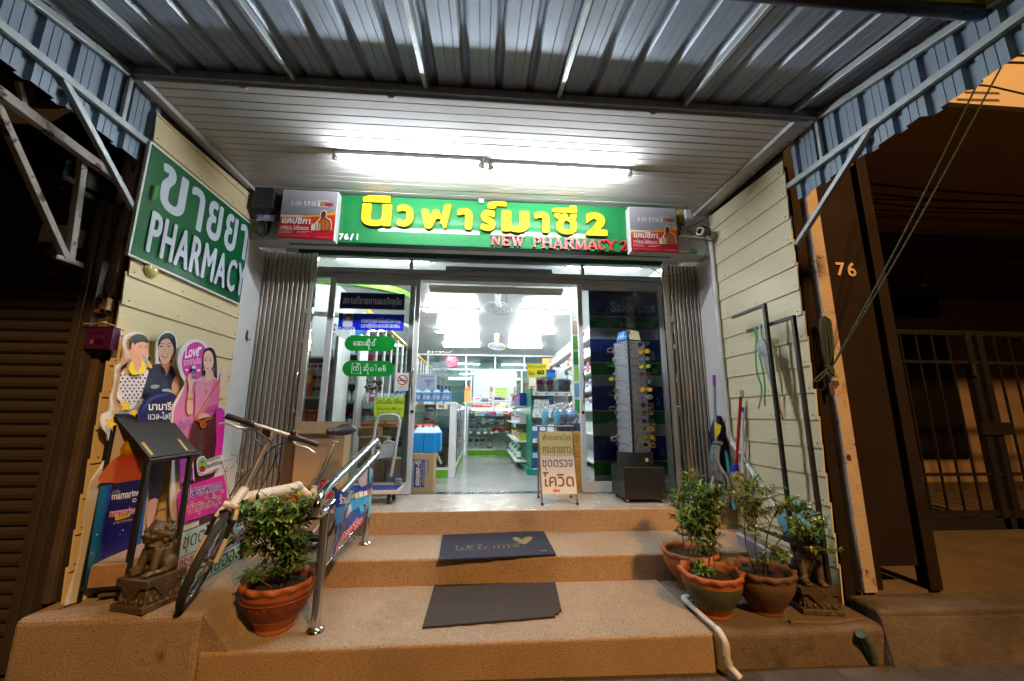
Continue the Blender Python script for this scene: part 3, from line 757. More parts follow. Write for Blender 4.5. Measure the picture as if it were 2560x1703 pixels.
# second leaf standing behind the left one
d2 = thing('door_leaf', 'plain glass leaf slid behind the door with the notices', 'door', (-1.2, YD+.03, .006))
MB(m_alu_w).box(-.80, -.745, YD+.02, YD+.055, .008, 2.203).build('stile', d2, bevel=.003)
MB(m_alu_w).box(-1.64, -.80, YD+.022, YD+.053, .008, .11).build('bottom_rail', d2, bevel=.003)
MB(m_glass).box(-1.64, -.80, YD+.036, YD+.041, .11, 2.203).build('pane', d2)
# notices on the left door
G = crop(700, 660, 3.92); YG = YD-.026
D_ = lambda u, v: onY(*G(u, v), YG)
def plate(quad, col, name='notice', th=.003, rough=.35, edge=None):
    b = MB(P(col, rough)); b.sheet([D_(*q) for q in quad], (0, -1, 0), th)
    return b
def panel(name, x0, y0, x1, y1, col, th=.002, y=YG, k=G, sl=.018):
    """upright rectangle set square to the door"""
    A = onY(*k(x0, y0), y); B = onY(*k(x1, y1), y)
    C = onY(*k((x0+x1)/2, y0+sl*(x1-x0)/2), y); Dn = onY(*k((x0+x1)/2, y1), y)
    xa, xb = min(A.x, B.x), max(A.x, B.x); zt, zb = C.z, Dn.z
    F = lambda u, v: Vector((xa+(xb-xa)*u, y, zt-(zt-zb)*v))
    p = Print(F, (0, -1, 0), .35); p.mb.use(P(col, .35)).box(xa, xb, y, y+th, zb, zt)
    return p
p = panel('n', 595, 278, 1218, 446, 'aab0c4'); p.rect(.012, .04, .988, .96, '10165e'); p.txt('สถานที่ขายยาแผนปัจจุบัน', .05, .20, .95, .84, 'e6e8f4', .004, fat=.0016); p.build('notice', dl, label='navy notice with one line of pale Thai lettering')
p = panel('n', 580, 484, 1210, 650, '0a24d8', .002); p.rect(0, 0, 1, 1, '0b2ae0'); p.rect(.282, 0, .29, 1, '06126e')
p.rect(.065, .06, .218, .79, '9fa6c0'); p.rect(.07, .07, .213, .44, '6e7492'); p.poly([(.072, .79), (.076, .56), (.10, .46), (.18, .46), (.208, .56), (.212, .79)], 'dfe2ea', 2); p.ell(.141, .30, .038, .19, 'c9b7b0'); p.poly([(.10, .28), (.105, .12), (.14, .06), (.178, .12), (.182, .28), (.16, .19), (.12, .19)], '1a1a24', 2)
p.txt('ภ.24376', .01, .80, .262, .985, 'f4f6ff', .010); p.txt('นายปาจารย์ ชีวไมตรีวงศ์ ภ.บ.', .35, .24, .955, .54, 'f4f6ff', .0, fat=.0012); p.txt('เวลาปฏิบัติการ', .35, .58, .645, .92, 'f4f6ff', 0, fat=.0012); p.txt('10.00-20.00น.', .65, .62, .95, .84, 'e8ecff', .02)
p.build('notice', dl, label='bright blue notice with a small portrait and opening hours')
def pill(x0, y0, x1, y1, rows, lb):
    A = onY(*G(x0, y0), YG); B = onY(*G(x1, y1), YG); xa, xb, zt, zb = A.x, B.x, onY(*G((x0+x1)/2, y0+3), YG).z, onY(*G((x0+x1)/2, y1-3), YG).z
    r = (zt-zb)/2; F = lambda u, v: Vector((xa+(xb-xa)*u, YG, zt-(zt-zb)*v)); asp = (zt-zb)/(xb-xa)
    p = Print(F, (0, -1, 0), .35)
    ol = [(.5*asp+.5*asp*math.cos(t), .5+.5*math.sin(t)) for t in [math.pi/2+math.pi*i/14 for i in range(15)]]+[(1-.5*asp+.5*asp*math.cos(t), .5+.5*math.sin(t)) for t in [-math.pi/2+math.pi*i/14 for i in range(15)]]
    p.mb.use(P('0b8a2e', .35)).sheet([F(u, v) for u, v in ol], (0, -1, 0), .002)
    for (s, a, c, e, f) in rows: p.txt(s, a, c, e, f, 'e9f2ea', .012)
    p.build('notice', dl, label=lb)
# Burmese set letter by letter in reading order of the shapes
pill(640, 702, 1127, 857, [('\u1031', .17, .36, .225, .66), ('\u1006', .235, .36, .345, .66), ('\u1038', .355, .40, .385, .64), ('\u1006', .40, .36, .505, .66), ('\u102d', .44, .19, .495, .34), ('\u102f', .475, .68, .505, .90), ('\u1004', .535, .38, .60, .66), ('\u103a', .57, .20, .62, .36)], 'upper green pill-shaped notice in white Burmese letters')
pill(618, 946, 1113, 1106, [('\u1000', .205, .36, .315, .66), ('\u102d', .27, .16, .325, .32), ('\u102f', .345, .34, .372, .86), ('\u1006', .40, .36, .505, .66), ('\u102d', .44, .18, .495, .33), ('\u102f', .49, .66, .515, .88), ('\u1015', .535, .40, .60, .66), ('\u102b', .62, .22, .655, .66), ('\u104f', .69, .26, .84, .66)], 'lower green pill-shaped notice in white Burmese letters')
# the wrap-round sign of the lower pill
A = onY(*G(618, 946), YG); B = onY(*G(1113, 1106), YG)
F = lambda u, v: Vector((A.x+(B.x-A.x)*u, YG, A.z-(A.z-B.z)*v)); p = Print(F, (0, -1, 0), .35); p.k = 5
p.line([(.335, .25), (.335, .17), (.185, .17), (.185, .83), (.345, .83)], .012, 'e9f2ea'); p.build('notice_stroke', dl)
p = panel('n', 1142, 1066, 1258, 1244, 'dcd9d6'); p.ell(.5, .40, .41, .285, 'b8261c'); p.ell(.5, .40, .335, .23, 'e4e0dc'); p.rect(.22, .40, .72, .46, '3a3230'); p.rect(.72, .40, .78, .46, 'c0502a')
p.line([(.70, .38), (.62, .33), (.7, .28), (.62, .22)], .02, '4a4440'); p.line([(.24, .25), (.76, .56)], .075, 'b8261c')
for i in range(3): p.rect(.2, .76+.06*i, .8-.1*(i == 1), .775+.06*i, 'c0a49c')
p.build('notice', dl, label='no smoking sticker by the door handle')
p = panel('n', 932, 1306, 1211, 1498, 'b6d63c'); p.txt('โปรโมชั่น ปีใหม่', .04, .06, .97, .34, '2e3a18', .01); p.txt('ซื้อสินค้าครบ 800 บาท', .08, .48, .92, .66, '3c481e', 0); p.txt('รับฟรี เสื้อยืด 1 ตัว', .10, .74, .86, .95, '3c481e', 0)
p.build('notice', dl, label='yellow-green promotion note low on the door')

# printed banner hanging inside the right door
H = crop(1400, 650, 2.413); YQ = 4.19
A = onY(*H(170, 160), YQ); B = onY(*H(595, 1345), YQ)
bn = thing('banner', 'striped navy, green and grey medicine banner inside the right door', 'banner', ((A.x+B.x)/2, YQ, .1))
q = lambda u, v: Vector((A.x+(B.x+.03-A.x)*((u-170)/425), YQ-.002, onY(*H(380, v), YQ).z))
p = Print(q, (0, -1, 0), .5, gain=1.7)
p.mb.use(P('20242a')).box(A.x, B.x+.145, YQ, YQ+.004, .09, onY(*H(380, 160), YQ).z)
for y0_, y1_, c in ((160, 210, '22262c'), (210, 345, '0d1b4c'), (345, 413, '06552a'), (413, 480, '9aa4b0'), (480, 620, '14307c'), (620, 695, '0a6b30'), (695, 762, '9aa4b0'), (762, 910, '14307c'), (910, 990, '0a6b30'), (990, 1062, '9aa4b0'), (1062, 1212, '14307c'), (1212, 1297, '0a6b30'), (1297, 1350, '9aa4b0')):
    p.rect(170, y0_, 662, y1_, c)
for y in (345, 621, 911, 1213): p.rect(170, y-2, 662, y+1, 'c4ccd6')
p.txt('Salonpas', 316, 252, 622, 338, '8d95ab', .03); p.txt('Hisamitsu', 382, 368, 604, 410, '86a596', .03); p.txt('ยาแผ่น', 396, 212, 585, 246, '5d6884', .01)
p.txt('a', 570, 545, 606, 606, 'a9b4cc', .04); p.txt('su', 580, 655, 612, 685, '9fc0ac', .03); p.txt('a', 590, 830, 620, 880, '54659a', .03); p.txt('a', 596, 1130, 626, 1180, '54659a', .03)
p.build('banner_print', bn)
MB(m_alu).box(A.x-.01, B.x+.15, YQ, YQ+.02, onY(*H(380, 160), YQ).z, onY(*H(380, 160), YQ).z+.03).build('hanging_bar', bn)
# ================================================================ left wall: green pharmacy sign
t = thing('pharmacy_sign', 'green and white PHARMACY sign on the left board wall', 'sign', (XL, 2.8, 1.8))
c = [onX(*p, XL+.03) for p in ((373, 354), (630, 557), (600, 762), (323, 640))]
ya, yb, zt, zb = (c[0].y+c[3].y)/2, (c[1].y+c[2].y)/2, (c[0].z+c[1].z)/2, (c[2].z+c[3].z)/2
MB(P('dfe3e0', .4)).box(XL+.010, XL+.030, ya, yb, zb, zt).build('board', t, bevel=.002)
F = lambda u, v: Vector((XL+.0303, ya+(yb-ya)*u, zt-(zt-zb)*v))
p = Print(F, (1, 0, 0), .4)
p.rect(.011, .016, .989, .984, '06552f')
m_refl = P('c3cbd6', .4)
for ch, x0, x1, y0, y1 in (('ข', .105, .315, .085, .475), ('า', .345, .475, .085, .475), ('ย', .51, .66, .085, .475), ('ย', .695, .835, .085, .475), ('า', .865, .965, .085, .475)):
    p.txt(ch, x0+.008, y0, x1-.008, y1, m_refl, .008, fat=.006)
x = .085
for ch, w in (('P', .085), ('H', .095), ('A', .115), ('R', .10), ('M', .12), ('A', .115), ('C', .10), ('Y', .105)):
    p.txt(ch, x+.006, .56, x+w-.006, .905, m_refl, 0, fat=.006); x += w+.009
p.poly([(.06, .36), (.085, .33), (.085, .40), (.075, .47), (.055, .47)], '2c7a2a', 2)
p.build('lettering', t)
b = MB(P('59635c', .5))
for u, v in ((.02, .03), (.35, .03), (.68, .03), (.98, .03), (.02, .97), (.35, .97), (.68, .97), (.98, .97)):
    q = F(u, v); b.cyl(q, q+Vector((.004, 0, 0)), .006, 8)
b.build('screw', t, kind='stuff')
# round wall lamp under the sign
q = onX(378, 676, XL+.012)
t = thing('wall_lamp', 'small round unlit lamp tucked under the PHARMACY sign', 'lamp', tuple(q))
b = MB(M('lamp_yellow_glass', (.62, .50, .13), .25, coat=.3)); b.lathe([(.046, 0), (.044, .008), (.034, .016), (.016, .021), (.001, .022)], q, 20, axis=(1, 0, 0)); b.build('lamp_shade', t)
b = MB(P('bca86a')).lathe([(.050, -.004), (.050, .004)], q, 20, axis=(1, 0, 0)); b.build('lamp_base', t)
# bird-like rust stain hook on the pilaster
q = onX(617, 840, XL+.004)
t = thing('wall_hook', 'rusty hook scab on the white pilaster left of the gate', 'hook', tuple(q))
b = MB(M('rust_brown', (.12, .055, .03), .9, var=.4, vs=20)); b.ball(q, (.008, .016, .04), 8); b.ball(q+Vector((.004, .006, -.03)), (.006, .01, .022), 8); b.ball(q+Vector((.004, -.004, .035)), (.007, .010, .018), 8); b.build('hook_plate', t)
b = MB(M('rust_brown')).tube([q+Vector((.0, .01, -.02)), q+Vector((.022, .014, -.04)), q+Vector((.02, .02, -.015))], .004, 6); b.build('hook_pin', t)

# ================================================================ die-cut figures leaning on the left wall
s5 = crop(280, 800, 4.356); s6 = crop(200, 1080, 4.356); s2 = crop(0, 650, 2.613); s3_ = crop(0, 1100, 2.6)
def cutout(name, label, X, outline, cat='sign'):
    t = thing(name, label, cat, (X, 2.8, Z2))
    pts = smooth_path([(a, b_, 0) for a, b_ in outline], 3, True)
    W = [onX(p.x, p.y, X) for p in pts]
    for w in W: w.z = max(w.z, Z2+.002)
    MB(P('dcdad6', .4)).sheet(W, (1, 0, 0), .008).build('board', t)
    return t
# --- mother and girl
X1 = XL+.075
ol = [s2(*q) for q in ((800, 545), (812, 500), (850, 475), (900, 468), (945, 485), (966, 530), (968, 600), (975, 650), (990, 690), (1018, 682), (1016, 620), (1022, 545), (1045, 490), (1085, 462), (1130, 475), (1155, 520), (1158, 590), (1145, 640), (1132, 690), (1158, 770), (1168, 850), (1150, 905), (1135, 935), (1132, 1060), (1112, 1180))]
ol += [s3_(*q) for q in ((1045, 100), (1012, 330), (990, 600), (968, 790))]+[(330, 1490), (250, 1503), (180, 1509), (165, 1505)]+[s3_(*q) for q in ((520, 760), (575, 330), (640, 200), (700, 90))]
ol += [s2(*q) for q in ((705, 1155), (668, 1100), (655, 1045), (675, 1005), (712, 985), (722, 890), (745, 810), (752, 700), (790, 670), (808, 610))]
t = cutout('cutout_sign', 'die-cut board of a woman hugging a girl with raised thumb, leaning on the left wall', X1, ol)
F5 = lambda u, v: onX(*s5(u, v), X1); F6 = lambda u, v: onX(*s6(u, v), X1)
p = Print(F5, (1, 0, 0), .35, coat=.15)
SK, SK2, HAIR = 'd8a68c', 'c08468', '17151c'
# woman
p.poly([(505, 330), (500, 250), (530, 180), (580, 145), (640, 148), (685, 190), (692, 270), (680, 350), (655, 430), (640, 480), (520, 470)], '1c1726', 3)
p.poly([(520, 470), (560, 440), (620, 450), (645, 490), (600, 590), (540, 590)], SK2, 2)
p.poly([(505, 300), (520, 215), (575, 195), (625, 215), (665, 300), (668, 380), (630, 440), (580, 480), (540, 462), (510, 390)], 'e0b59c', 3)
p.poly([(500, 290), (510, 220), (560, 170), (610, 165), (640, 205), (590, 205), (540, 225), (520, 260)], '1c1726', 3)
p.poly([(640, 205), (672, 250), (676, 340), (662, 420), (690, 360), (694, 250), (675, 190)], '1c1726', 2)
for x in (535, 612): p.poly([(x-20, 292), (x, 280), (x+22, 288), (x, 298)], '2a1c1c'); p.line([(x-26, 268), (x, 254), (x+26, 262)], 6, '3a2a26')
p.line([(572, 300), (566, 345), (580, 352)], 4, 'b98770'); p.poly([(530, 378), (570, 385), (600, 372), (590, 405), (560, 414), (540, 402)], 'a83c40', 2); p.poly([(540, 384), (570, 388), (592, 380), (585, 396), (555, 398)], 'f2ece8', 2)
p.poly([(375, 520), (440, 490), (530, 480), (560, 590), (600, 590), (640, 490), (690, 600), (660, 640), (640, 780), (620, 860), (330, 860), (300, 730), (330, 620)], '1b2038', 2)
for i in range(13): p.line([(318+i*3, 640+i*18), (480+i*10, 665+i*15), (640, 690+i*12)], 2.2, '46506f')
p.poly([(520, 490), (545, 590), (575, 600), (560, 540)], '12162a'); p.poly([(640, 490), (590, 595), (575, 600), (610, 530)], '12162a')
p.poly([(690, 605), (718, 680), (716, 760), (690, 840), (650, 830), (630, 720), (660, 640)], 'cfa08a', 2)
p.poly([(400, 720), (450, 705), (500, 715), (470, 745), (410, 745)], '8fa3b0', 2); p.poly([(520, 760), (600, 750), (640, 790), (560, 790)], '9fb4c2', 2)
p.poly([(640, 800), (700, 790), (710, 830), (660, 860), (640, 840)], 'e0a41c', 2)
# girl
p.poly([(165, 240), (185, 185), (240, 155), (310, 160), (360, 195), (372, 250), (365, 330), (330, 300), (200, 320), (175, 300)], HAIR, 3)
p.poly([(215, 280), (250, 250), (330, 235), (372, 250), (370, 330), (345, 400), (300, 440), (250, 425), (215, 370)], 'e3b199', 3)
p.poly([(170, 250), (200, 190), (260, 165), (330, 175), (368, 225), (365, 252), (300, 235), (240, 255), (215, 300), (205, 320), (180, 300)], HAIR, 3)
for x in (285, 352): p.line([(x-16, 300), (x, 293), (x+14, 299)], 6, '2a1c1c'); p.line([(x-18, 280), (x+12, 274)], 4, '4a3630')
p.poly([(298, 384), (330, 378), (352, 388), (335, 402), (310, 400)], 'b84a4c', 2); p.poly([(306, 385), (330, 382), (344, 389), (325, 394)], 'f4eeea', 2); p.ell(262, 345, 16, 10, 'e2a08e')
p.poly([(360, 405), (390, 400), (398, 440), (372, 450)], HAIR, 2); p.poly([(382, 450), (404, 470), (400, 510), (385, 500)], HAIR, 2); p.poly([(60, 520), (120, 470), (140, 450), (120, 520), (80, 570)], '2a1c20', 2)
p.poly([(60, 600), (110, 520), (200, 560), (360, 540), (350, 620), (310, 760), (250, 900), (150, 980), (60, 900), (20, 830), (40, 720)], 'e9e7ee', 2)
r2 = random.Random(2)
for i in range(9):
    for j in range(6):
        x = 60+j*48+(24 if i % 2 else 0)-i*4; y = 600+i*36
        if 36 < x < 345-i*9: p.ell(x+r2.uniform(-4, 4), y+r2.uniform(-4, 4), 11, 12, '1f2148', n=10)
p.poly([(110, 540), (125, 470), (160, 450), (165, 500), (215, 550), (240, 520), (255, 440), (290, 470), (300, 530), (270, 580), (190, 595), (150, 590)], 'f0d81c', 2)
p.poly([(320, 460), (360, 470), (372, 520), (340, 520)], 'd9b41a', 2)
p.poly([(110, 360), (135, 310), (150, 240), (175, 270), (185, 330), (230, 390), (255, 440), (240, 510), (190, 560), (165, 500), (155, 440), (115, 400)], 'd9a183', 2)
for y in (345, 372, 398): p.line([(118, y), (150, y+6), (172, y+2)], 3, 'b77c60')
# stars
def star(cx, cy, r, c, rot=0):
    p.poly([(cx+(r if i % 2 == 0 else r*.48)*math.sin(math.pi*i/5+rot), cy-(r if i % 2 == 0 else r*.48)*math.cos(math.pi*i/5+rot)) for i in range(10)], c, 2)
star(70, 935, 82, 'c99a12'); star(70, 935, 66, 'eec63a'); star(165, 1010, 50, 'e3bb30', .5); star(-95, 1130, 80, 'c99a12', .4); star(-95, 1130, 62, 'ecc336', .4)
# round plaque with wording
p.poly([(205, 1010), (240, 920), (320, 830), (420, 790), (540, 780), (640, 830), (662, 900), (655, 1100), (600, 1310), (400, 1330), (230, 1250)], '171c52', 3)
p.poly([(240, 1010), (330, 850), (500, 800), (560, 805), (380, 860), (290, 960)], '3a4488', 2)
p.txt('มามารีน', 325, 888, 632, 985, 'f0eff2', .02, slope=-6); p.txt('แวล-ไลซีน', 318, 1000, 622, 1085, 'e6e6ec', .012, slope=-2)
p.txt('มัลติวิตามิน', 395, 1110, 606, 1160, 'dcdce6', .01, slope=0); p.txt('เด็กกินได้', 415, 1180, 592, 1255, 'e8d81e', .012, slope=4)
p.F = F6
# woman's skirt and legs, big bottle
p.poly([(690, 280), (830, 260), (800, 720), (690, 735), (680, 500)], '20223c', 2)
for i in range(7): p.line([(720+i*16, 290), (700+i*14, 720)], 3, '353a5c')
p.poly([(676, 745), (770, 735), (735, 900), (700, 1060), (715, 1290), (680, 1290), (650, 1100), (640, 900)], 'c89f92', 2)
p.poly([(350, 240), (380, 130), (440, 95), (600, 100), (640, 220), (640, 260)], 'b98414', 2); p.poly([(400, 200), (430, 120), (590, 110), (600, 190)], 'cdb014', 2)
p.poly([(120, 560), (150, 430), (250, 320), (340, 260), (640, 230), (700, 300), (660, 500), (650, 520)], 'b2521a', 2)
p.poly([(280, 560), (300, 330), (340, 270), (560, 250), (590, 520)], 'c34c10', 1)
p.poly([(115, 590), (660, 500), (640, 700), (560, 1310), (420, 1400), (120, 1400), (-20, 1700), (-40, 1700), (40, 1100)], '123f8e')
p.poly([(260, 570), (560, 525), (520, 1000), (470, 1330), (120, 1420), (150, 1100)], '14145e')
p.poly([(115, 592), (205, 580), (100, 1300), (20, 1640), (-60, 1690), (0, 1300)], '0d5576')
p.poly([(590, 515), (658, 502), (600, 900), (530, 1300), (440, 1290), (520, 900)], '1a6cc4')
p.txt('มามารีน', 250, 632, 338, 672, 'c9cbe0', 0, slope=-10); p.txt('mamarine', 244, 668, 560, 742, 'e8e8f0', .022, slope=-52); p.txt('Family Nutrition', 300, 722, 456, 750, 'c4c6dc', .01, slope=-22)
p.txt('mamarine', 220, 845, 520, 935, 'e8a8b8', .02, slope=-48)
p.poly([(280, 930), (300, 918), (430, 885), (450, 890), (448, 910), (430, 925), (300, 965), (280, 958)], 'd9a21c', 2); p.txt('L-LYSINE', 305, 905, 425, 945, '7a4a10', .01, slope=-28)
p.txt('& MULTIVITAMIN', 260, 985, 470, 1010, 'c8a830', 0, slope=-44)
p.poly([(470, 740), (500, 720), (520, 745), (500, 765), (475, 765)], 'c8ccdc', 2); p.ell(495, 745, 14, 12, '14145e')
for x, y, r in ((366, 1072, 9), (330, 1120, 5), (540, 840, 6), (560, 760, 4), (470, 1010, 5), (70, 1120, 8), (10, 1320, 8)): p.ell(x, y, r, r, 'd8dcec', n=8)
p.poly([(455, 1240), (465, 1160), (485, 1150), (488, 1200), (470, 1260)], 'd490a8', 2); p.poly([(500, 1120), (520, 1075), (535, 1070), (525, 1110), (505, 1135)], 'd8c060', 2)
p.build('printed_picture', t)

# --- woman in pink traditional dress
X2 = XL+.12
ol = [s5(*q) for q in ((715, 470), (722, 380), (760, 290), (830, 225), (920, 208), (1000, 235), (1045, 285), (1100, 310), (1130, 370), (1140, 480), (1140, 600), (1160, 595), (1195, 540), (1212, 530), (1232, 560), (1245, 610), (1222, 690), (1195, 790), (1200, 900), (1215, 1000), (1205, 1300))]
ol += [s6(*q) for q in ((1545, 30), (1535, 200), (1530, 400), (1560, 600), (1565, 800))]+[s3_(*q) for q in ((1448, 470),)]+[(548, 1300), (470, 1335), (455, 1345)]+[s6(*q) for q in ((1010, 960), (985, 700), (1000, 300))]
ol += [s5(*q) for q in ((640, 1310), (655, 1000), (680, 910), (760, 770), (800, 690), (745, 600))]
t = cutout('cutout_sign', 'die-cut board of a woman in pink traditional dress, nearest the white pilaster', X2, ol)
F5 = lambda u, v: onX(*s5(u, v), X2); F6 = lambda u, v: onX(*s6(u, v), X2)
p = Print(F5, (1, 0, 0), .35, coat=.1)
p.poly([(655, 1330), (672, 1010), (700, 920), (770, 780), (810, 700), (880, 650), (1000, 620), (1140, 700), (1180, 900), (1200, 1000), (1180, 1480), (900, 1500), (700, 1520)], 'cf79ae', 2)
p.ell(895, 450, 155, 222, 'e8dfe6', 8); p.ell(900, 450, 143, 212, 'd0309a', 8)
p.line([(750, 340), (735, 470), (770, 600)], 5, 'e9c4dc', 3)
p.txt('Love', 790, 285, 940, 420, 'f4eef2', .02, slope=-25, lean=14); p.txt('รากสามสิบ', 775, 425, 965, 500, 'f2dcea', .004, slope=-24)
for x, y, r in ((955, 305, 22), (808, 545, 15), (935, 548, 20)): p.poly([(x, y+r), (x-r, y), (x-r*.8, y-r*.6), (x-r*.3, y-r*.6), (x, y-r*.1), (x+r*.3, y-r*.6), (x+r*.8, y-r*.6), (x+r, y)], 'f4eaf0', 2)
# hair, face
p.poly([(985, 400), (1000, 330), (1050, 298), (1100, 320), (1130, 400), (1140, 560), (1135, 650), (1085, 600), (1000, 600), (975, 620)], '15131a', 3)
p.poly([(990, 430), (1005, 355), (1050, 335), (1085, 370), (1100, 440), (1090, 510), (1050, 560), (1020, 565), (1000, 520)], 'e6bca8', 3)
for x in (1012, 1062): p.poly([(x-14, 440), (x, 431), (x+14, 437), (x, 446)], '241a1e'); p.line([(x-16, 420), (x, 412), (x+16, 416)], 4, '3a2a2a')
p.line([(1032, 445), (1026, 480), (1038, 486)], 3, 'c08c78'); p.poly([(1008, 515), (1035, 518), (1055, 508), (1042, 534), (1020, 536)], 'c23c50', 2); p.poly([(1014, 518), (1035, 521), (1048, 514), (1036, 527)], 'f6efec', 2)
for x in (990, 1098): p.ell(x, 540, 6, 14, 'c9a24a', n=8)
p.poly([(1010, 560), (1080, 545), (1100, 620), (1150, 660), (1050, 700), (930, 650), (1000, 620)], 'd9a892', 2)
# bodice and sash
p.poly([(905, 690), (940, 650), (1010, 680), (1060, 660), (1110, 640), (1150, 680), (1165, 800), (1140, 920), (1000, 980), (890, 1060), (895, 900), (890, 780)], 'dd86a6', 2)
p.poly([(1090, 640), (1150, 680), (1165, 800), (1140, 920), (1010, 1000), (960, 1010), (1050, 860)], 'd86c92', 2)
p.line([(1140, 680), (1000, 900), (890, 1080)], 12, 'c4682c'); p.line([(1000, 620), (1010, 700), (1012, 790)], 4, 'c98f4a', 2); p.ell(1012, 785, 14, 18, 'c8843a', n=10)
p.poly([(1000, 985), (1060, 940), (1140, 925), (1135, 975), (1060, 1000), (1010, 1040)], 'c73f90', 2); p.poly([(930, 1040), (1000, 1010), (1060, 1060), (1040, 1100), (930, 1095)], 'dcaa98', 2)
# arms
p.poly([(905, 690), (870, 760), (858, 900), (862, 990), (840, 1030), (800, 1020), (795, 930), (808, 820), (820, 720), (800, 640), (825, 580), (880, 570), (905, 600), (890, 650), (855, 720), (850, 830), (880, 760)], 'dfae9a', 2)
p.poly([(1160, 610), (1195, 540), (1205, 600), (1222, 560), (1240, 610), (1215, 700), (1190, 800), (1190, 920), (1160, 1040), (1130, 1000), (1150, 880), (1155, 780)], 'e6bca8', 2)
for (x0, y0, x1, y1) in ((795, 850, 862, 875), (1148, 855, 1192, 880)): p.poly([(x0, y0), (x1, y0-6), (x1, y1-4), (x0, y1)], 'c8803a')
p.rect(848, 520, 895, 640, '4a2a6a'); p.rect(852, 500, 893, 530, 'd9d6e2'); p.rect(852, 560, 890, 610, '8a48a0')
for i in range(3): p.line([(840, 590+i*16), (880, 594+i*14)], 5, 'c99380')
# skirt
p.poly([(880, 1090), (1060, 1050), (1110, 1000), (1130, 1200), (1100, 1480), (1095, 1700), (830, 1790), (820, 1500), (822, 1280), (850, 1160)], '54242c', 2)
p.poly([(1110, 1000), (1150, 960), (1205, 1000), (1195, 1300), (1150, 1600), (1090, 1600), (1115, 1300)], 'c8289a', 2)
p.poly([(930, 1180), (970, 1175), (960, 1500), (945, 1700), (905, 1710), (915, 1450)], '4a4636', 1)
for i in range(22): p.line([(928-i*.9, 1195+i*21), (968-i*.6, 1192+i*21)], 5, '2c2c22')
for x in (1000, 1040, 1080): p.line([(x, 1140), (x+10, 1300), (x-10, 1500)], 7, '3a161e', 2)
p.line([(880, 1090), (940, 1110), (1050, 1060)], 26, '9a4c1c'); p.ell(955, 1140, 34, 38, 'b06024'); p.ell(955, 1140, 22, 26, '8a4214')
p.txt('Bella', 690, 1095, 815, 1170, '6a5a9c', 0, slope=-22)
p.F = F6
# bottle, emblem, wording
p.poly([(1025, 150), (1165, 120), (1175, 190), (1030, 220)], 'b9c4cc', 1)
p.poly([(1040, 230), (1180, 200), (1205, 540), (1055, 590)], 'e6d2e4', 1); p.poly([(1036, 290), (1165, 255), (1190, 520), (1050, 560)], 'b84aa8', 1); p.poly([(1036, 265), (1160, 235), (1168, 262), (1040, 296)], '2c2238'); p.poly([(1050, 560), (1192, 515), (1200, 540), (1056, 590)], '2a2434')
p.poly([(1100, 340), (1165, 310), (1185, 500), (1120, 510)], '7a2a94', 2); p.ell(1100, 520, 22, 26, 'dcd8c8', n=10)
p.poly([(1225, 320), (1260, 270), (1310, 265), (1340, 300), (1500, 250), (1520, 340), (1400, 440), (1280, 480), (1235, 450)], 'd6cfdc', 2)
p.ell(1285, 360, 52, 82, '6a88d2', 4); p.ell(1285, 362, 40, 66, '7ac030', 4); p.ell(1284, 340, 15, 22, '9a6a48'); p.poly([(1268, 330), (1284, 308), (1300, 328), (1296, 340), (1284, 322), (1272, 342)], '2a1a16', 1); p.poly([(1250, 420), (1262, 378), (1284, 368), (1308, 376), (1320, 410), (1300, 430), (1266, 432)], 'a0202a', 2)
p.txt('สมุนไพร', 1330, 285, 1480, 345, '146048', .02, slope=-42); p.txt('คุณสัมฤทธิ์', 1325, 345, 1500, 410, '146048', .015, slope=-46)
p.line([(1235, 440), (1300, 470), (1380, 430), (1450, 400)], 7, '2a5a3a', 2)
p.poly([(1005, 680), (1060, 610), (1240, 545), (1520, 465), (1550, 600), (1560, 810), (1545, 840), (1030, 1000), (1015, 900)], 'c9309c', 1)
for x, y in ((1090, 830), (1440, 800), (1500, 650), (1400, 770)): p.ell(x, y, 22, 34, 'dd72bc', 30, 10)
p.txt('มีสรรพคุณ', 1090, 600, 1490, 775, 'e4dcea', .05, slope=-112); p.txt('มีสรรพคุณ', 1093, 603, 1487, 770, '20307e', .012, slope=-110)
p.txt('บำรุงโลหิต', 1115, 760, 1485, 945, 'ecdce6', .05, slope=-130); p.txt('บำรุงโลหิต', 1118, 764, 1481, 939, 'b81a4e', .012, slope=-128)
p.poly([(1240, 960), (1540, 850), (1560, 900), (1450, 1000), (1240, 1060)], '4a2630'); p.poly([(1130, 1010), (1240, 965), (1240, 1060), (1150, 1090)], 'cfcac8')
p.build('printed_picture', t)

# ================================================================ three-colour board behind the bicycle
X3 = -1.585
c = [onX(*q, X3) for q in ((440, 1352), (612, 1258), (612, 1403), (443, 1490))]
ya, yb, zb, zt = (c[0].y+c[3].y)/2, (c[1].y+c[2].y)/2, Z2+.004, (c[0].z+c[1].z)/2
t = thing('notice_board', 'low board in blue, lilac and mint bands with handwritten Thai, behind the bicycle', 'sign', (X3, ya, Z2))
b = MB(P('3c2a20')); b.box(X3-.012, X3, ya, yb, zb, zt); b.build('board', t, bevel=.003)
F = lambda u, v: Vector((X3+.0004, ya+(yb-ya)*u, zt-(zt-zb)*v)); p = Print(F, (1, 0, 0), .4)
p.rect(.005, .008, .995, .40, '9fc4cf'); p.rect(.005, .40, .995, .66, 'b9a7bd'); p.poly([(.005, .66), (.995, .66), (.995, .93), (.96, .99), (.005, .99)], '9fc3ae')
p.rect(.005, .397, .995, .41, '4a3428'); p.rect(.005, .655, .995, .668, '4a3428')
INK = '4f3413'
p.txt('ชุดตรวจ', .03, .09, .55, .37, INK, 0); p.txt('ได้', .80, .05, .96, .33, INK, 0); p.txt('กระชายขาว', .02, .45, .40, .62, INK, 0); p.txt('ฟ้าทะลายโจร', .48, .43, .99, .63, INK, 0)
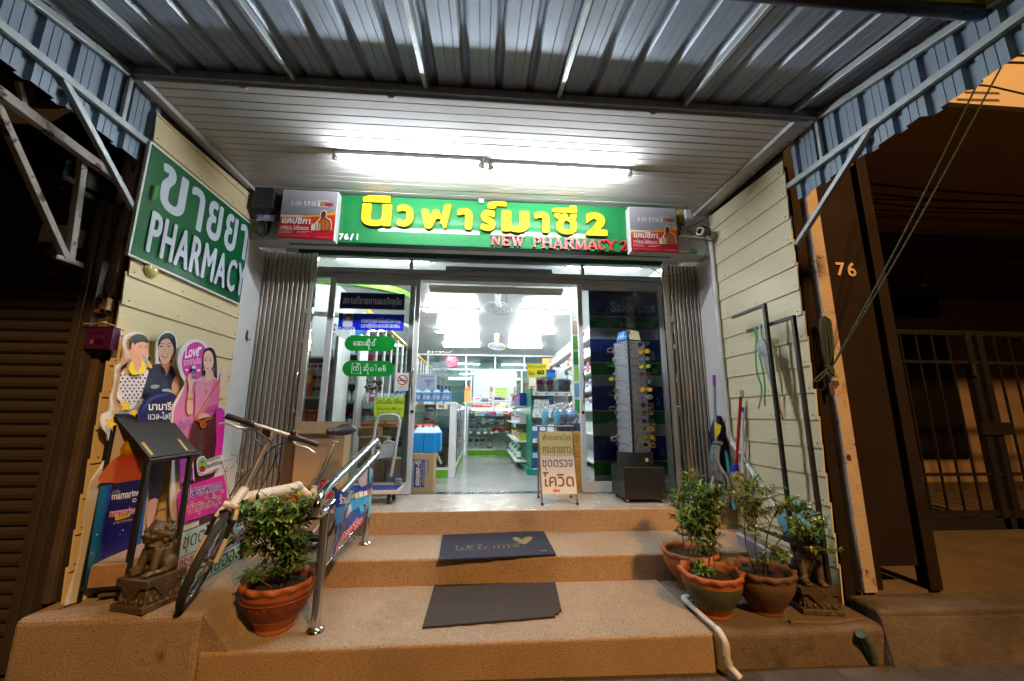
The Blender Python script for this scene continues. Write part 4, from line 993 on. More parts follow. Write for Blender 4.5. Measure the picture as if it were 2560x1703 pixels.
p.txt('แอลกอฮอล', .06, .71, .95, .95, '2e2e18', 0)
p.build('handwriting', t)

# ================================================================ black menu stand and the timber offcut on it
A0 = onZ(193, 1508, Z2); B0 = onZ(305, 1504, Z2); Dx = Vector((0, .36, 0))
At = onY(286, 1042, A0.y+.01); Bt = onY(371, 1148, B0.y+.05)
t = thing('menu_stand', 'black steel menu stand with a tilted plate before the woman-and-girl board', 'stand', tuple((A0+B0)/2))
for P0, P1 in ((A0, At), (B0, Bt), (A0+Dx, At+Dx), (B0+Dx*.95, Bt+Dx*.9)):
    b = MB(m_black); b.bar(P0, P1, .024, .024, (0, 1, 0)); b.build('leg', t, bevel=.002)
b = MB(m_black)
e = (Bt-At).normalized(); n_ = e.cross(Dx.normalized()).normalized()
b.obox((At+Bt)/2+Dx/2+Vector((0, 0, .012)), (Bt-At)*.53, Dx*.52, n_*.006); b.build('plate', t, bevel=.002)
b = MB(m_black); b.bar(Bt+e*.015-Vector((0, .02, 0)), Bt+Dx*.9+e*.015+Vector((0, .06, 0)), .012, .035, n_); b.build('ledge', t)
b = MB(P('b89a5c', .6))
for s_ in (.06, .8): b.obox(Bt+Dx*s_-e*.045+Vector((0, 0, .020)), e*.045, Dx.normalized()*.010, n_*.002)
b.build('peeling_tape', t, kind='stuff')
lz = Z2+.07
b = MB(m_black)
for q0, q1 in ((A0, B0), (A0+Dx, B0+Dx), (A0, A0+Dx), (B0, B0+Dx)): b.bar(Vector((q0.x, q0.y, lz)), Vector((q1.x, q1.y, lz)), .016, .022)
b.build('lower_frame', t)
t = thing('timber_block', 'squared offcut of pale timber lying across the foot of the menu stand', 'timber', ((A0.x+B0.x)/2, 2.5, lz))
mw = M('raw_timber', (.34, .23, .145), .8, var=.25, vs=5, stretch=(1, .15, 1), stain=[((.20, .115, .06), 4, .58, .15)])
b = MB(mw); b.obox(((A0.x+B0.x)/2-.005, 2.53, lz+.068), (.075, .012, 0), (-.03, .19, .008), (0, 0, .055)); b.build('timber', t, bevel=.008)
MB(M('end_grain', (.36, .21, .11), .85, var=.3, vs=14)).obox(((A0.x+B0.x)/2+.0255, 2.339, lz+.060), (.071, .012, 0), (-.0003, .002, 0), (0, 0, .051)).build('end_grain', t)
t = thing('paper_bundle', 'flattened pale cartons lying on the landing under the menu stand', 'carton', (-1.86, 2.62, Z2))
b = MB(P('8e9aa6', .6)).obox((-1.84, 2.62, Z2+.014), (.11, .02, .004), (-.03, .20, 0), (0, 0, .008)); b.build('sheet', t)
b = MB(P('55504c', .7)).obox((-1.86, 2.56, Z2+.034), (.10, .03, .002), (-.02, .18, 0), (0, 0, .006)); b.build('sheet', t)

# ================================================================ guardian lions
def lion_mesh(name, m, g):
    """seated guardian lion facing -y, base at z=0, about .27 high; merged into one carved body"""
    b = MB(m); R = lambda ax, d: Matrix.Rotation(rad(d), 3, ax)
    b.ball((0, .035, .085), (.058, .070, .085), 16); b.ball((0, -.005, .115), (.052, .050, .070), 16)      # haunch, chest
    b.ball((0, .055, .045), (.070, .055, .045), 14)
    for s in (-1, 1):
        b.ball((s*.058, .035, .040), (.026, .050, .040), 12); b.ball((s*.062, -.018, .014), (.020, .034, .014), 10)
        b.tube([(s*.036, -.030, .12), (s*.043, -.046, .065), (s*.043, -.055, .02)], [.026, .021, .019], 10); b.ball((s*.043, -.066, .013), (.023, .028, .014), 10)
        for k in (-1, 0, 1): b.ball((s*.043+k*.013, -.088, .010), (.007, .012, .009), 8)
        b.ball((s*.052, -.018, .232), (.012, .010, .016), 8)
    b.ball((-.055, -.075, .026), (.024, .024, .022), 12)
    b.ball((0, -.018, .205), (.056, .055, .052), 16); b.ball((0, -.062, .190), (.036, .030, .026), 12); b.ball((0, -.070, .170), (.030, .022, .014), 10)
    b.ball((0, -.088, .203), (.013, .010, .010), 8)
    for s in (-1, 1): b.ball((s*.026, -.062, .222), (.015, .014, .011), 8); b.ball((s*.028, -.070, .212), (.009, .008, .008), 8); b.ball((s*.030, -.072, .188), (.013, .013, .012), 8)
    r2 = random.Random(11)
    for i in range(46):                                                            # curls of the mane
        a = rad(r2.uniform(-20, 200)); h = r2.uniform(.135, .258)
        rr = .060*math.sqrt(max(.12, 1-((h-.195)/.075)**2)); b.ball((rr*math.cos(a), .004+rr*math.sin(a), h), .0125, 7)
    for i in range(9):
        a = rad(-150+i*15); b.ball((.040*math.cos(a), -.018+.046*math.sin(a), .150-.008*abs(4-i)*.4), .011, 7)
    b.tube([(0, .10, .03), (0, .125, .09), (0, .115, .15)], [.018, .022, .012], 8)
    me = b.mesh(name); o = bpy.data.objects.new(name, me); COL.objects.link(o)
    md = o.modifiers.new('merge', 'REMESH'); md.mode = 'VOXEL'; md.voxel_size = .0042
    sm = o.modifiers.new('soft', 'SMOOTH'); sm.factor = .5; sm.iterations = 2
    dg = bpy.context.evaluated_depsgraph_get(); ev = o.evaluated_get(dg)
    m2 = bpy.data.meshes.new_from_object(ev); m2.materials.clear(); m2.materials.append(m)
    for pl in m2.polygons: pl.use_smooth = True
    bpy.data.objects.remove(o); return m2
m_lion = M('aged_bronze_paint', (.12, .088, .055), .5, .25, var=.4, vs=28, bump=.5, bs=120, stain=[((.05, .035, .022), 16, .55, .1), ((.30, .21, .10), 22, .60, .06)])
lion_me = lion_mesh('lion_body', m_lion, None)
def lion(label, loc, rz, ph, sc=1):
    t = thing('lion_statue', label, 'statue', loc, 'guardian lions at the steps', rz)
    w = .115*sc; b = MB(m_lion)
    b.box(-w, w, -w, w, 0, ph*.22); b.add([(-w*.84, -w*.84, ph*.22), (w*.84, -w*.84, ph*.22), (w*.84, w*.84, ph*.22), (-w*.84, w*.84, ph*.22), (-w*.78, -w*.78, ph*.75), (w*.78, -w*.78, ph*.75), (w*.78, w*.78, ph*.75), (-w*.78, w*.78, ph*.75)], [(0, 1, 5, 4), (1, 2, 6, 5), (2, 3, 7, 6), (3, 0, 4, 7)])
    b.box(-w*.95, w*.95, -w*.95, w*.95, ph*.75, ph); b.build('pedestal', t, bevel=.006, local=True)
    b = MB(m_lion)
    for k in range(4):
        a = Matrix.Rotation(rad(90*k), 3, 'Z')
        pts = [a @ Vector(q) for q in ((-w*.85, -w*.97, ph*1.0), (w*.85, -w*.97, ph*1.0), (0, -w*.90, ph*.26))]
        b.sheet(pts, a @ Vector((0, -1, .05)), .006)
        for i in range(5): b.ball(a @ Vector((-w*.6+i*w*.3, -w*.82, ph*.3)), (w*.13, w*.10, ph*.12), 8)
    b.build('carved_drape', t, local=True)
    o = bpy.data.objects.new('lion_body', lion_me); COL.objects.link(o); o.parent = t; o.location = (0, .01, ph); o.scale = (sc*1.02, sc*1.0, sc*1.08)
    return t
lion('bronze-painted lion statue on the landing between the menu stand and the bicycle wheel', (-1.672, 2.325, Z2), rad(-16), .145, .9)
lion('bronze-painted lion statue on the right landing beside the plant with white flowers', (2.0, 2.46, Z1-.007), rad(-10), .135)

# ================================================================ handrail with a banner
XH = -.852
t = thing('handrail', 'stainless steel handrail standing on the steps', 'handrail', (XH, 2.36, Z1))
for (y, z, zt_) in ((2.36, Z1, .26), (3.205, Z2, .40)):
    b = MB(m_chrome); b.cyl((XH, y, z), (XH, y, zt_), .0245, 18); b.build('post', t)
    b = MB(m_chrome); b.lathe([(.046, 0), (.046, .005), (.040, .014), (.026, .022)], (XH, y, z), 20); b.build('base_flange', t)
path = [(3.20, .545), (2.80, .464), (2.46, .396), (2.34, .368), (2.262, .335), (2.235, .30), (2.255, .262), (2.31, .250), (2.40, .268), (2.80, .344), (3.20, .420), (3.34, .445), (3.395, .475), (3.395, .53), (3.35, .562), (3.28, .561)]
b = MB(m_chrome); b.tube([Vector((XH, v.x, v.y)) for v in smooth_path([(a, c_, 0) for a, c_ in path], 4, True)], .0245, 16, closed=True); b.build('rail_loop', t)
b = MB(m_chrome)
for y, z in ((2.47, .398), (3.12, .529)): b.cyl((XH, y-.006, z-.0012), (XH, y+.006, z+.0012), .0262, 18)
b.build('weld_ring', t)
b = MB(m_chrome); b.tube([(XH+.01, 2.36, -.045), (XH+.01, 3.205, .045)], .0075, 8); b.build('thin_rod', t)
b = MB(m_chrome); b.tube([(XH+.01, 2.86, .008), (XH+.012, 2.865, -.03), (XH+.03, 2.87, -.05)], .004, 6); b.build('rod_hook', t)
# printed vinyl banner tied to the rail
t = thing('vinyl_banner', 'blue printed vinyl banner tied to the handrail', 'banner', (XH+.03, 2.7, .1))
def bw(u, v):
    y = 2.385+.80*u; zt_ = .352-.035*u-.05*math.sin(math.pi*u); zb_ = -.015+.105*u+.02*u
    return Vector((XH+.030+.030*math.sin(3.0*math.pi*u+2*v)*(1-.5*v)+.02*math.sin(math.pi*u), y, zt_+(zb_-zt_)*v))
def bandmap(k): return lambda u, v: bw(u, v)
b = MB(P('1c3f9c', .25, coat=.4)); b.smooth = True; NU, NV = 24, 8
cols = {}
for j in range(NV):
    for i in range(NU):
        u, v = (i+.5)/NU, (j+.5)/NV
        c_ = '1d2f8e' if v < .20 else ('1f7fc8' if (u+v*.6) < .55 else ('2a9ed6' if v < .55 else '1a49a8'))
        if u < .06 and v > .5: c_ = '1a2668'
        if v > .82: c_ = '1b2b86'
        b.use(P(c_, .25, coat=.4), True); q = [bw((i+a)/NU, (j+d)/NV) for a, d in ((0, 0), (0, 1), (1, 1), (1, 0))]
        b.add(q, [(0, 1, 2, 3)])
b.build('vinyl', t)
p = Print(bw, (1, 0, 0), .25, coat=.4)
p.k = 4
def bt(s, u0, v0, u1, v1, c_, bold, lift=.003):
    """lettering bent along the banner"""
    q, fs, eg, asp = glyphs(s, bold, 3)
    p.mb.use(P(c_, .3, coat=.3), False).add([bw(u0+(u1-u0)*a, v1+(v0-v1)*d)+Vector((lift, 0, 0)) for a, d in q], fs)
bt('ร้านนี้เข้าร่วมโครงการ', .04, .05, .62, .20, 'dfe6f4', .012); bt('คนละครึ่ง', .05, .74, .60, .985, 'f2eef0', .07, .003); bt('คนละครึ่ง', .055, .75, .595, .975, 'd01c28', .02, .0042)
for i in range(7):
    u = .50+.065*i; p.mb.use(P(['d8d46a', 'cfe3ea', 'e8e6e2', 'd2605a', 'e8c84a', '7cc06a', 'e6e2da'][i], .3), False); q = [bw(u+a, .10+.02*i+d)+Vector((.003, 0, 0)) for a, d in ((0, 0), (0, .14), (.055, .15), (.055, .01))]; p.mb.add(q, [(0, 1, 2, 3)])
for (u0, v0, u1, v1, c_) in ((.22, .30, .42, .52, 'e9edf2'), (.16, .36, .24, .62, '8c3444'), (.07, .52, .14, .80, '1c1f3e'), (.62, .44, .95, .52, 'e2ebf4'), (.66, .55, .92, .60, 'cfe0f0'), (.54, .46, .62, .70, '49b2dc'), (.66, .64, .88, .70, 'dfe8f0')):
    p.mb.use(P(c_, .3), False).add([bw(a, d)+Vector((.0028, 0, 0)) for a, d in ((u0, v0), (u0+.02, v1), (u1, v1-.03), (u1-.02, v0))], [(0, 1, 2, 3)])
bt('50', .30, .33, .38, .44, '3a4a7a', .02, .004)
p.build('print', t)
b = MB(P('5fb8d4', .4)); b.sheet([(XH+.028, 3.09, .39), (XH+.028, 3.17, .36), (XH+.03, 3.185, .05), (XH+.03, 3.14, .02), (XH+.03, 3.10, .2)], (1, 0, 0), .003); b.build('folded_edge', t)
b = MB(P('c8bcc0', .5)); b.sheet([(XH+.012, 2.86, .34), (XH+.012, 3.10, .375), (XH+.012, 3.10, .20), (XH+.012, 3.0, .24)], (1, 0, 0), .002); b.build('back_flap', t)

# ================================================================ folding bicycle
m_bw = M('bicycle_cream', (.66, .62, .56), .35, var=.1, vs=10, coat=.3, stain=[((.42, .30, .20), 10, .64, .1)])
m_tyre = M('tyre_rubber', (.028, .024, .022), .8, var=.2, vs=30, bump=.5, bs=200)
Hf = Vector((-1.40, 2.285, Z2+.222)); Hr = Vector((-1.155, 3.11, Z2+.222))
t = thing('bicycle', 'small cream folding bicycle parked on the landing against the handrail', 'bicycle', (-1.27, 2.7, Z2))
def wheel(H, yaw, lean, r=.202):
    y, l = rad(yaw), rad(lean); d = Vector((math.sin(y), math.cos(y), 0)); nn = Vector((math.cos(y), -math.sin(y), 0)); v = Vector((0, 0, 1))*math.cos(l)+nn*math.sin(l); ax = d.cross(v)
    H = Vector((H.x, H.y, Z2+.222*math.cos(l)))
    ring = lambda rr, o=0: [H+ax*o+(d*math.cos(a)+v*math.sin(a))*rr for a in (2*math.pi*i/40 for i in range(40))]
    w = MB(m_tyre).tube(ring(r), .0185, 10, closed=True).build('wheel', t)
    b = MB(M('rim_alloy', (.55, .54, .52), .3, .85, var=.1, vs=20)); b.tube(ring(r-.020), .0095, 8, closed=True); b.build('rim', w, local=True)
    b = MB(M('spoke_steel', (.3, .28, .26), .4, .8))
    for i in range(20):
        a = 2*math.pi*i/20; o = .018*(1 if i % 2 else -1); a2 = a+.5*(1 if i % 4 < 2 else -1)
        b.tube([H+ax*o+(d*math.cos(a2)+v*math.sin(a2))*.016, H+(d*math.cos(a)+v*math.sin(a))*(r-.024)], .0013, 4)
    b.build('spoke', w, kind='stuff', local=True)
    b = MB(m_chrome); b.cyl(H-ax*.034, H+ax*.034, .014, 12); b.cyl(H-ax*.052, H+ax*.052, .005, 8); b.build('hub', w, local=True)
    return d, v, ax, H
d, v, ax, Hf = wheel(Hf, -18, 17); d2_, v2_, ax2, Hr = wheel(Hr, 14, 5)
crown = Hf+v*.262+d*.03
b = MB(m_bw)
for s in (-1, 1):
    b.tube(smooth_path([Hf+ax*.047*s, Hf+ax*.047*s+v*.12, Hf+ax*.042*s+v*.215+d*.012, crown+ax*.03*s-v*.01], 3), .0125, 8)
b.tube([crown-ax*.04, crown+ax*.04], .017, 8); b.build('fork', t)
head_b = crown; head_t = onY(612, 1222, 2.43)
b = MB(m_bw); b.tube([head_b-v*.005, head_t], .024, 12); b.build('head_tube', t)
b = MB(m_black)
for s in (-1, 1):
    c_ = Hf+ax*.045*s+v*.16; b.obox(c_, ax*.010, v*.045, d*.012); b.ball(c_+ax*.01*s-d*.015, .009, 8)
b.tube(smooth_path([Hf+v*.235-d*.03+ax*.03, Hf+v*.255-d*.035, Hf+v*.235-d*.03-ax*.03], 3), .010, 6); b.build('front_brake', t)
mt0, mt1 = onY(598, 1250, 2.47), onY(742, 1219, 2.80)
b = MB(m_bw); b.tube([mt0, (mt0+mt1)/2, mt1], [.036, .036, .034], 16); b.ball(mt1, .040, 12); b.build('main_tube', t)
b = MB(m_black); q = mt0+(mt1-mt0)*.28; b.ball(q+Vector((.02, -.035, 0)), (.013, .010, .02), 10); b.build('hinge_clasp', t)
b = MB(m_bw); b.tube([mt0, head_t-Vector((0, 0, .03))], .032, 12); b.build('head_joint', t)
# stem, bar, grips, levers
bl, br = onY(566, 1040, 2.46), onY(797, 1112, 2.55); bd = (br-bl).normalized(); cl = onY(682, 1079, 2.505)
b = MB(M('brushed_alloy', (.50, .51, .53), .35, .85, var=.15, vs=12)); b.tube([head_t, head_t+(cl-head_t)*.12, cl], [.023, .017, .016], 12); b.build('stem', t)
b = MB(M('bar_alloy', (.70, .69, .67), .3, .6)); b.tube([bl+bd*.08, br-bd*.08], .0125, 12); b.build('handlebar', t)
for a, s in ((bl, 1), (br, -1)):
    b = MB(m_blackp); L_ = .125
    b.tube([a, a+bd*s*.01, a+bd*s*L_*.5, a+bd*s*L_], [.0165, .0185, .017, .018], 12); b.ball(a+bd*s*(L_+.015), (.024, .022, .022), 10); b.build('grip', t)
    b = MB(m_chrome); b.use(M('bar_alloy')); q = a+bd*s*(L_+.03); b.tube(smooth_path([q+Vector((0, -.012, -.02)), q-bd*s*.05+Vector((0, -.045, -.033)), q-bd*s*.11+Vector((0, -.05, -.028)), q-bd*s*.155+Vector((0, -.05, -.045))], 4), [.007]*12+[.009], 8); b.build('brake_lever', t)
    b = MB(m_blackp); b.obox(q+Vector((0, -.01, -.012)), bd*.018, Vector((0, .016, 0)), Vector((0, 0, .018))); b.build('lever_clamp', t)
b = MB(m_blackp); q = bl+bd*.245; b.obox(q+Vector((0, -.012, -.022)), bd*.022, Vector((0, .012, 0)), Vector((0, 0, .022))); q = br-bd*.155; b.build('bike_lamp', t)
b = MB(m_blackp); b.ball(q+Vector((0, -.006, .024)), .018, 10); b.ball(q+Vector((0, -.006, .0)), .015, 8); b.build('bell', t)
b = MB(m_blackp)
for pts in ([(595, 1065), (640, 1100), (665, 1130), (640, 1190), (600, 1230)], [(648, 1085), (700, 1120), (690, 1150), (700, 1190), (690, 1215)], [(735, 1105), (690, 1115), (640, 1160), (600, 1200), (575, 1240)], [(600, 1060), (660, 1090), (690, 1140), (640, 1240)]):
    b.tube(smooth_path([onY(x, y, 2.44+.02*i) for i, (x, y) in enumerate(pts)], 4), .0032, 6)
b.build('brake_cable', t)
# seat post, saddle, rear frame, crank
sp0, sp1 = onY(786, 1222, 2.86), onY(836, 1110, 2.98)
b = MB(m_chrome); b.tube([sp0, sp1], .0155, 14); b.build('seat_post', t)
b = MB(m_bw); b.tube([mt1, sp0-Vector((0, 0, .06)), sp0+Vector((0, 0, .02))], [.03, .022, .021], 12)
bb = sp0-Vector((.02, .10, .30))
b.tube([sp0, bb], .021, 10)
for s in (-1, 1): b.tube([bb+ax2*.03*s, Hr+ax2*.05*s], .009, 8); b.tube([sp0-Vector((0, 0, .03))+ax2*.02*s, Hr+ax2*.05*s], .008, 8)
b.build('rear_frame', t)
sd = MB(m_blackp); sd.smooth = True
sc0 = onY(846, 1080, 3.0); sdir = Vector((.22, .95, .03)).normalized(); sx_ = Vector((0, 0, 1)).cross(sdir).normalized()*-1
prof = [(-.135, .012, .010), (-.12, .022, .020), (-.07, .026, .024), (-.02, .036, .028), (.03, .062, .036), (.075, .082, .042), (.11, .078, .040), (.135, .05, .03), (.142, .015, .012)]
vs = []
for (l_, w_, h_) in prof:
    for j in range(14):
        a = 2*math.pi*j/14; z_ = math.sin(a)*h_*1.15
        if z_ < 0: z_ *= .8
        vs.append(sc0+sdir*l_+sx_*math.cos(a)*w_+Vector((0, 0, z_+.012*abs(l_)/.14)))
n_ = len(prof)
sd.add(vs, [(i*14+j, i*14+(j+1) % 14, (i+1)*14+(j+1) % 14, (i+1)*14+j) for i in range(n_-1) for j in range(14)]+[tuple(range(13, -1, -1)), tuple((n_-1)*14+j for j in range(14))]); sd.build('saddle', t)
b = MB(m_chrome); b.ball(sp1+Vector((0, 0, .012)), (.02, .02, .016), 8)
for s in (-1, 1): b.tube([sc0-sdir*.08+sx_*.018*s-Vector((0, 0, .02)), sc0-sdir*.02+sx_*.022*s-Vector((0, 0, .034)), sc0+sdir*.07+sx_*.03*s-Vector((0, 0, .02))], .004, 6)
b.build('saddle_rail', t)
ca = ax2 if ax2.x > 0 else -ax2
b = MB(m_chrome); b.cyl(bb-ca*.06, bb+ca*.06, .018, 12); b.bar(bb+ca*.062, bb+ca*.066+Vector((.05, -.10, .06)), .012, .018); b.bar(bb-ca*.062, bb-ca*.066-Vector((.05, -.10, .06)), .012, .018); b.build('crank', t)
b = MB(m_blackp); b.obox(bb+ca*.105+Vector((.05, -.10, .06)), ca*.042, Vector((0, .028, 0)), Vector((0, 0, .010))); b.build('pedal', t)
b = MB(m_blackp); b.obox(bb-ca*.105-Vector((.05, -.10, .06)), ca*.042, Vector((0, .028, 0)), Vector((0, 0, .010))); b.build('pedal', t)
b = MB(m_black); b.lathe([(.07, -.002), (.07, .002)], bb+ca*.045, 24, axis=ca); b.build('chainring', t)
b = MB(m_black); b.tube([bb+Vector((-.03, .05, 0)), Vector((-1.22, 2.93, Z2+.012))], .006, 6); b.build('kickstand', t)
# ================================================================ porch fittings
YB_ = 3.41
t = thing('electric_meter', 'black electricity meter in the upper left corner of the porch', 'meter', tuple(onY(665, 500, YB_)))
c0, c1 = onY(641, 462, 3.33), onY(688, 534, 3.33)
b = MB(M('meter_black', (.022, .022, .025), .35, coat=.2)); b.box(c0.x-.01, c1.x+.02, 3.36, YB_, c1.z-.03, c0.z+.01); b.build('back_case', t, bevel=.008)
b = MB(M('meter_black')); w_ = c1.x-c0.x
b.add([(c0.x, 3.30, c1.z+.04), (c1.x-.02, 3.30, c1.z+.04), (c1.x-.02, 3.30, c0.z-.02), (c0.x, 3.30, c0.z-.02), (c0.x-.005, 3.36, c1.z), (c1.x+.015, 3.36, c1.z), (c1.x+.015, 3.36, c0.z), (c0.x-.005, 3.36, c0.z)], [(0, 1, 2, 3), (1, 5, 6, 2), (0, 3, 7, 4), (3, 2, 6, 7), (0, 4, 5, 1)]); b.build('cover', t, bevel=.004)
b = MB(P('2e3034', .2)); b.box(c0.x+.03, c1.x-.045, 3.298, 3.301, c0.z-.10, c0.z-.035); b.build('window', t)
a, e = onY(643, 536, 3.32), onY(686, 553, 3.32)
F = lambda u, v: Vector((a.x+(e.x-a.x)*u, 3.32, a.z-(a.z-e.z)*v)); p = Print(F, (0, -1, 0), .5); p.mb.use(P('6d5c86')).box(a.x, e.x, 3.32, 3.324, e.z, a.z); p.rect(.4, .12, .7, .34, 'bdb6d2'); p.rect(.08, .45, .92, .52, 'c3b9d6'); p.rect(.08, .62, .92, .67, 'c3b9d6'); p.rect(0, .80, 1, .98, 'a79bc4'); p.build('label_plate', t)
b = MB(m_blackp)
for i, (dx, dz) in enumerate(((-.06, .13), (-.03, .15), (0, .12), (.03, .11), (.05, .10))):
    q = onY(664, 553, 3.36); b.tube(smooth_path([q+Vector((dx*.5, 0, .03)), q+Vector((dx-.015, -.01-.01*i, -dz*.6)), q+Vector((dx*.6, -.015, -dz)), q+Vector((.045-.01*i, -.01, -dz*.8)), q+Vector((.035-.01*i, .02, .02))], 4), .006, 6)
b.build('cable', t)

t = thing('security_camera', 'black and cream security camera on the right end of the porch', 'camera', tuple(onX(1790, 590, XR)))
q = onX(1782, 592, XR-.01); ln = onY(1748, 578, q.y-.12); ax_ = (ln-q); L_ = ax_.length; ax_.normalize()
b = MB(M('camera_cream', (.62, .58, .48), .4)); b.lathe([(.045, 0), (.045, .02), (.03, .05), (.02, .06)], q, 18, axis=(-1, -.15, -.1)); b.tube([q+Vector((-.03, 0, -.02)), q+ax_*L_*.6-Vector((0, 0, .02))], [.03, .022], 12); b.build('mount', t)
b = MB(m_blackp); b.tube([q+ax_*L_*.38+Vector((.0, 0, .012)), q+ax_*L_*.92+Vector((0, 0, .006))], .040, 16); b.obox(q+ax_*L_*.7+Vector((0, 0, .045)), ax_*L_*.34, ax_.cross(Vector((0, 0, 1))).normalized()*.035, Vector((0, 0, .003))); b.build('housing', t)
b = MB(M('camera_cream')); b.tube([q+ax_*L_*.93, q+ax_*L_*1.0], [.041, .036], 16); b.build('lens_ring', t)
b = MB(P('08080a', .1, coat=.5)); b.ball(q+ax_*L_*.985, (.026, .026, .026), 14); b.build('lens', t)
b = MB(m_blackp)
for pts in ([(1790, 585), (1800, 560), (1790, 540), (1810, 500)], [(1713, 572), (1740, 560), (1765, 545), (1780, 520)], [(1716, 575), (1740, 588), (1752, 585)], [(1762, 600), (1768, 620), (1762, 640), (1740, 665), (1700, 685), (1660, 690), (1630, 670)]):
    b.tube(smooth_path([onY(x, y, 3.38-.02*i) for i, (x, y) in enumerate(pts)], 4), .004, 6)
b.build('cable', t)
t = thing('junction_box', 'small silver junction box hanging from the porch ceiling by the right advertising box', 'box', tuple(onY(1715, 520, 3.3)))
q = onY(1719, 537, 3.30); b = MB(m_alu_w); b.obox(q, (.030, .006, .004), (0, .022, 0), (-.006, 0, .045)); b.build('case', t, bevel=.003)
b = MB(m_chrome); b.cyl(onY(1714, 511, 3.30), Vector((q.x-.012, q.y, ZS)), .016, 10); b.tube([q+Vector((0, 0, .04)), onY(1714, 511, 3.30)], .008, 8); b.build('hanger', t)
b = MB(P('8a8a86')); b.tube(smooth_path([q+Vector((.0, 0, -.04)), onY(1714, 565, 3.34), onY(1706, 578, 3.38)], 4), .007, 6); b.build('cable', t)
t = thing('terminal_box', 'yellowish terminal box with tangled wires beside the right advertising box', 'box', tuple(onY(1699, 545, YB_)))
a, e = onY(1692, 528, 3.39), onY(1707, 557, 3.39); MB(P('a8924e', .5)).box(a.x, e.x, 3.36, 3.42, e.z, a.z).build('case', t, bevel=.004)
b = MB(m_blackp); r2 = random.Random(4)
for i in range(9):
    x, y = 1700+r2.uniform(-5, 12), 560+r2.uniform(0, 22); b.tube(smooth_path([onY(x+r2.uniform(-8, 8), y+r2.uniform(-8, 8), 3.36+r2.uniform(0, .04)) for _ in range(4)], 3), .004, 5)
b.build('wire_tangle', t)
t = thing('conduit', 'two short pale conduits on the wall under the security camera', 'pipe', tuple(onY(1725, 590, YB_)))
b = MB(m_pvc); b.tube([onY(1696, 588, 3.39), onY(1757, 594, 3.38)], .016, 10); b.build('pipe', t)
b = MB(m_pvc); b.tube([onY(1697, 626, 3.395), onY(1726, 628, 3.395)], .014, 10); b.build('pipe', t)
b = MB(P('3a7d96')); b.tube([onY(1725, 627, 3.39), onY(1742, 629, 3.38)], .018, 10); b.build('pipe_cap', t)

# ================================================================ drain pipes
t = thing('downpipe', 'pale PVC downpipe bending down along the right board wall', 'pipe', tuple(onX(1808, 1095, XR-.03)))
XP = XR-.035
pa, pb, pc, pd = onX(1767, 600, XP), onX(1774, 690, XP), onX(1807, 1092, XP), onX(1906, 1300, XP)
pa.y = pb.y = pc.y = 3.37; pd2 = Vector((XP-.01, 2.62, -.14))
b = MB(m_pvc); b.tube([pa, Vector((XP, 3.37, .62))], .020, 12); b.tube(smooth_path([Vector((XP, 3.37, .64)), Vector((XP, 3.37, .60)), Vector((XP, 3.34, .55)), Vector((XP, 3.30, .51))], 3), .024, 12); b.tube([Vector((XP, 3.32, .53)), pd2], .020, 12); b.build('pipe', t)
b = MB(m_pvc); b.cyl((XP, 3.37, 1.92), (XP, 3.37, 2.02), .025, 14); b.build('coupling', t)
b = MB(m_pvc); b.cyl((XP, 3.37, .86), (XP, 3.37, .93), .025, 14); b.build('coupling', t)
zp = Z1+.022
t = thing('drain_pipe', 'white PVC pipe lying over the right end of the bottom step', 'pipe', (1.2, 2.3, Z1))
k0, k1, k2, k3 = onZ(1738, 1490, zp), onZ(1707, 1496, zp), onZ(1800, 1580, zp), None
e1 = onZ(1812, 1592, zp); e1.y = Y1-.02; dn = Vector((e1.x+.012, Y1-.055, Z1-.03))
bt_ = Vector((dn.x+.004, Y1-.065, gz(1.2)+.055)); out = bt_+Vector((.03, -.035, -.035))
b = MB(m_pvc); b.tube([k0, k1+(k0-k1)*.3], .0140, 12); b.tube([k1+(k2-k1)*.1, k2], .0140, 12); b.build('pipe', t)
b = MB(m_pvc); b.tube([dn+Vector((0, 0, -.03)), bt_], .0140, 12); b.build('pipe', t)
b = MB(m_pvc); b.tube(smooth_path([k1+(k0-k1)*.36, k1+(k0-k1)*.1, k1+(k2-k1)*.06, k1+(k2-k1)*.22], 4), .0172, 12); b.build('elbow', t)
b = MB(m_pvc); b.tube(smooth_path([k2-(k2-k1)*.06, k2+(e1-k2)*.6, dn+Vector((0, 0, .012)), dn+Vector((.0, 0, -.045))], 4), .0172, 12)
b.build('elbow', t)
b = MB(m_pvc); b.tube(smooth_path([bt_+Vector((0, 0, .03)), bt_, bt_+(out-bt_)*.4, out], 3), .0172, 12, cap=False); b.use(m_dark).lathe([(0.001, 0), (.017, .0005)], out-(out-bt_).normalized()*.004, 12, axis=(out-bt_)); b.build('outlet_elbow', t)
t = thing('clay_drain', 'mossy green clay drain stub against the corner of the right landing', 'pipe', (2.09, 2.2, ZG))
b = MB(M('mossy_clay', (.085, .12, .085), .9, var=.35, vs=14, bump=.6, bs=60, stain=[((.05, .04, .03), 9, .58, .1)])); b.tube(smooth_path([onZ(2152, 1583, -.36), onZ(2168, 1602, -.40), onZ(2176, 1625, -.45), onZ(2184, 1660, -.53)], 4), .027, 12); b.build('pipe', t)

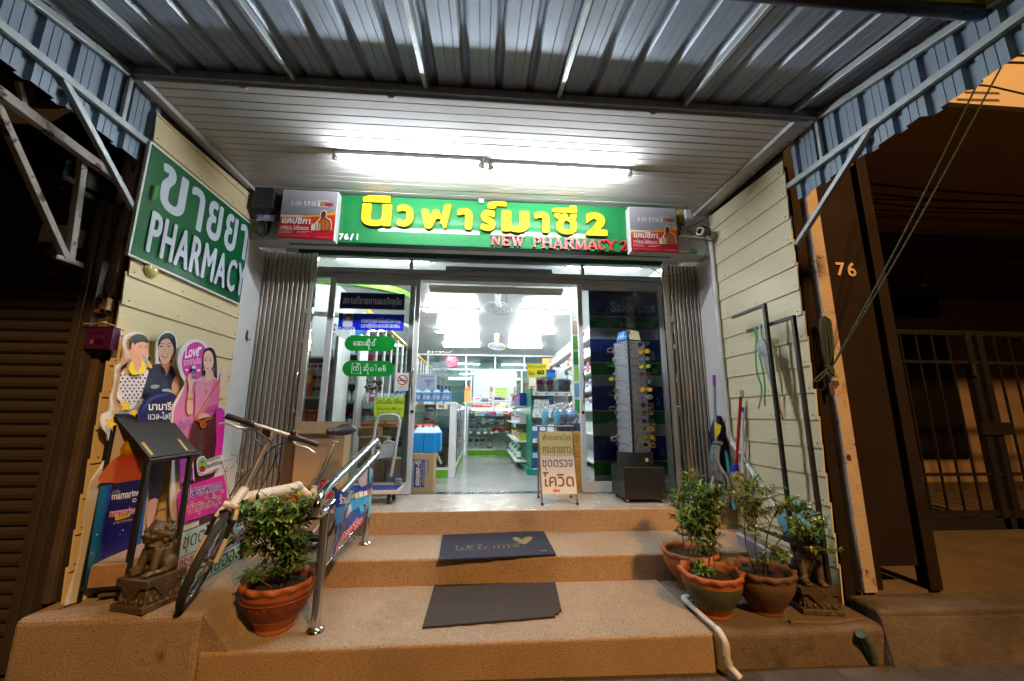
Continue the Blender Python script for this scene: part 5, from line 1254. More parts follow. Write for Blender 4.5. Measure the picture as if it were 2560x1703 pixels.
# ================================================================ things along the right board wall
def px_line(pts, X): return [onX(x, y, X) for x, y in pts]
XW = XR-.11
for lab, pts, X in (('black steel display frame without hooks, deeper in beside the brooms', [(1832, 798), (1911, 763), (1971, 1372)], XR-.15), ('black steel display frame carrying the umbrella and green strap', [(1868, 826), (1983, 793), (2072, 1468)], XR-.12)):
    t = thing('clothes_rack', lab, 'frame', tuple(onX(*pts[1], X)), 'black display frames by the right wall')
    a, c, e = px_line(pts, X); e = Vector((X, c.y, Z1-.007)); a.z = c.z
    b = MB(M('worn_black_steel', (.018, .017, .017), .4, var=.3, vs=14, stain=[((.16, .15, .14), 16, .70, .03)])); b.bar(a, c+Vector((0, -.012, 0)), .024, .024); b.build('arm', t, bevel=.002)
    b = MB(M('worn_black_steel')); b.bar(c+Vector((0, 0, -.012)), e, .024, .024, (0, 1, 0)); b.build('post', t, bevel=.002)
    b = MB(M('worn_black_steel')); b.bar(Vector((X-.16, c.y, Z1+.006)), Vector((X+.05, c.y, Z1+.006)), .02, .02); b.build('foot', t, bevel=.002)
    b = MB(M('worn_black_steel')); b.bar(Vector((X, c.y, Z1+.30)), Vector((X, c.y+.42, Z1+.30)), .018, .018); b.build('lower_arm', t)
XU = XR-.12
t = thing('strap', 'green lanyard strap hanging from the arm of the display frame', 'strap', tuple(onX(1887, 822, XU)))
b = MB(P('3c8a4a', .6)); X = XU-.014
def ribbon(b, pts, w, X):
    q = smooth_path([onX(x, y, X) for x, y in pts], 4)
    for a, c in zip(q[:-1], q[1:]):
        d = (c-a).normalized(); s_ = d.cross(Vector((1, 0, 0))).normalized()*w/2; b.add([a-s_, a+s_, c+s_, c-s_], [(0, 1, 2, 3)]); b.add([a-s_+Vector((.002, 0, 0)), a+s_+Vector((.002, 0, 0)), c+s_+Vector((.002, 0, 0)), c-s_+Vector((.002, 0, 0))], [(3, 2, 1, 0)])
ribbon(b, [(1886, 820), (1891, 850), (1889, 880), (1892, 930), (1903, 965), (1903, 990)], .018, X); ribbon(b, [(1890, 820), (1894, 850), (1896, 880), (1906, 920), (1912, 965), (1911, 990)], .018, X-.003); b.build('ribbon', t)
b = MB(P('6fae76', .6)); b.ball(onX(1892, 852, X-.004), (.012, .016, .016), 8); b.build('knot', t)
b = MB(P('b8a468', .5)); b.tube([onX(1903, 990, X), onX(1896, 1022, X)], .007, 6); b.tube([onX(1911, 990, X), onX(1912, 1015, X)], .007, 6); b.build('clip', t)
t = thing('umbrella', 'folded grey umbrella hung by its crook from the display frame', 'umbrella', tuple(onX(1905, 812, XU)))
X = XU-.01
b = MB(P('c9c8cc', .3)); b.tube(smooth_path([onX(x, y, X) for x, y in ((1911, 822), (1908, 808), (1901, 812), (1901, 830), (1906, 850))], 4), .010, 8); b.build('crook', t)
b = MB(M('umbrella_grey', (.33, .33, .345), .6, var=.35, vs=30)); pa_, pb_ = onX(1905, 848, X), onX(1951, 1030, X); dd = (pb_-pa_)
n_ = 14; vs = []
for i, (f, r) in enumerate(((0, .02), (.05, .038), (.12, .05), (.20, .046), (.26, .03), (.32, .03), (.5, .026), (.75, .018), (.97, .006))):
    for j in range(n_):
        a_ = 2*math.pi*j/n_; rr = r*(1+.32*(j % 2)*(1 if f < .3 else .5)); vs.append(pa_+dd*f+Vector((math.cos(a_)*rr*.6, math.sin(a_)*rr, 0)))
b.add(vs, [(i*n_+j, i*n_+(j+1) % n_, (i+1)*n_+(j+1) % n_, (i+1)*n_+j) for i in range(8) for j in range(n_)]); b.build('canopy', t)
b = MB(P('7a5a44', .5)); b.tube([pb_-dd*.05, onX(1958, 1048, X)], .006, 8); b.build('tip', t)
# brooms and poles
XB_ = XR-.055
t = thing('broom', 'broom with a red handle and fan-shaped bristles hung head down', 'broom', tuple(onX(1851, 992, XB_)))
b = MB(P('a01428', .35)); b.tube([onX(1852, 992, XB_), onX(1841, 1163, XB_-.03)], .0125, 10); b.build('handle', t)
b = MB(P('1a34b8', .35)); b.tube([onX(1841, 1160, XB_-.03), onX(1839, 1175, XB_-.035), onX(1838, 1187, XB_-.035)], [.016, .030, .020], 12); b.build('socket', t)
b = MB(M('bristle_straw', (.30, .20, .085), .9, var=.5, vs=60, stretch=(1, 1, .12), bump=.8, bs=90)); c_ = onX(1840, 1178, XB_-.035); e_ = onX(1836, 1250, XB_-.05); dd = e_-c_; n_ = 18; vs = []
for f, w_, th in ((0, .02, .018), (.15, .075, .03), (.4, .125, .035), (.7, .135, .032), (.92, .105, .022), (1.02, .06, .01)):
    for j in range(n_): a_ = 2*math.pi*j/n_; vs.append(c_+dd*f+Vector((math.cos(a_)*th, math.sin(a_)*w_*(1+.05*(j % 2)), .006*(j % 3))))
b.add(vs, [(i*n_+j, i*n_+(j+1) % n_, (i+1)*n_+(j+1) % n_, (i+1)*n_+j) for i in range(5) for j in range(n_)]+[tuple(5*n_+j for j in range(n_))]); b.build('bristles', t)
r2 = random.Random(8); b = MB(M('bristle_straw'))
for i in range(60):
    a_ = r2.uniform(-1, 1); p0 = c_+dd*.7+Vector((-.03, a_*.12, 0)); b.tube([p0, p0+dd*r2.uniform(.2, .4)+Vector((-.005, a_*.01, 0))], .0013, 3, cap=False)
b.build('bristle_tips', t, kind='stuff')
b = MB(P('8a8a86')); b.tube(smooth_path([onX(1852, 992, XB_), onX(1854, 985, XR-.02), onX(1850, 978, XR-.012)], 3), .0025, 5); q = onX(1854, 985, XR-.0125); b.box(q.x, q.x+.003, q.y-.025, q.y+.025, q.z-.02, q.z+.03); b.build('wall_hook', t)
def pole(lab, p0, p1, r, col, X0, X1, caps=()):
    t = thing('pole', lab, 'pole', tuple(onX(*p0, X0)), 'cleaning poles by the right wall'); a, c = onX(*p0, X0), onX(*p1, X1)
    b = MB(P(col, .35)); b.tube([a, c], r, 10); b.build('shaft', t)
    for f0, f1, cc in caps: b = MB(P(cc, .4)); b.tube([a+(c-a)*f0, a+(c-a)*f1], r*1.15, 10); b.build('sleeve', t)
pole('white pole with a blue cap leaning behind the red broom', (1857, 1018), (1856, 1262), .011, 'c9ccd6', XR-.04, XR-.10, ((0, .055, '2a5cae'), (.96, 1, '1f5fd0')))
pole('grey mop pole with a purple grip near the folded gate', (1785, 938), (1790, 1110), .012, '7a8890', XR-.12, XR-.14, ((0, .16, '8a3aa6'),))
pole('teal plastic pole standing low behind the broom', (1815, 1128), (1836, 1275), .014, '2f7d96', XR-.10, XR-.13)
pole('thin steel pole leaning low beside the folded gate', (1783, 1190), (1768, 1255), .008, '9aa0a2', XR-.20, XR-.28)
t = thing('mop', 'grey string mop hanging strands down beside the folded gate', 'mop', tuple(onX(1788, 1110, XR-.15)))
b = MB(M('mop_grey', (.17, .18, .175), .9, var=.4, vs=20, bump=.5, bs=80)); r2 = random.Random(12)
for i in range(16):
    x0 = 1788+r2.uniform(-6, 12); x1 = x0+r2.uniform(-14, 22); b.tube(smooth_path([onX(x0, 1112, XR-.15), onX(x0+r2.uniform(-10, 6), 1150, XR-.18), onX(x1, 1200, XR-.17), onX(x1+r2.uniform(-6, 8), 1255, XR-.15)], 4), .0105, 6)
b.build('strands', t)
b = MB(P('60686a')); b.tube([onX(1785, 1108, XR-.15), onX(1803, 1108, XR-.15)], .016, 8); b.build('mop_head', t)
t = thing('folded_umbrella', 'navy and yellow folded umbrella tucked behind the mop', 'umbrella', tuple(onX(1790, 1080, XR-.06)))
b = MB(P('15183e', .6)); X = XR-.07; b.tube([onX(1795, 1040, X), onX(1795, 1085, X), onX(1800, 1160, X), onX(1806, 1250, X)], [.03, .075, .06, .02], 10); b.build('canopy', t)
b = MB(P('cdb71e', .6)); b.sheet([onX(x, y, X-.08) for x, y in ((1785, 1055), (1803, 1064), (1800, 1082), (1789, 1098))], (-1, -.3, 0), .002); b.build('canopy_stripe', t)
t = thing('water_jug', 'clear plastic jug on the platform corner under the mop', 'jug', tuple(onZ(1795, 1262, 0)))
b = MB(P('a9b4ac', .15, coat=.5)); q = onZ(1792, 1268, 0); b.lathe([(.055, 0), (.06, .01), (.06, .05), (.03, .075), (.028, .085)], q, 16); b.build('body', t)
b = MB(P('c8d0ca', .3)); b.lathe([(.030, .085), (.030, .095), (0.001, .096)], q, 14); b.build('cap', t)
t = thing('basin', 'light blue plastic basin propped on edge against the right wall', 'basin', tuple(onX(2000, 1305, XR-.08)))
q = onX(2003, 1312, XR-.04); b = MB(P('5a93ab', .35, coat=.2)); b.lathe([(.001, .105), (.085, .105), (.098, .098), (.128, .01), (.140, .008), (.142, 0), (.136, 0), (.124, .012), (.094, .092), (.001, .098)], q+Vector((.0, 0, 0)), 32, axis=(-.80, -.35, .30)); b.build('bowl', t)
t = thing('foam_box', 'grey-blue foam box lid standing behind the flowering plant', 'box', (1.98, 2.75, Z1))
b = MB(M('foam_grey', (.32, .36, .44), .7, var=.2, vs=6)); b.obox((1.93, 2.78, Z1+.13), (.012, 0, .004), (.02, .23, 0), (-.03, 0, .13)); b.build('lid', t, bevel=.01)

# ================================================================ neighbour on the right
NZ = -.27
t = thing('steel_post', 'rusty cream steel post at the outer corner of the right wall', 'post', (2.36, 2.45, NZ))
b = MB(m_rustpost); b.box(2.318, 2.402, 2.42, 2.50, NZ, 2.60); b.build('post', t, bevel=.004)
b = MB(M('rust_brown')); q = onY(2078, 965, 2.415); b.box(q.x-.012, q.x+.012, 2.408, 2.42, q.z-.06, q.z+.02); b.box(q.x+.01, q.x+.045, 2.40, 2.42, q.z+.0, q.z+.035); b.build('hasp', t, bevel=.002)
t = thing('corner_channel', 'dark brown steel channel between the right board wall and the rusty post', 'post', (2.26, 2.5, NZ))
b = MB(m_brown); b.box(2.222, 2.312, 2.475, 2.50, -.5, 2.60); b.box(2.222, 2.23, 2.455, 2.475, -.5, 2.60); b.build('channel', t)
t = thing('rope', 'green rope coiled on the rusty post and tied off upward', 'rope', tuple(onY(2072, 925, 2.40)))
mr = M('rope_green', (.045, .075, .065), .9, bump=.8, bs=300, stretch=(1, 1, .5))
for i in range(7):
    b = MB(mr); o = (i-3)*2.6; b.tube(smooth_path([onY(x, y, 2.395-.004*(i % 3)) for x, y in ((2071+o*.4, 925), (2060+o*.9, 860), (2057+o, 800+abs(o)*.8), (2064+o, 792+abs(o)*.8), (2070+o, 812), (2078+o*.6, 870), (2078+o*.4, 925))], 4), .0055, 6); b.build('coil_turn', t)
b = MB(mr)
for i in range(6): b.tube(smooth_path([onY(2060+i*3, 915+i*3, 2.385), onY(2078, 918+i*3, 2.375), onY(2085, 930+i*2, 2.39), onY(2068, 940-i*2, 2.38)], 4), .006, 6)
b.tube(smooth_path([onY(2070, 920, 2.38), onY(2050, 938, 2.37), onY(2037, 950, 2.37), onY(2045, 953, 2.365), onY(2068, 930, 2.37)], 4), .0055, 6); b.build('knot', t)
for (x1, y1_) in ((2473, 150), (2510, 155)):
    b = MB(mr); a, e = onY(2076, 925, 2.38), onY(x1, y1_, 1.62); m_ = (a+e)/2-Vector((0, 0, .03)); b.tube(smooth_path([a, m_, e], 6), .0048, 6); b.build('tied_line', t)
# brown panel with the number 76
t = thing('folding_shutter_door', 'tall dark brown folded steel door panel with number 76', 'door', (2.6, 2.5, NZ))
b = MB(m_brown); b.box(2.404, 2.74, 2.46, 2.49, NZ+.13, 3.4); b.build('panel', t, bevel=.004)
b = MB(m_brown); b.box(2.404, 2.475, 2.455, 2.495, NZ, NZ+.13); b.build('foot', t)
b = MB(m_brown); b.box(2.752, 2.835, 2.42, 2.50, NZ, 3.4); b.build('frame_post', t, bevel=.005)
mn = M('number_cream', (.66, .50, .36), .5); mns = M('number_cream_edge', (.25, .18, .12), .6)
S2 = lambda x, y: onY(x, y, 2.459)
letter('7', 2091, 657, 2113, 690, mn, mns, .02, .008, 'house_number', S2, t); letter('6', 2119, 657, 2140, 692, mn, mns, .02, .008, 'house_number', S2, t)
# raised floor and its broken kerb
nb = MB(M('neighbour_floor', (.15, .105, .062), .85, var=.3, vs=3, bump=.3, bs=60, stain=[((.12, .08, .05), 2.4, .55, .2)])); nb.box(2.31, 9, 2.44, 6.5, -.62, NZ); nbo = nb.build('neighbour_floor', kind='structure')
m_kerb = M('old_kerb_concrete', (.12, .095, .07), .95, var=.5, vs=3.4, bump=1, bs=45, stain=[((.04, .032, .024), 2.8, .5, .14), ((.07, .075, .05), 6, .62, .1)])
MB(m_kerb).box(2.215, 9, 2.24, 2.44, -.64, NZ-.012).build('kerb', nbo, bevel=.02, seg=3)
b = MB(m_kerb); b.add([(2.18, 2.16, -.55), (2.62, 2.17, -.55), (9, 2.20, -.56), (9, 2.25, -.56), (2.16, 2.25, -.55), (2.21, 2.235, NZ-.04), (2.62, 2.225, NZ-.05), (9, 2.235, NZ-.13), (9, 2.25, NZ-.13), (2.215, 2.25, NZ-.04)], [(0, 1, 6, 5), (1, 2, 7, 6), (5, 6, 7, 8, 9), (0, 5, 9, 4)]); b.build('broken_render', nbo)
# grille gate, wall, window and fascia further back
YGt = 3.62
gt = thing('grille_gate', 'black steel bar gate across the dark neighbouring porch', 'gate', (5, YGt, NZ))
zt_, zm, zb_ = onY(2400, 833, YGt).z, onY(2400, 906, YGt).z, onY(2400, 1186, YGt).z
for z, h in ((zt_, .05), (zm, .03), (zb_, .028), (-.13, .05)): b = MB(m_black); b.box(3.1, 8.6, YGt-.015, YGt+.015, z-h/2, z+h/2); b.build('rail', gt)
x = 3.2
while x < 8.5:
    if abs(x-5.06) > .12: b = MB(m_black); b.box(x-.008, x+.008, YGt-.008, YGt+.008, -.12, zt_); b.build('bar', gt)
    x += .176
for x in (4.99, 5.12): b = MB(m_black); b.box(x-.035, x+.035, YGt-.03, YGt+.03, NZ, zt_+.01); b.build('gate_stile', gt)
b = MB(m_black); b.box(4.90, 5.24, YGt-.05, YGt-.02, .60, .72); b.build('lock_box', gt)
b = MB(m_black); b.cyl((4.96, YGt-.04, 1.18), (4.96, YGt-.04, 1.30), .025, 10); b.build('padlock', gt)
b = MB(m_black); b.box(3.1, 8.6, YGt-.03, YGt+.03, NZ, NZ+.10); b.build('sill', gt)
nw = thing('neighbour_building', 'unlit tan building to the right with dark window behind the bar gate', 'building', (6, 5.4, NZ))
YW = 5.4
b = MB(m_brownwall); b.box(2.85, 12, YW, YW+.2, NZ, 3.7); b.build('wall', nw)
b = MB(M('plinth_brown', (.10, .065, .04), .8, var=.2)); b.box(2.85, 12, YW-.012, YW+.05, NZ, onY(2400, 1205, YW).z); b.build('plinth', nw)
a, e = onY(2330, 840, YW), onY(2418, 1146, YW)
b = MB(M('window_dark', (.012, .010, .009), .25)); b.box(5.0, e.x, YW-.03, YW+.01, e.z, onY(2360, 838, YW).z); wdw = b.build('window', nw)
for i in range(5): b = MB(m_black); b.box(5.2+i*.3, 5.21+i*.3, YW-.05, YW-.03, e.z, onY(2360, 838, YW).z); b.build('window_bar', wdw, local=True)
a, e = onY(2200, 708, YW), onY(2345, 795, YW); b = MB(M('plaque_black', (.012, .011, .011), .3)); b.box(a.x, e.x, YW-.04, YW, e.z, a.z); b.build('plaque', nw)
# overhanging floor above the porch
zc = 2.95
b = MB(M('neighbour_soffit', (.34, .22, .125), .85, var=.15, vs=2)); b.box(2.62, 12, 2.19, 3.62, zc, zc+.08); b.build('soffit', nw)
b = MB(M('neighbour_beam', (.25, .16, .095), .85, var=.15)); b.box(2.8, 12, 3.62, 3.9, onY(2400, 555, 3.62).z, zc+.1); b.build('beam', nw)
b = MB(M('neighbour_fascia', (.62, .50, .36), .8, var=.08, vs=2)); b.box(2.62, 12, 2.15, 2.19, zc, 6.2); b.build('fascia', nw)
b = MB(m_dark); b.box(2.85, 12, 3.9, YW, 2.60, 2.7); b.build('porch_ceiling', nw)
b = MB(m_brownwall); b.box(2.86, 2.96, 3.62, YW, NZ, 3.6); b.build('side_wall', nw)
q = onY(2306, 700, 4.4); t = thing('hanging_bulb', 'unlit bulb hanging on a cord in the dark neighbouring porch', 'lamp', tuple(q))
b = MB(m_blackp); b.tube([Vector((q.x, q.y, 2.6)), q+Vector((0, 0, .05))], .006, 6); b.build('cord', t)
b = MB(m_blackp); b.lathe([(.001, .06), (.022, .055), (.026, .0), (.02, -.01)], q, 12); b.build('socket', t)
b = MB(P('7a6e5c', .1, coat=.5)); b.ball(q-Vector((0, 0, .05)), (.042, .042, .05), 14); b.build('bulb', t)
cb = thing('overhead_cables', 'bundle of black cables strung in front of the neighbouring fascia', 'cable', (4, 3.2, 2.5))
for pts, r in (((( 2100, 452), (2150, 457), (2300, 473), (2560, 491)), .010), (((2100, 475), (2155, 480), (2330, 499), (2560, 507)), .010), (((2100, 495), (2158, 497), (2350, 503), (2560, 508)), .008), (((2100, 498), (2160, 504), (2300, 518), (2560, 527)), .010), (((2100, 520), (2165, 524), (2350, 531), (2560, 534)), .009), (((2100, 322), (2250, 311), (2400, 303), (2560, 282)), .008)):
    b = MB(m_blackp); b.tube(smooth_path([onY(x, y, 3.1) for x, y in pts], 5), r, 6); b.build('cable', cb)
for pts, r in ((((2380, 215), (2460, 214), (2520, 226), (2580, 240)), .006), (((2490, 137), (2580, 140)), .008), (((2470, 155), (2580, 158)), .008)):
    b = MB(m_blackp); b.tube(smooth_path([onY(x, y, 1.95) for x, y in pts], 5), r, 6); b.build('cable', cb)

# ================================================================ neighbour on the left
YS_ = 2.335
ls = thing('roller_shutter', 'closed dark brown roller shutter of the shop on the left', 'shutter', (-3.5, YS_, -.4))
r2 = random.Random(21)
z = -.44
i = 0
slat_me = None
while z < 2.02:
    if slat_me is None:
        b = MB(m_shut_l); vs = []
        prs = [(0, .0), (.004, -.004), (.012, -.012), (.030, -.016), (.048, -.012), (.058, -.003), (.062, .004)]
        for zz, yy in prs: vs += [(-6.2, YS_+yy, zz), (-2.272, YS_+yy, zz)]
        b.add(vs, [(2*k, 2*k+1, 2*k+3, 2*k+2) for k in range(len(prs)-1)]); slat_me = b.mesh('shutter_slat')
    o = bpy.data.objects.new('shutter_slat', slat_me); COL.objects.link(o); o.parent = ls; o.location = Vector((0, r2.uniform(-.001, .001), z))-ls.location; z += .064; i += 1
b = MB(m_dark)
for (u, v) in ((60, 28), (300, 110), (90, 305)): pass
for x, y in ((28, 650), (98, 675), (18, 700), (85, 727), (160, 625)):
    q = onY(x, y, YS_-.022); b.box(q.x-.045, q.x+.045, YS_-.024, YS_-.018, q.z-.008, q.z+.008)
b.build('vent_slot', ls, kind='stuff')
b = MB(m_shut_l); b.box(-2.285, -2.245, 2.29, 2.36, -.45, 2.02); b.box(-2.240, -2.20, 2.30, 2.36, -.45, 2.0); b.build('guide_rail', ls, bevel=.003)
b = MB(m_dark); b.box(-6.2, -2.16, 2.40, 2.50, -.5, 3.2); b.box(-6.2, -2.3, 2.1, 2.40, 2.03, 2.06); b.build('backing', ls)
b = MB(M('shutter_hood', (.03, .025, .022), .7)); b.box(-6.2, -2.30, 2.22, 2.40, 2.0, 2.35); b.build('hood', ls)
t = thing('painted_post', 'peeling pink painted post between the roller shutter and the board wall', 'post', (-2.2, 2.36, Z2))
b = MB(m_rust_l); b.box(-2.245, -2.155, 2.345, 2.40, 1.18, 2.35); b.build('upper_post', t, bevel=.004)
b = MB(M('plain_brown_post', (.085, .062, .045), .7, var=.25)); b.box(-2.24, -2.165, 2.35, 2.40, Z2, 1.18); b.build('lower_post', t, bevel=.004)
t = thing('switch_box', 'rusty open switch box on the pink post above the purple box', 'box', tuple(onY(245, 755, 2.33)))
a, e = onY(229, 735, 2.31), onY(262, 782, 2.31); mo = M('switch_box_rust', (.36, .20, .09), .8, var=.35, vs=14, stain=[((.12, .05, .02), 8, .55, .1)])
b = MB(mo); b.box(a.x, e.x, 2.31, 2.35, a.z-.022, a.z); b.box(a.x, e.x, 2.31, 2.35, e.z, e.z+.022); b.box(a.x, a.x+.012, 2.31, 2.35, e.z, a.z); b.box(e.x-.03, e.x, 2.31, 2.35, e.z, a.z); b.box(a.x, e.x, 2.345, 2.352, e.z, a.z); b.build('frame', t, bevel=.002)
b = MB(mo); b.box(a.x+.025, e.x-.04, 2.325, 2.345, e.z+.03, a.z-.05); b.build('switch', t)
t = thing('purple_box', 'small purple box tied to the post beside the roller shutter', 'box', tuple(onY(250, 845, 2.30)))
a, e = onY(219, 816, 2.29), onY(274, 873, 2.29)
F = lambda u, v: Vector((a.x+(e.x-a.x)*u, 2.29, a.z-(a.z-e.z)*v)); p = Print(F, (0, -1, 0), .4); p.mb.use(P('3f1440', .4)).box(a.x, e.x, 2.29, 2.335, e.z, a.z); p.rect(.05, .05, .95, .95, '4a174a')
p.ell(.5, .12, .05, .05, '5c2458'); p.rect(.25, .28, .7, .34, '391038'); p.rect(.2, .42, .78, .45, '5e2a5c'); p.rect(.22, .58, .28, .78, '8a6038'); p.rect(.3, .58, .35, .78, '8a6038'); p.rect(.38, .58, .72, .80, '2f0d24'); p.build('case', t)
b = MB(P('a89a6e')); b.tube(smooth_path([F(-.1, -.1)+Vector((0, -.01, 0)), F(.3, -.08)+Vector((0, -.015, 0)), F(.7, -.14)+Vector((0, -.02, 0)), F(1.1, -.02)], 4), .004, 6); b.ball(F(.72, -.14)+Vector((0, -.02, 0)), (.018, .01, .008), 8); b.build('tie', t)
# old bracket frame over the shutter
fr2 = thing('steel_bracket', 'old white bracket frame of welded tubes over the roller shutter', 'bracket', tuple(onX(200, 660, -2.32)))
XK = -2.30
for p0, p1, w_, m in (((-40, 195), (165, 648), .032, m_flake), ((208, 395), (172, 655), .034, m_flake), ((136, 640), (264, 684), .026, m_flake)):
    b = MB(m); b.bar(onX(*p0, XK), onX(*p1, XK), w_, w_, (1, 0, 0)); b.build('tube', fr2, bevel=.003)
t = thing('steel_beam', 'flaking grey steel beam running back under the left curtain sheet', 'beam', tuple(onX(100, 320, -2.26)))
b = MB(m_flake); b.bar(onX(-60, 190, -2.27), onX(310, 462, -2.25), .045, .05); b.build('beam', t, bevel=.003)
b = MB(m_flake); b.bar(onX(60, 262, -2.26), onX(45, 205, -2.26), .02, .02); b.build('stub', t)
t = thing('lamp_housing', 'small white box clamped behind the bracket over the roller shutter', 'box', tuple(onY(140, 585, 2.3)))
a, e = onY(103, 560, 2.24), onY(172, 607, 2.24); b = MB(M('box_white', (.55, .50, .47), .5, var=.1)); b.box(a.x, e.x, 2.24, 2.32, e.z, a.z); b.build('case', t, bevel=.006)
b = MB(m_black); b.ball(onY(125, 625, 2.27), (.07, .05, .05), 10); b.build('motor', t)
t = thing('old_awning_sheet', 'short blue-grey sheet hanging in the dark behind the bracket', 'sheet', tuple(onX(230, 460, -2.42)))
b = MB(m_sheet_v); b.sheet([onX(*q, -2.40) for q in ((168, 400), (200, 415), (185, 490), (148, 470))], (1, 0, 0), .004); b.build('sheet_piece', t)
b = MB(m_sheet_v); b.sheet([onX(*q, -2.40) for q in ((232, 430), (300, 470), (300, 540), (210, 500))], (1, 0, 0), .004); b.build('sheet_piece', t)
t = thing('door_cable', 'black cable drooping past the corner of the PHARMACY sign', 'cable', tuple(onX(320, 500, -2.2)))
b = MB(m_blackp); b.tube(smooth_path([onX(x, y, -2.18) for x, y in ((332, 410), (334, 450), (325, 490), (300, 520), (285, 560))], 5), .008, 6); b.build('cable', t)

t = thing('neighbour_awning', 'dark sheet awning of the shuttered shop on the left, rusty struts under it', 'awning', (-4, 1.6, 2.5))
b = MB(M('dark_sheet', (.03, .03, .03), .7, var=.2)); b.add([(-6.5, .2, 2.42), (-2.38, .2, 2.42), (-2.38, 2.3, 2.62), (-6.5, 2.3, 2.62), (-6.5, .2, 2.43), (-2.38, .2, 2.43), (-2.38, 2.3, 2.63), (-6.5, 2.3, 2.63)], [(0, 1, 2, 3), (7, 6, 5, 4), (0, 4, 5, 1), (1, 5, 6, 2)]); b.build('sheet', t)  # sheet coloured near-black all over
b = MB(M('rusty_strut', (.20, .085, .03), .8, var=.3)); b.bar(onX(45, 262, -2.5), onX(140, 265, -2.5), .03, .03); b.bar(onX(68, 258, -2.5), onX(78, 222, -2.5), .025, .025); b.build('strut', t)
# ================================================================ doormats
def mat_obj(label, corners, m, th, edge_seed, cat='doormat', notch=None):
    t = thing('doormat', label, cat, tuple(sum((Vector(c) for c in corners), Vector())/4))
    r2 = random.Random(edge_seed); pts = []
    for i in range(4):
        a, c = Vector(corners[i]), Vector(corners[(i+1) % 4]); k = 16
        for j in range(k):
            f = j/k; q = a+(c-a)*f
            if i in (0, 2) and j: q.y += r2.uniform(-.004, .004)
            pts.append(q)
    b = MB(m).sheet(pts if not notch else notch(pts), (0, 0, 1), th); b.build('mat', t)
    return t
m_mat1 = M('mat_navy', (.022, .028, .058), .95, var=.35, vs=60, bump=1, bs=420, stain=[((.045, .048, .07), 7, .58, .2)])
m_mat2 = M('mat_grey', (.062, .052, .047), .97, var=.3, vs=70, bump=1, bs=420, stain=[((.09, .075, .062), 6, .56, .2)])
zA = Z2+.012
cs = [onZ(*q, zA) for q in ((1097, 1399), (1390, 1385), (1359, 1327), (1106, 1337))]
t = mat_obj('navy doormat reading Welcome on the upper tread', cs, m_mat1, .010, 3)
def FM(u, v): return cs[3]+(cs[2]-cs[3])*u+((cs[0]+(cs[1]-cs[0])*u)-(cs[3]+(cs[2]-cs[3])*u))*v
p = Print(FM, (0, 0, 1), .9); p.F = lambda u, v: FM(u, v)
mg = M('mat_gold', (.20, .155, .07), .95, var=.3, vs=80)
W_ = [[(.13, .58), (.15, .52), (.145, .66), (.17, .72), (.195, .60), (.20, .70), (.23, .68), (.245, .52)], [(.25, .66), (.28, .60), (.275, .53), (.255, .58), (.262, .70), (.30, .72)], [(.33, .70), (.365, .56), (.355, .50), (.34, .58), (.348, .72), (.39, .68)], [(.43, .58), (.405, .60), (.40, .70), (.44, .70)], [(.50, .57), (.475, .60), (.478, .70), (.505, .71), (.52, .62), (.50, .57), (.55, .60)], [(.56, .72), (.57, .60), (.60, .60), (.605, .70), (.62, .60), (.65, .62), (.66, .70)], [(.66, .66), (.71, .60), (.70, .53), (.68, .60), (.69, .70), (.76, .68)]]
for s_ in W_: p.line(s_, .013, mg, 4)
p.poly([(.755, .60), (.70, .47), (.665, .37), (.68, .28), (.72, .29), (.752, .38), (.79, .29), (.845, .28), (.855, .35), (.82, .47)], mg, 3)
p.ell(.905, .88, .03, .022, mg)
p.build('welcome_lettering', t, kind='stuff')
zB = Z1+.012
cs2 = [onZ(*q, zB) for q in ((1056, 1567), (1407, 1539), (1388, 1455), (1086, 1462))]
def notch(pts):
    out = []
    for q in pts: out.append(q)
    i = min(range(len(out)), key=lambda k: (out[k]-cs2[1]).length)
    e = (cs2[0]-cs2[1]).normalized(); f = (cs2[2]-cs2[1]).normalized()
    out[i:i+1] = [cs2[1]+e*.045, cs2[1]+e*.043+f*.028, cs2[1]+e*.02+f*.034, cs2[1]+e*.018+f*.05, cs2[1]+f*.075]
    return out
mat_obj('plain dark grey doormat with a torn corner on the bottom step', cs2, m_mat2, .010, 9, notch=notch)

# ================================================================ potted plants
m_terra = M('terracotta', (.38, .115, .035), .7, var=.25, vs=9, bump=.25, bs=80, stain=[((.22, .07, .025), 5, .60, .2)])
m_terra_mossy = M('mossy_terracotta', (.17, .075, .035), .8, var=.3, vs=7, bump=.35, bs=60, stain=[((.07, .07, .03), 4.5, .50, .16), ((.12, .05, .02), 9, .62, .1)])
m_band = M('carved_terracotta', (.20, .045, .012), .65, var=.4, vs=30, bump=.4, bs=80)
m_band_g = M('green_painted_band', (.075, .075, .035), .75, var=.5, vs=14, stain=[((.30, .10, .04), 12, .60, .1)])
m_soil = M('potting_soil', (.03, .02, .013), .95, var=.5, vs=30, bump=1, bs=80)
m_stem = M('plant_stem', (.16, .12, .055), .8, var=.3, vs=30)
LEAF = [M('leaf_dark', (.035, .10, .02), .42, var=.3, vs=8), M('leaf_mid', (.07, .18, .028), .45, var=.3, vs=8), M('leaf_light', (.15, .28, .035), .48, var=.25, vs=8), M('leaf_yellow', (.32, .36, .03), .5, var=.25, vs=8)]
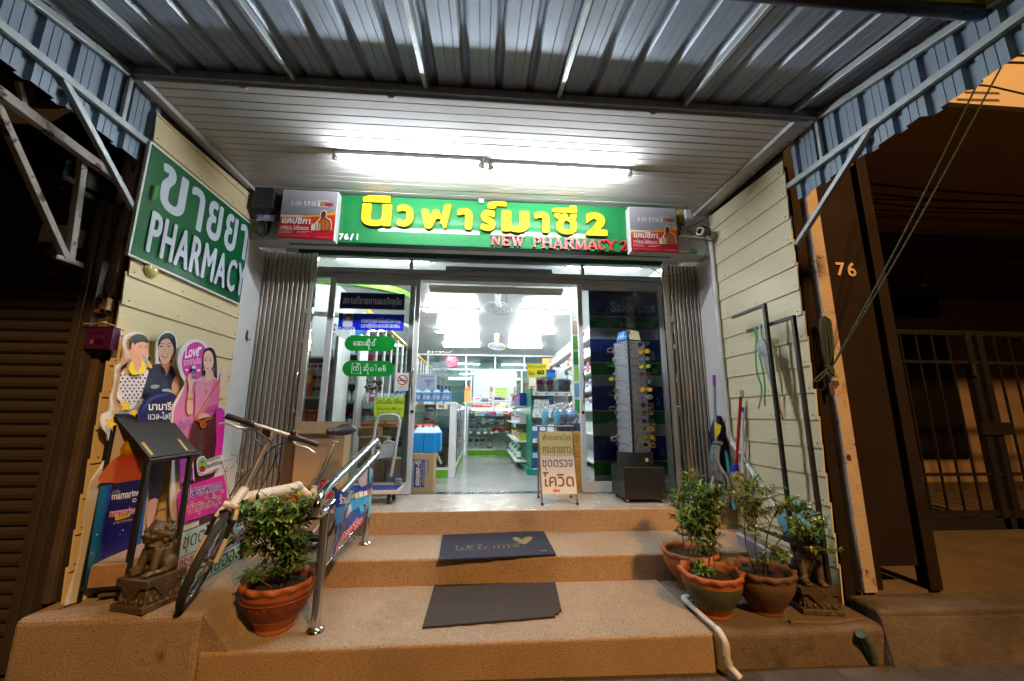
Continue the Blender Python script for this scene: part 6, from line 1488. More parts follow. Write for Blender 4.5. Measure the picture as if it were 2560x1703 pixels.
def leaf_quad(b, p, d, up, L, w, bend):
    """folded pointed leaf"""
    d = d.normalized(); s_ = d.cross(up)
    if s_.length < 1e-4: s_ = d.orthogonal()
    s_.normalize(); n = s_.cross(d)
    a = p; m1 = p+d*L*.38+n*(-.05*L); m2 = p+d*L*.72-n*bend*L*.35; e = p+d*L-n*bend*L
    f = w*.18
    b.add([a, m1+s_*w+n*f, m2+s_*w*.72+n*f, e, m2-s_*w*.72+n*f, m1-s_*w+n*f, m1, m2], [(0, 6, 1), (1, 6, 7, 2), (2, 7, 3), (0, 5, 6), (6, 5, 4, 7), (4, 3, 7)])
def plant(name, label, base, stems, nleaf, L, weights, seed, R, Hp, band, mpot, flowers=0, soil=.80, wavy=12):
    """pot with its plant; stems: list of (path points relative to the base, spread of the twigs, twigs, from-fraction)"""
    base = Vector(base); r2 = random.Random(seed)
    t = thing(name, label, 'potted plant', tuple(base), 'terracotta pots with plants on the steps')
    prof = [(.47, 0), (.51, .0), (.53, .035), (.50, .075), (.52, .095), (.66, .25), (.84, .46), (.95, .64), (.97, .76), (.95, .84), (.985, .87), (1.02, .90), (1.03, .95), (1.0, .985), (.93, .99), (.87, .965), (.85, .90), (.84, .80)]
    wob = lambda a, i: ((.010*math.sin(wavy*a), .010*math.sin(wavy*a+.6)) if 10 <= i <= 13 else (0, 0))
    b = MB(mpot); b.lathe([(r*R, z*Hp) for r, z in prof], base, 48, wob); b.f.pop(); b.mi.pop(); b.sm.pop()
    for i, f in enumerate(b.f):
        z = sum(b.v[k][2] for k in f)/len(f)-base.z; rr = math.hypot(b.v[f[0]][0]-base.x, b.v[f[0]][1]-base.y)
        if band and .24*Hp < z < .70*Hp and rr > .55*R and i < 48*9:
            if band not in b.mats: b.mats.append(band)
            b.mi[i] = b.mats.index(band)
    pot = b.build('pot', t)
    if band is m_band:
        b = MB(M('carved_line', (.30, .085, .025), .7))
        for k in range(26):
            a0 = 2*math.pi*k/26
            q = []
            for i in range(6):
                f = i/5; zz = .29+.33*f; rr = (.66+(.95-.66)*(zz-.25)/(.64-.25))*R+.0015; a = a0+.16*math.sin(f*2.2)+f*.07; q.append(base+Vector((rr*math.cos(a), rr*math.sin(a), zz*Hp)))
            b.tube(q, .0022, 4, cap=False)
        for zz in (.42, .27, .68): 
            rr = (.66+(.95-.66)*(zz-.25)/(.64-.25))*R+.0005; b.tube([base+Vector((rr*math.cos(a), rr*math.sin(a), zz*Hp)) for a in (2*math.pi*i/40 for i in range(40))], .0026, 4, closed=True)
        b.build('carving', t, kind='stuff')
    b = MB(m_soil); n_ = 28; vs = [base+Vector((0, 0, soil*Hp+.012))]
    for ring in (.45, .86):
        for j in range(n_): a = 2*math.pi*j/n_; vs.append(base+Vector((R*ring*math.cos(a), R*ring*math.sin(a), soil*Hp+r2.uniform(-.006, .008))))
    b.smooth = True; b.add(vs, [(0, 1+j, 1+(j+1) % n_) for j in range(n_)]+[(1+j, 1+n_+j, 1+n_+(j+1) % n_, 1+(j+1) % n_) for j in range(n_)]); b.build('soil', t)
    lf = MB(LEAF[0]); tw = MB(m_stem); fl = MB(M('petal_white', (.75, .70, .64), .5))
    tips = []
    for path, spread, ntw, f0, rs in stems:
        q = smooth_path([base+Vector(v) for v in path], 6); k = len(q)
        b = MB(m_stem); b.tube(q, [rs*(1-.65*i/k) for i in range(k)], 6); b.build('stem', t)
        for _ in range(ntw):
            f = f0+(1-f0)*r2.random()**.8; i = min(k-2, int(f*(k-1))); o = q[i]
            a = r2.uniform(0, 2*math.pi); d = Vector((math.cos(a), math.sin(a), r2.uniform(-.25, .75))).normalized(); ln = spread*r2.uniform(.35, 1)
            e = o+d*ln+Vector((0, 0, .02)); mid = (o+e)/2+Vector((0, 0, .012)); tw.tube([o, mid, e], [.0025, .002, .0012], 4, cap=False); tips.append((o, mid, e, d))
    for i in range(nleaf):
        o, mid, e, d = r2.choice(tips); f = r2.uniform(.15, 1.05); p_ = o+(e-o)*f+(mid-(o+e)/2)*(1-abs(2*f-1))
        a = r2.uniform(0, 2*math.pi); dd = d*.75+Vector((math.cos(a), math.sin(a), r2.uniform(-.5, .55)))*.85
        hi = (p_.z-base.z)
        w = list(weights); 
        lf.use(LEAF[r2.choices(range(4), w)[0]], False); Lf = L*r2.uniform(.55, 1.15)
        leaf_quad(lf, p_, dd, Vector((r2.uniform(-.3, .3), r2.uniform(-.3, .3), 1)), Lf, Lf*r2.uniform(.11, .17), r2.uniform(.0, .4))
    lf.build('foliage', t, kind='stuff'); tw.build('twigs', t, kind='stuff')
    if flowers:
        for i in range(flowers):
            o, mid, e, d = r2.choice(tips); c_ = e+Vector((r2.uniform(-.01, .01), -.012, .012)); nn = Vector((r2.uniform(-.5, .5), -1, r2.uniform(0, .7))).normalized(); u = nn.orthogonal().normalized(); v = nn.cross(u)
            for k in range(5):
                a = 2*math.pi*k/5; dd = u*math.cos(a)+v*math.sin(a); sd = u*-math.sin(a)+v*math.cos(a)
                fl.add([c_, c_+dd*.005+sd*.0032+nn*.002, c_+dd*.009+nn*.003, c_+dd*.005-sd*.0032+nn*.002], [(0, 1, 2, 3)])
            fl.use(M('flower_eye', (.5, .35, .05), .6)).ball(c_+nn*.002, .0016, 6); fl.use(M('petal_white'))
        fl.build('flowers', t, kind='stuff')
    return t
# left pot with the bushy green plant
c_ = onZ(668, 1590, Z1)
pb_ = (c_.x-.005, c_.y+.085, Z1)
plant('potted_plant', 'bushy dark green plant in a carved terracotta pot, between the bicycle and the handrail', pb_,
      [([(.0, .01, .18), (-.01, .0, .34), (-.05, -.02, .50), (-.12, -.03, .60)], .17, 40, .38, .006), ([(.03, .02, .18), (.05, .01, .36), (.075, .0, .52), (.09, -.02, .60)], .14, 34, .34, .006), ([(-.02, .03, .18), (-.06, .03, .32), (-.16, .0, .47), (-.27, -.02, .57)], .15, 36, .45, .005), ([(.01, -.01, .18), (.02, -.01, .3), (.03, -.02, .45), (.02, -.04, .60)], .13, 30, .25, .005), ([(.02, .0, .2), (.06, -.02, .26), (.10, -.03, .33)], .08, 12, .4, .003), ([(-.03, -.02, .2), (-.09, -.04, .25), (-.13, -.05, .26)], .04, 5, .5, .003)],
      2600, .060, (26, 42, 24, 8), 5, .178, .245, m_band, m_terra)
# right front pot
c1_ = onZ(1803, 1553, Z1-.008); R2 = .168
plant('potted_plant', 'upright leafy plant in the dark-banded terracotta pot nearest the white pipe', (c1_.x+.01, c1_.y+.085, Z1-.008),
      [([(.0, .02, .17), (.01, .02, .34), (.0, .03, .50), (-.01, .04, .62)], .11, 42, .30, .005), ([(.03, .01, .17), (.04, .02, .36), (.05, .03, .55), (.06, .04, .66)], .10, 42, .40, .005), ([(-.02, .01, .17), (-.05, .01, .32), (-.09, .02, .46), (-.11, .02, .54)], .08, 22, .40, .004), ([(-.02, -.01, .18), (-.06, -.04, .23), (-.09, -.06, .22)], .05, 8, .3, .003)],
      2100, .050, (28, 42, 22, 8), 8, R2, .235, m_band_g, m_terra)
plant('potted_plant', 'sprawling shrub with tiny white flowers in the mossy pot beside the lion', (c1_.x+.335, c1_.y+.10, Z1-.008),
      [([(.0, .02, .17), (.0, .03, .36), (.06, .05, .56), (.16, .04, .66)], .13, 30, .35, .005), ([(.02, .0, .17), (.08, -.02, .34), (.20, -.03, .45), (.30, -.05, .40), (.35, -.06, .30)], .10, 34, .35, .005), ([(-.02, .02, .17), (-.06, .03, .36), (-.02, .06, .60), (.05, .08, .70)], .12, 28, .4, .005), ([(.03, .03, .17), (.10, .05, .40), (.20, .05, .55), (.30, .0, .52), (.36, -.03, .44)], .10, 34, .35, .004), ([(.0, -.02, .18), (.02, -.05, .28), (.10, -.08, .30)], .10, 16, .3, .003)],
      3300, .038, (20, 42, 28, 10), 14, .172, .235, None, m_terra_mossy, flowers=26)
plant('potted_plant', 'thin feathery plant in the rear terracotta pot, half hidden behind the front one', (c1_.x+.075, c1_.y+.44, Z1-.008),
      [([(.0, .0, .17), (.03, .0, .38), (.06, -.01, .60), (.05, .0, .70)], .13, 30, .3, .005), ([(.04, .02, .17), (.09, .0, .35), (.13, -.02, .50)], .11, 22, .3, .004), ([(-.03, .0, .17), (-.05, .0, .40), (-.04, .0, .62)], .11, 24, .3, .004)],
      1500, .046, (24, 40, 28, 8), 19, .178, .235, None, m_terra)
# dry twiggy shrub behind the bicycle
c_ = Vector((-1.62, 2.98, Z2)); r2 = random.Random(31)
t = thing('dry_shrub', 'dry twiggy shrub in a small black pot behind the bicycle', 'plant', tuple(c_))
b = MB(m_blackp); b.lathe([(.06, 0), (.08, .13), (.085, .13), (.078, .11), (.001, .11)], c_, 20); b.build('pot', t)
b = MB(M('dry_twig', (.16, .115, .075), .85, var=.4, vs=30)); lf = MB(LEAF[3])
for i in range(26):
    a = r2.uniform(0, 6.28); s_ = r2.uniform(.02, .22); h = r2.uniform(.3, .78); e = c_+Vector((math.cos(a)*s_+.10*h, math.sin(a)*s_*.7-.12*h, h))
    q = smooth_path([c_+Vector((0, 0, .1)), c_+(e-c_)*.5+Vector((r2.uniform(-.03, .03), r2.uniform(-.03, .03), .05)), e, e+Vector((r2.uniform(-.08, .08), r2.uniform(-.05, .05), r2.uniform(-.08, .05)))], 3); b.tube(q, [.003]*4+[.0018]*(len(q)-4), 4, cap=False)
    for _ in range(3):
        p_ = r2.choice(q[4:]); d = Vector((r2.uniform(-1, 1), r2.uniform(-1, 1), r2.uniform(-.3, .8))).normalized(); b.tube([p_, p_+d*r2.uniform(.03, .09)], .0014, 3, cap=False)
        if r2.random() < .5: lf.use(LEAF[r2.choice((1, 2, 3))]); leaf_quad(lf, p_+d*.03, d, Vector((0, 0, 1)), .035, .007, .2)
b.build('twigs', t, kind='stuff'); lf.build('foliage', t, kind='stuff')

# ================================================================ platform trolley
m_cartblue = M('cart_blue', (.025, .06, .26), .4, var=.15, vs=10)
m_cartgrey = M('cart_grey', (.55, .55, .56), .4, var=.08, vs=8)
k9 = crop(900, 1000, 3.2)
YC = 3.86
t = thing('trolley', 'folding platform trolley with a white handle parked on the platform by the glass door', 'trolley', (-.95, 3.78, 0))
fl_, frr = onY(*k9(95, 610), YC), onY(*k9(246, 612), YC)
pts = [onY(*k9(u, v), YC-.01*i*.5) for i, (u, v) in enumerate(((86, 640), (108, 330), (128, 190), (150, 140), (185, 120), (275, 120), (310, 140), (320, 185), (246, 612)))]
b = MB(m_cartgrey); b.tube(smooth_path(pts[:3], 3)[:-1]+smooth_path(pts[2:8], 4)[:-1]+smooth_path(pts[7:], 4), .0135, 10); b.build('handle', t)
b = MB(m_cartgrey); b.sheet([onY(*k9(u, v), YC+.002) for u, v in ((128, 360), (272, 344), (258, 458), (112, 476))], (0, -1, 0), .005); b.build('handle_panel', t)
dz = .105
dk = [onZ(*k9(u, v), dz) for u, v in ((60, 690), (262, 672), (290, 700), (40, 782))]
A_, B_ = Vector((-1.17, 3.62, dz)), Vector((-.74, 3.86, dz))
b = MB(m_cartblue); b.box(-1.22, -.725, 3.64, 3.92, dz, dz+.016); b.build('deck', t, bevel=.005)
b = MB(m_cartgrey); b.box(-1.225, -.72, 3.632, 3.648, dz-.012, dz+.020); b.box(-.732, -.716, 3.64, 3.92, dz-.012, dz+.020); b.build('deck_edge', t, bevel=.003)
b = MB(P('6d7684', .4)); b.box(-.79, -.73, 3.82, 3.88, dz+.016, dz+.085); b.build('hinge_bracket', t, bevel=.01)
for x, y in ((-.80, 3.70), (-1.15, 3.70), (-.80, 3.88), (-1.15, 3.88)):
    b = MB(m_blackp); b.cyl((x-.014, y, .044), (x+.014, y, .044), .044, 18); w = b.build('wheel', t)
    b = MB(m_cartgrey); b.cyl((x-.016, y, .044), (x+.016, y, .044), .018, 12); b.build('wheel_hub', w, local=True)
    b = MB(m_cartgrey); b.box(x-.022, x+.022, y-.012, y+.03, .07, dz); b.build('caster_fork', t)

# ================================================================ cartons on the platform
m_card = M('cardboard', (.40, .26, .13), .8, var=.1, vs=5, bump=.12, bs=20)
m_card2 = M('cardboard_light', (.47, .32, .165), .8, var=.1, vs=5, bump=.12, bs=20)
def carton(label, x0, x1, y0, y1, z0, z1, m=m_card, group='cardboard cartons', tape=None, name='cardboard_box'):
    t = thing(name, label, 'box', ((x0+x1)/2, (y0+y1)/2, z0), group)
    MB(m).box(x0, x1, y0, y1, z0, z1).build('carton', t, bevel=.004)
    mt_ = M('flap_line', (.22, .14, .07), .9)
    b = MB(mt_); b.box(x0+.003, x1-.003, (y0+y1)/2-.002, (y0+y1)/2+.002, z1-.001, z1+.0012); b.build('flap_seam', t)
    return t
q0, q1, q2 = onY(738, 1232, 3.52), onY(743, 1080, 3.52), onY(856, 1074, 3.52)
big = carton('large open cardboard box with a red tape stripe, behind the bicycle saddle', -1.565, -1.165, 3.52, 3.69, 0, .615, m_card2)
x0_, x1_ = -1.565, -1.165
F = lambda u, v: Vector((x0_+(x1_-x0_)*u, 3.5195, .615*(1-v)))
p = Print(F, (0, -1, 0), .5); p.rect(0, .735, 1, .86, 'b01828'); p.rect(.12, .765, .36, .815, 'd8b6a0'); p.rect(.48, .62, .68, .95, 'b4182a'); p.txt('FRAGILE', .03, .875, .4, .90, 'a8402a', 0); p.rect(0, .16, 1, .168, 'a97f4e'); p.rect(0, .60, 1, .606, 'b58a58')
for (x, y) in ((.52, .66), (.60, .66), (.52, .88)): p.line([(x, y), (x+.05, y), (x+.05, y+.05), (x, y+.05)], .008, 'e8d0c0')
p.build('tape_print', big)
b = MB(m_card2); b.obox((-1.365, 3.515, .66), (.205, 0, .0), (0, .004, 0), (0, .006, .05)); b.build('open_flap', big)
b = MB(m_card); b.add([(-1.57, 3.52, .0), (-1.69, 3.60, .0), (-1.69, 3.60, .63), (-1.57, 3.52, .615)], [(0, 1, 2, 3), (3, 2, 1, 0)]); b.build('side_flap', big)
# ================================================================ inside the shop
IN = [(-1.29, -.30), (.62, 1.66)]
rows = [(6.72, 6.63), (8.52, 8.45), (10.35, 10.3)]
n_ = 0
for r_, (ya_, yb_) in enumerate(rows):
    for s_, (xa, xb, yy) in enumerate(((-1.08, -.075, ya_), (.64, 1.60, yb_))):
        tube_light('ceiling_light', ('lit tube light on the shop ceiling, %s pair from the door, on the %s' % (('nearest', 'middle', 'farthest')[r_], ('clock side', 'carton side')[s_])), xa, xb, yy, 2.555, m_tube_in, 'shop ceiling tubes', r=.016)
for xa, xb, yy, lb in ((-1.75, -.62, 4.42, 'lit tube light just inside the left glass door'), (.95, 1.95, 4.42, 'lit tube light just inside the right glass door')):
    tube_light('ceiling_light', lb, xa, xb, yy, 2.555, m_tube_in, 'shop ceiling tubes', r=.016)
m_cab = M('cabinet_white', (.74, .75, .73), .4, var=.05, vs=4)
m_cabg = M('cabinet_green', '5fa81c', .4)
m_teal = M('shelf_teal', '0c7a66', .4)
m_glassc = GL('case_glass', (.90, .97, .95))
m_shelfg = GL('shelf_glass', (.93, .98, .96), .06)
PRODS = ['e8e8e6', 'd94a2a', '2a6fb8', '3aa05a', 'e8b02a', 'c84a8a', '7a4aa0', '34b0c8', 'f0e2c0', 'b8d04a', 'e07a3a', '1f3f88', 'e8d8e0', 'a8c8d8', '8a2a3a', 'f4f4f0', 'dfe6ea', 'cfdde6', 'e9e2d4']
BOX_ME = {}
def prod_box(label, x, y, z, w, d, h, c, group, stripe=None):
    """medicine carton with a printed band; meshes shared by colour"""
    k = (c, stripe)
    if k not in BOX_ME:
        b = MB(P(c, .4)).box(-.5, .5, -.5, .5, 0, 1); m1 = b.mesh('medicine_box')
        b = MB(P(stripe or 'f2f2f0', .4)); b.add([(-.46, -.503, .55), (.46, -.503, .55), (.46, -.503, .84), (-.46, -.503, .84)], [(0, 1, 2, 3)])
        b.use(P('5a5f6a', .5))
        for i, (u0, u1) in enumerate(((-.38, .30), (-.38, .12), (-.38, .22))): b.add([(u0, -.504, .40-.1*i), (u1, -.504, .40-.1*i), (u1, -.504, .44-.1*i), (u0, -.504, .44-.1*i)], [(0, 1, 2, 3)])
        BOX_ME[k] = (m1, b.mesh('box_print'))
    o = bpy.data.objects.new('medicine_box', BOX_ME[k][0]); COL.objects.link(o); o.location = (x, y, z); o.scale = (w, d, h); tag(o, label, 'medicine box', group)
    o2 = bpy.data.objects.new('box_print', BOX_ME[k][1]); COL.objects.link(o2); o2.parent = o
    return o
BOT_ME = {}
def bottle(label, x, y, z, r, h, c, cap, group, kind=0):
    k = (c, cap, kind)
    if k not in BOT_ME:
        pr_ = [[(.92, 0), (1, .03), (1, .62), (.8, .72), (.36, .80), (.36, .86)], [(.9, 0), (1, .03), (1, .75), (.5, .82), (.5, .86)], [(.95, 0), (1, .02), (1, .80), (.97, .86)]][kind]
        b = MB(P(c, .2, coat=.4)).lathe(pr_, (0, 0, 0), 14); m1 = b.mesh('bottle')
        b = MB(P(cap, .35)).lathe([(.44 if kind < 2 else .9, .86), (.44 if kind < 2 else .9, .97), (.3, 1.0), (.001, 1.0)], (0, 0, 0), 12)
        if kind == 0: b.box(-.16, .5, -.12, .12, 1.0, 1.06)
        m2 = b.mesh('cap')
        b = MB(P('eef0ee', .45)); n2 = 8; vs = [(1.01*math.cos(a), 1.01*math.sin(a), zz) for zz in (.18, .58) for a in (math.pi*(1.1+.8*i/n2) for i in range(n2+1))]; b.add(vs, [(i, i+1, n2+2+i, n2+1+i) for i in range(n2)]); m3 = b.mesh('label')
        BOT_ME[k] = (m1, m2, m3)
    o = bpy.data.objects.new('bottle', BOT_ME[k][0]); COL.objects.link(o); o.location = (x, y, z); o.scale = (r, r, h); tag(o, label, 'bottle', group)
    for nm, me in (('cap', BOT_ME[k][1]), ('label_band', BOT_ME[k][2])): o2 = bpy.data.objects.new(nm, me); COL.objects.link(o2); o2.parent = o
    return o
CN = {'e8e8e6': 'white', 'd94a2a': 'red', '2a6fb8': 'blue', '3aa05a': 'green', 'e8b02a': 'amber', 'c84a8a': 'pink', '7a4aa0': 'violet', '34b0c8': 'turquoise', 'f0e2c0': 'cream', 'b8d04a': 'lime', 'e07a3a': 'orange', '1f3f88': 'navy', 'e8d8e0': 'pale pink', 'a8c8d8': 'pale blue', '8a2a3a': 'maroon', 'f4f4f0': 'bright white', 'dfe6ea': 'cool white', 'cfdde6': 'ice blue', 'e9e2d4': 'ivory'}
NTH = ['first', 'second', 'third', 'fourth', 'fifth', 'sixth', 'seventh', 'eighth', 'ninth', 'tenth', 'eleventh', 'twelfth', 'thirteenth', 'fourteenth', 'fifteenth', 'sixteenth', 'seventeenth', 'eighteenth', 'nineteenth', 'twentieth', '21st', '22nd', '23rd', '24th']
BULK = MB()
def bulk_row(x0, x1, y, z, hmin, hmax, wmin, wmax, r2, cols, depth=.14, s=1):
    """far cartons along y that cannot be told apart: added to the one mass"""
    x = x0
    while x < x1-.02:
        w = min(r2.uniform(wmin, wmax), x1-x); h = r2.uniform(hmin, hmax); BULK.use(P(r2.choice(cols), .4)); BULK.box(y-depth/2, y+depth/2, x, x+w-.004, z, z+h)
        BULK.use(P(r2.choice(PRODS), .4)); xf = y+s*(depth/2+.001); BULK.add([(xf, x+.01, z+h*.5), (xf, x+w-.014, z+h*.5), (xf, x+w-.014, z+h*.8), (xf, x+.01, z+h*.8)], [(0, 1, 2, 3)]); x += w
def row(x0, x1, y, z, hmin, hmax, wmin, wmax, where, group, r2, cols=PRODS, depth=.06, ax='x', gap=.004):
    """a row of medicine cartons along x (or along y)"""
    x = x0; cnt = {}
    wh = where
    side = 'from the left' if ax == 'x' else 'from the door'
    while x < x1-.02:
        w = min(r2.uniform(wmin, wmax), x1-x); c = r2.choice(cols); n = r2.choice((1, 1, 2, 2, 3)); h = r2.uniform(hmin, hmax); st = r2.choice(PRODS)
        for k in range(n):
            if x+w > x1: break
            cnt[c] = cnt.get(c, 0)+1
            lb = '%s %s carton %s, %s' % (NTH[min(cnt[c], 24)-1], CN[c], side, where)
            if ax == 'x': prod_box(lb, x+w/2, y, z, w-gap, depth, h, c, group+', '+CN[c], st)
            else:
                o = prod_box(lb, y, x+w/2, z, w-gap, depth, h, c, group+', '+CN[c], st); o.rotation_euler = (0, 0, rad(90 if ax == 'y+' else -90))
            x += w
# --- back counter
r9 = random.Random(90)
BY = 7.80
bc = thing('glass_counter', 'white glass-fronted counter with a green plinth at the back of the shop', 'counter', (.16, BY+.2, 0))
X0, X1_ = -.30, .632
for x in (X0, X1_-.03): MB(m_cab).box(x, x+.03, BY, BY+.42, 0, .90).build('corner_post', bc)
MB(m_cab).box(X0, X1_, BY-.004, BY+.02, .875, .905).build('top_rail', bc, bevel=.003); MB(m_glassc).box(X0, X1_, BY+.02, BY+.42, .895, .904).build('top_glass', bc)
MB(m_cab).box(X0, X1_, BY+.002, BY+.42, .09, .118).build('base_shelf', bc)
MB(m_cabg).box(X0+.03, X1_-.03, BY+.004, BY+.02, 0, .09).build('plinth', bc)
MB(m_cab).box(X0, X1_, BY+.40, BY+.42, .0, .90).build('back_panel', bc)
for z in (.438, .583, .736): MB(m_shelfg).box(X0+.03, X1_-.03, BY+.03, BY+.40, z-.006, z).build('glass_shelf', bc)
MB(m_glassc).box(X0+.03, X1_-.03, BY+.004, BY+.008, .118, .875).build('front_glass', bc)
gr = 'cartons in the back counter'
row(X0+.04, X1_-.04, BY+.09, .736, .07, .115, .022, .05, 'on the top shelf of the back counter', gr+' top shelf', r9)
row(X0+.04, X1_-.04, BY+.09, .583, .08, .125, .03, .055, 'on the second shelf of the back counter', gr+' second shelf', r9, ['f0e2c0', 'c84a8a', 'b8d04a', 'cfdde6', 'e8d8e0', '7a4aa0', '34b0c8', 'e07a3a', 'dfe6ea'])
for i in range(4): prod_box('green-white plaster pack, %s from the left, back counter third shelf' % NTH[i], X0+.09+i*.115, BY+.08, .438, .10, .02, .135, 'f4f4f0', 'plaster packs, third shelf', '1f7a3a')
for i in range(4): prod_box('orange-red pack, %s from the left on the third shelf of the back counter' % NTH[i], X0+.545+i*.088-(.01 if i > 1 else 0), BY+.08, .438, .078, .02, .135, 'd94a2a', 'orange-red packs, third shelf', 'e8a08a')
for i in range(2): prod_box('green-white plaster pack, %s from the left, back counter bottom shelf' % NTH[i], X0+.08+i*.12, BY+.08, .118, .10, .02, .22, 'f4f4f0', 'plaster packs, bottom shelf', '1f7a3a')
prod_box('brown card of sachets on the bottom shelf of the back counter', X0+.31, BY+.10, .118, .10, .03, .22, 'e9e2d4', 'sachet card', '8a7a5a')
for x, h, r_, c in ((.245, .07, .025, 'c89a30'), (.30, .11, .022, 'd8c060'), (.46, .22, .05, 'c8861c')): bottle('%s amber bottle on the bottom shelf of the back counter' % {.07: 'shortest', .11: 'middle-sized', .22: 'tallest'}[h], X0+x, BY+.10, .118, r_, h, c, 'e8e2d0', 'amber bottles, bottom shelf', 1)
for i in range(6): bottle('small clear dropper bottle, %s from the left on the bottom shelf of the back counter' % NTH[i], X0+.58+i*.055, BY+.08+.04*(i % 2), .118, .022, .13+.03*(i % 3 == 0), 'cfe0d8', ['e8ecea', '2f9a4a', 'c8d8d0'][i % 3], 'dropper bottles, bottom shelf', 0)
pt = Print(lambda u, v: Vector((X0+(X1_-X0)*u, BY-.006, .90-.90*v)), (0, -1, 0), .5)
for s, u, v in (('25', .05, .505), ('30', .215, .515), ('40', .35, .515), ('50', .495, .51), ('60', .60, .49), ('40', .82, .49), ('60', .09, .835), ('45', .585, .83), ('35', .69, .83), ('35', .78, .83), ('40', .885, .83), ('120', .53, .0)):
    pt.rect(u, v, u+.075, v+.045, 'e6e6e0'); pt.txt(s, u+.012, v+.008, u+.062, v+.038, '3a3a38', .02)
pt.build('price_tag', bc, kind='stuff')
b = MB(EM('added_case_lamp_glow', (.9, .97, 1.0), 45)); b.cyl((X0+.10, BY+.045, .866), (X1_-.05, BY+.045, .866), .006, 8); b.build('added_case_lamp', bc)  # added tube that brightens the shelves; only a lit streak suggests it
# things on the back counter
gr = 'cartons on top of the back counter'
row(X0+.02, X1_-.05, BY+.06, .905, .035, .07, .05, .10, 'along the back counter top edge', gr+' front', r9, ['e8e8e6', '3aa05a', 'd94a2a', 'a8c8d8', 'f0e2c0', 'e8d8e0'])
st = thing('display_riser', 'small white tiered display stand on the back counter', 'stand', (.2, BY+.2, .905))
for (x0_, x1_, z, d) in ((X0+.08, .20, 1.02, .2), (.22, X1_, 1.055, .16), (.0, .20, 1.14, .28)): MB(m_cab).box(x0_, x1_, BY+d, BY+d+.12, z-.012, z).build('tier', st)
for x in (X0+.08, .20, .225, X1_-.01): MB(m_cab).box(x, x+.012, BY+.2, BY+.32, .905, 1.05).build('leg', st)
row(X0+.09, .19, BY+.26, 1.02, .06, .10, .035, .06, 'on the left tier of the counter display', gr+' left tier', r9, ['3aa05a', 'd94a2a', '2a6fb8', 'e8e8e6', 'b8d04a'])
row(.0, .20, BY+.34, 1.14, .07, .10, .05, .08, 'on the top tier of the counter display', gr+' top tier', r9, ['e8e8e6', 'dfe6ea', 'e8d8e0', 'c84a8a'])
row(.24, X1_-.02, BY+.22, .93, .05, .09, .04, .06, 'under the counter display right tier', gr+' lower right', r9, ['e8b02a', '8a2a3a', 'a8c8d8', 'f0e2c0'])
row(.24, X1_-.16, BY+.24, 1.055, .05, .08, .05, .08, 'on the right tier of the counter display', gr+' right tier', r9, ['1f3f88', '8a2a3a', 'e8b02a'])
def note(name, label, x0, y0, x1, y1, Y, col, lines, k, th=.002, ink='3a4a18'):
    A, B = onY(*k(x0, y0), Y), onY(*k(x1, y1), Y); F = lambda u, v: Vector((A.x+(B.x-A.x)*u, Y, A.z-(A.z-B.z)*v))
    t = thing(name, label, 'sign', ((A.x+B.x)/2, Y, B.z)); p = Print(F, (0, -1, 0), .5); p.mb.use(P(col, .5)).box(A.x, B.x, Y, Y+th, B.z, A.z)
    for s, a, c, e, f, bo in lines: p.txt(s, a, c, e, f, ink, bo)
    p.build('card', t); return t
K1 = crop(1000, 800, 3.484); K7 = crop(1050, 900, 5.228)
note('promotion_note', 'light green promotion note standing on the back counter', 822, 586, 938, 668, BY+.16, 'c2e07a', [('โปรโมชั่น ปีใหม่', .05, .08, .95, .32, .008), ('ซื้อสินค้าครบ 800 บาท', .1, .44, .9, .62, 0), ('รับฟรี เสื้อยืด 1 ตัว', .15, .72, .85, .92, 0)], K1)
t = thing('house_clock', 'orange house-shaped ornament on the corner of the back counter', 'ornament', (X0+.02, BY+.1, .905))
q = onY(*K1(590, 640), BY+.1); q0 = onY(*K1(557, 615), BY+.1); q1 = onY(*K1(622, 615), BY+.1); q2 = onY(*K1(590, 570), BY+.1)
b = MB(P('f0901a')); b.sheet([q0, q1, q2], (0, -1, 0), .08); b.build('roof', t)
b = MB(P('d8a860')); b.box(q0.x+.012, q1.x-.012, BY+.11, BY+.17, 1.0, q0.z); b.build('body', t)
b = MB(P('f4d8a0')); b.ball(Vector((q2.x, BY+.098, q2.z-.035)), (.010, .004, .010), 8); b.build('window', t)
b = MB(m_cab); b.box(q0.x-.02, q1.x+.03, BY+.05, BY+.2, .985, 1.0); b.box((q0.x+q1.x)/2-.01, (q0.x+q1.x)/2+.01, BY+.11, BY+.13, .905, .985); b.build('perch', t)
def flowers(label, c, h, col, n, spread, seed, vase='d8d4cc'):
    r2 = random.Random(seed); t = thing('flower_vase', label, 'flowers', tuple(c), 'artificial flowers in vases'); c = Vector(c)
    b = MB(P(vase, .25, coat=.3)); b.lathe([(.022, 0), (.034, .02), (.030, .06), (.018, .085), (.024, .10)], c, 16); b.build('vase', t)
    s_ = MB(LEAF[1]); f_ = MB(P(col, .5))
    for i in range(n):
        a = r2.uniform(0, 6.28); e = c+Vector((math.cos(a)*spread*r2.random(), math.sin(a)*spread*r2.random(), h*r2.uniform(.75, 1.05))); s_.tube([c+Vector((0, 0, .09)), (c+e)/2+Vector((0, 0, .02)), e], .002, 4, cap=False)
        for k in range(10):
            d = Vector((r2.uniform(-1, 1), r2.uniform(-1, 1), r2.uniform(-.2, 1))).normalized(); leaf_quad(f_, e, d, Vector((0, 0, 1)), .030, .010, .3)
        for k in range(3): d = Vector((r2.uniform(-1, 1), r2.uniform(-1, 1), r2.uniform(-.2, .5))); leaf_quad(s_, c+(e-c)*r2.uniform(.4, .8), d, Vector((0, 0, 1)), .045, .008, .3)
    s_.build('stems', t, kind='stuff'); f_.build('petals', t, kind='stuff')
flowers('pink artificial flowers behind the note on the back counter', (.17, BY+.36, .905), .40, 'c04a78', 9, .06, 1)
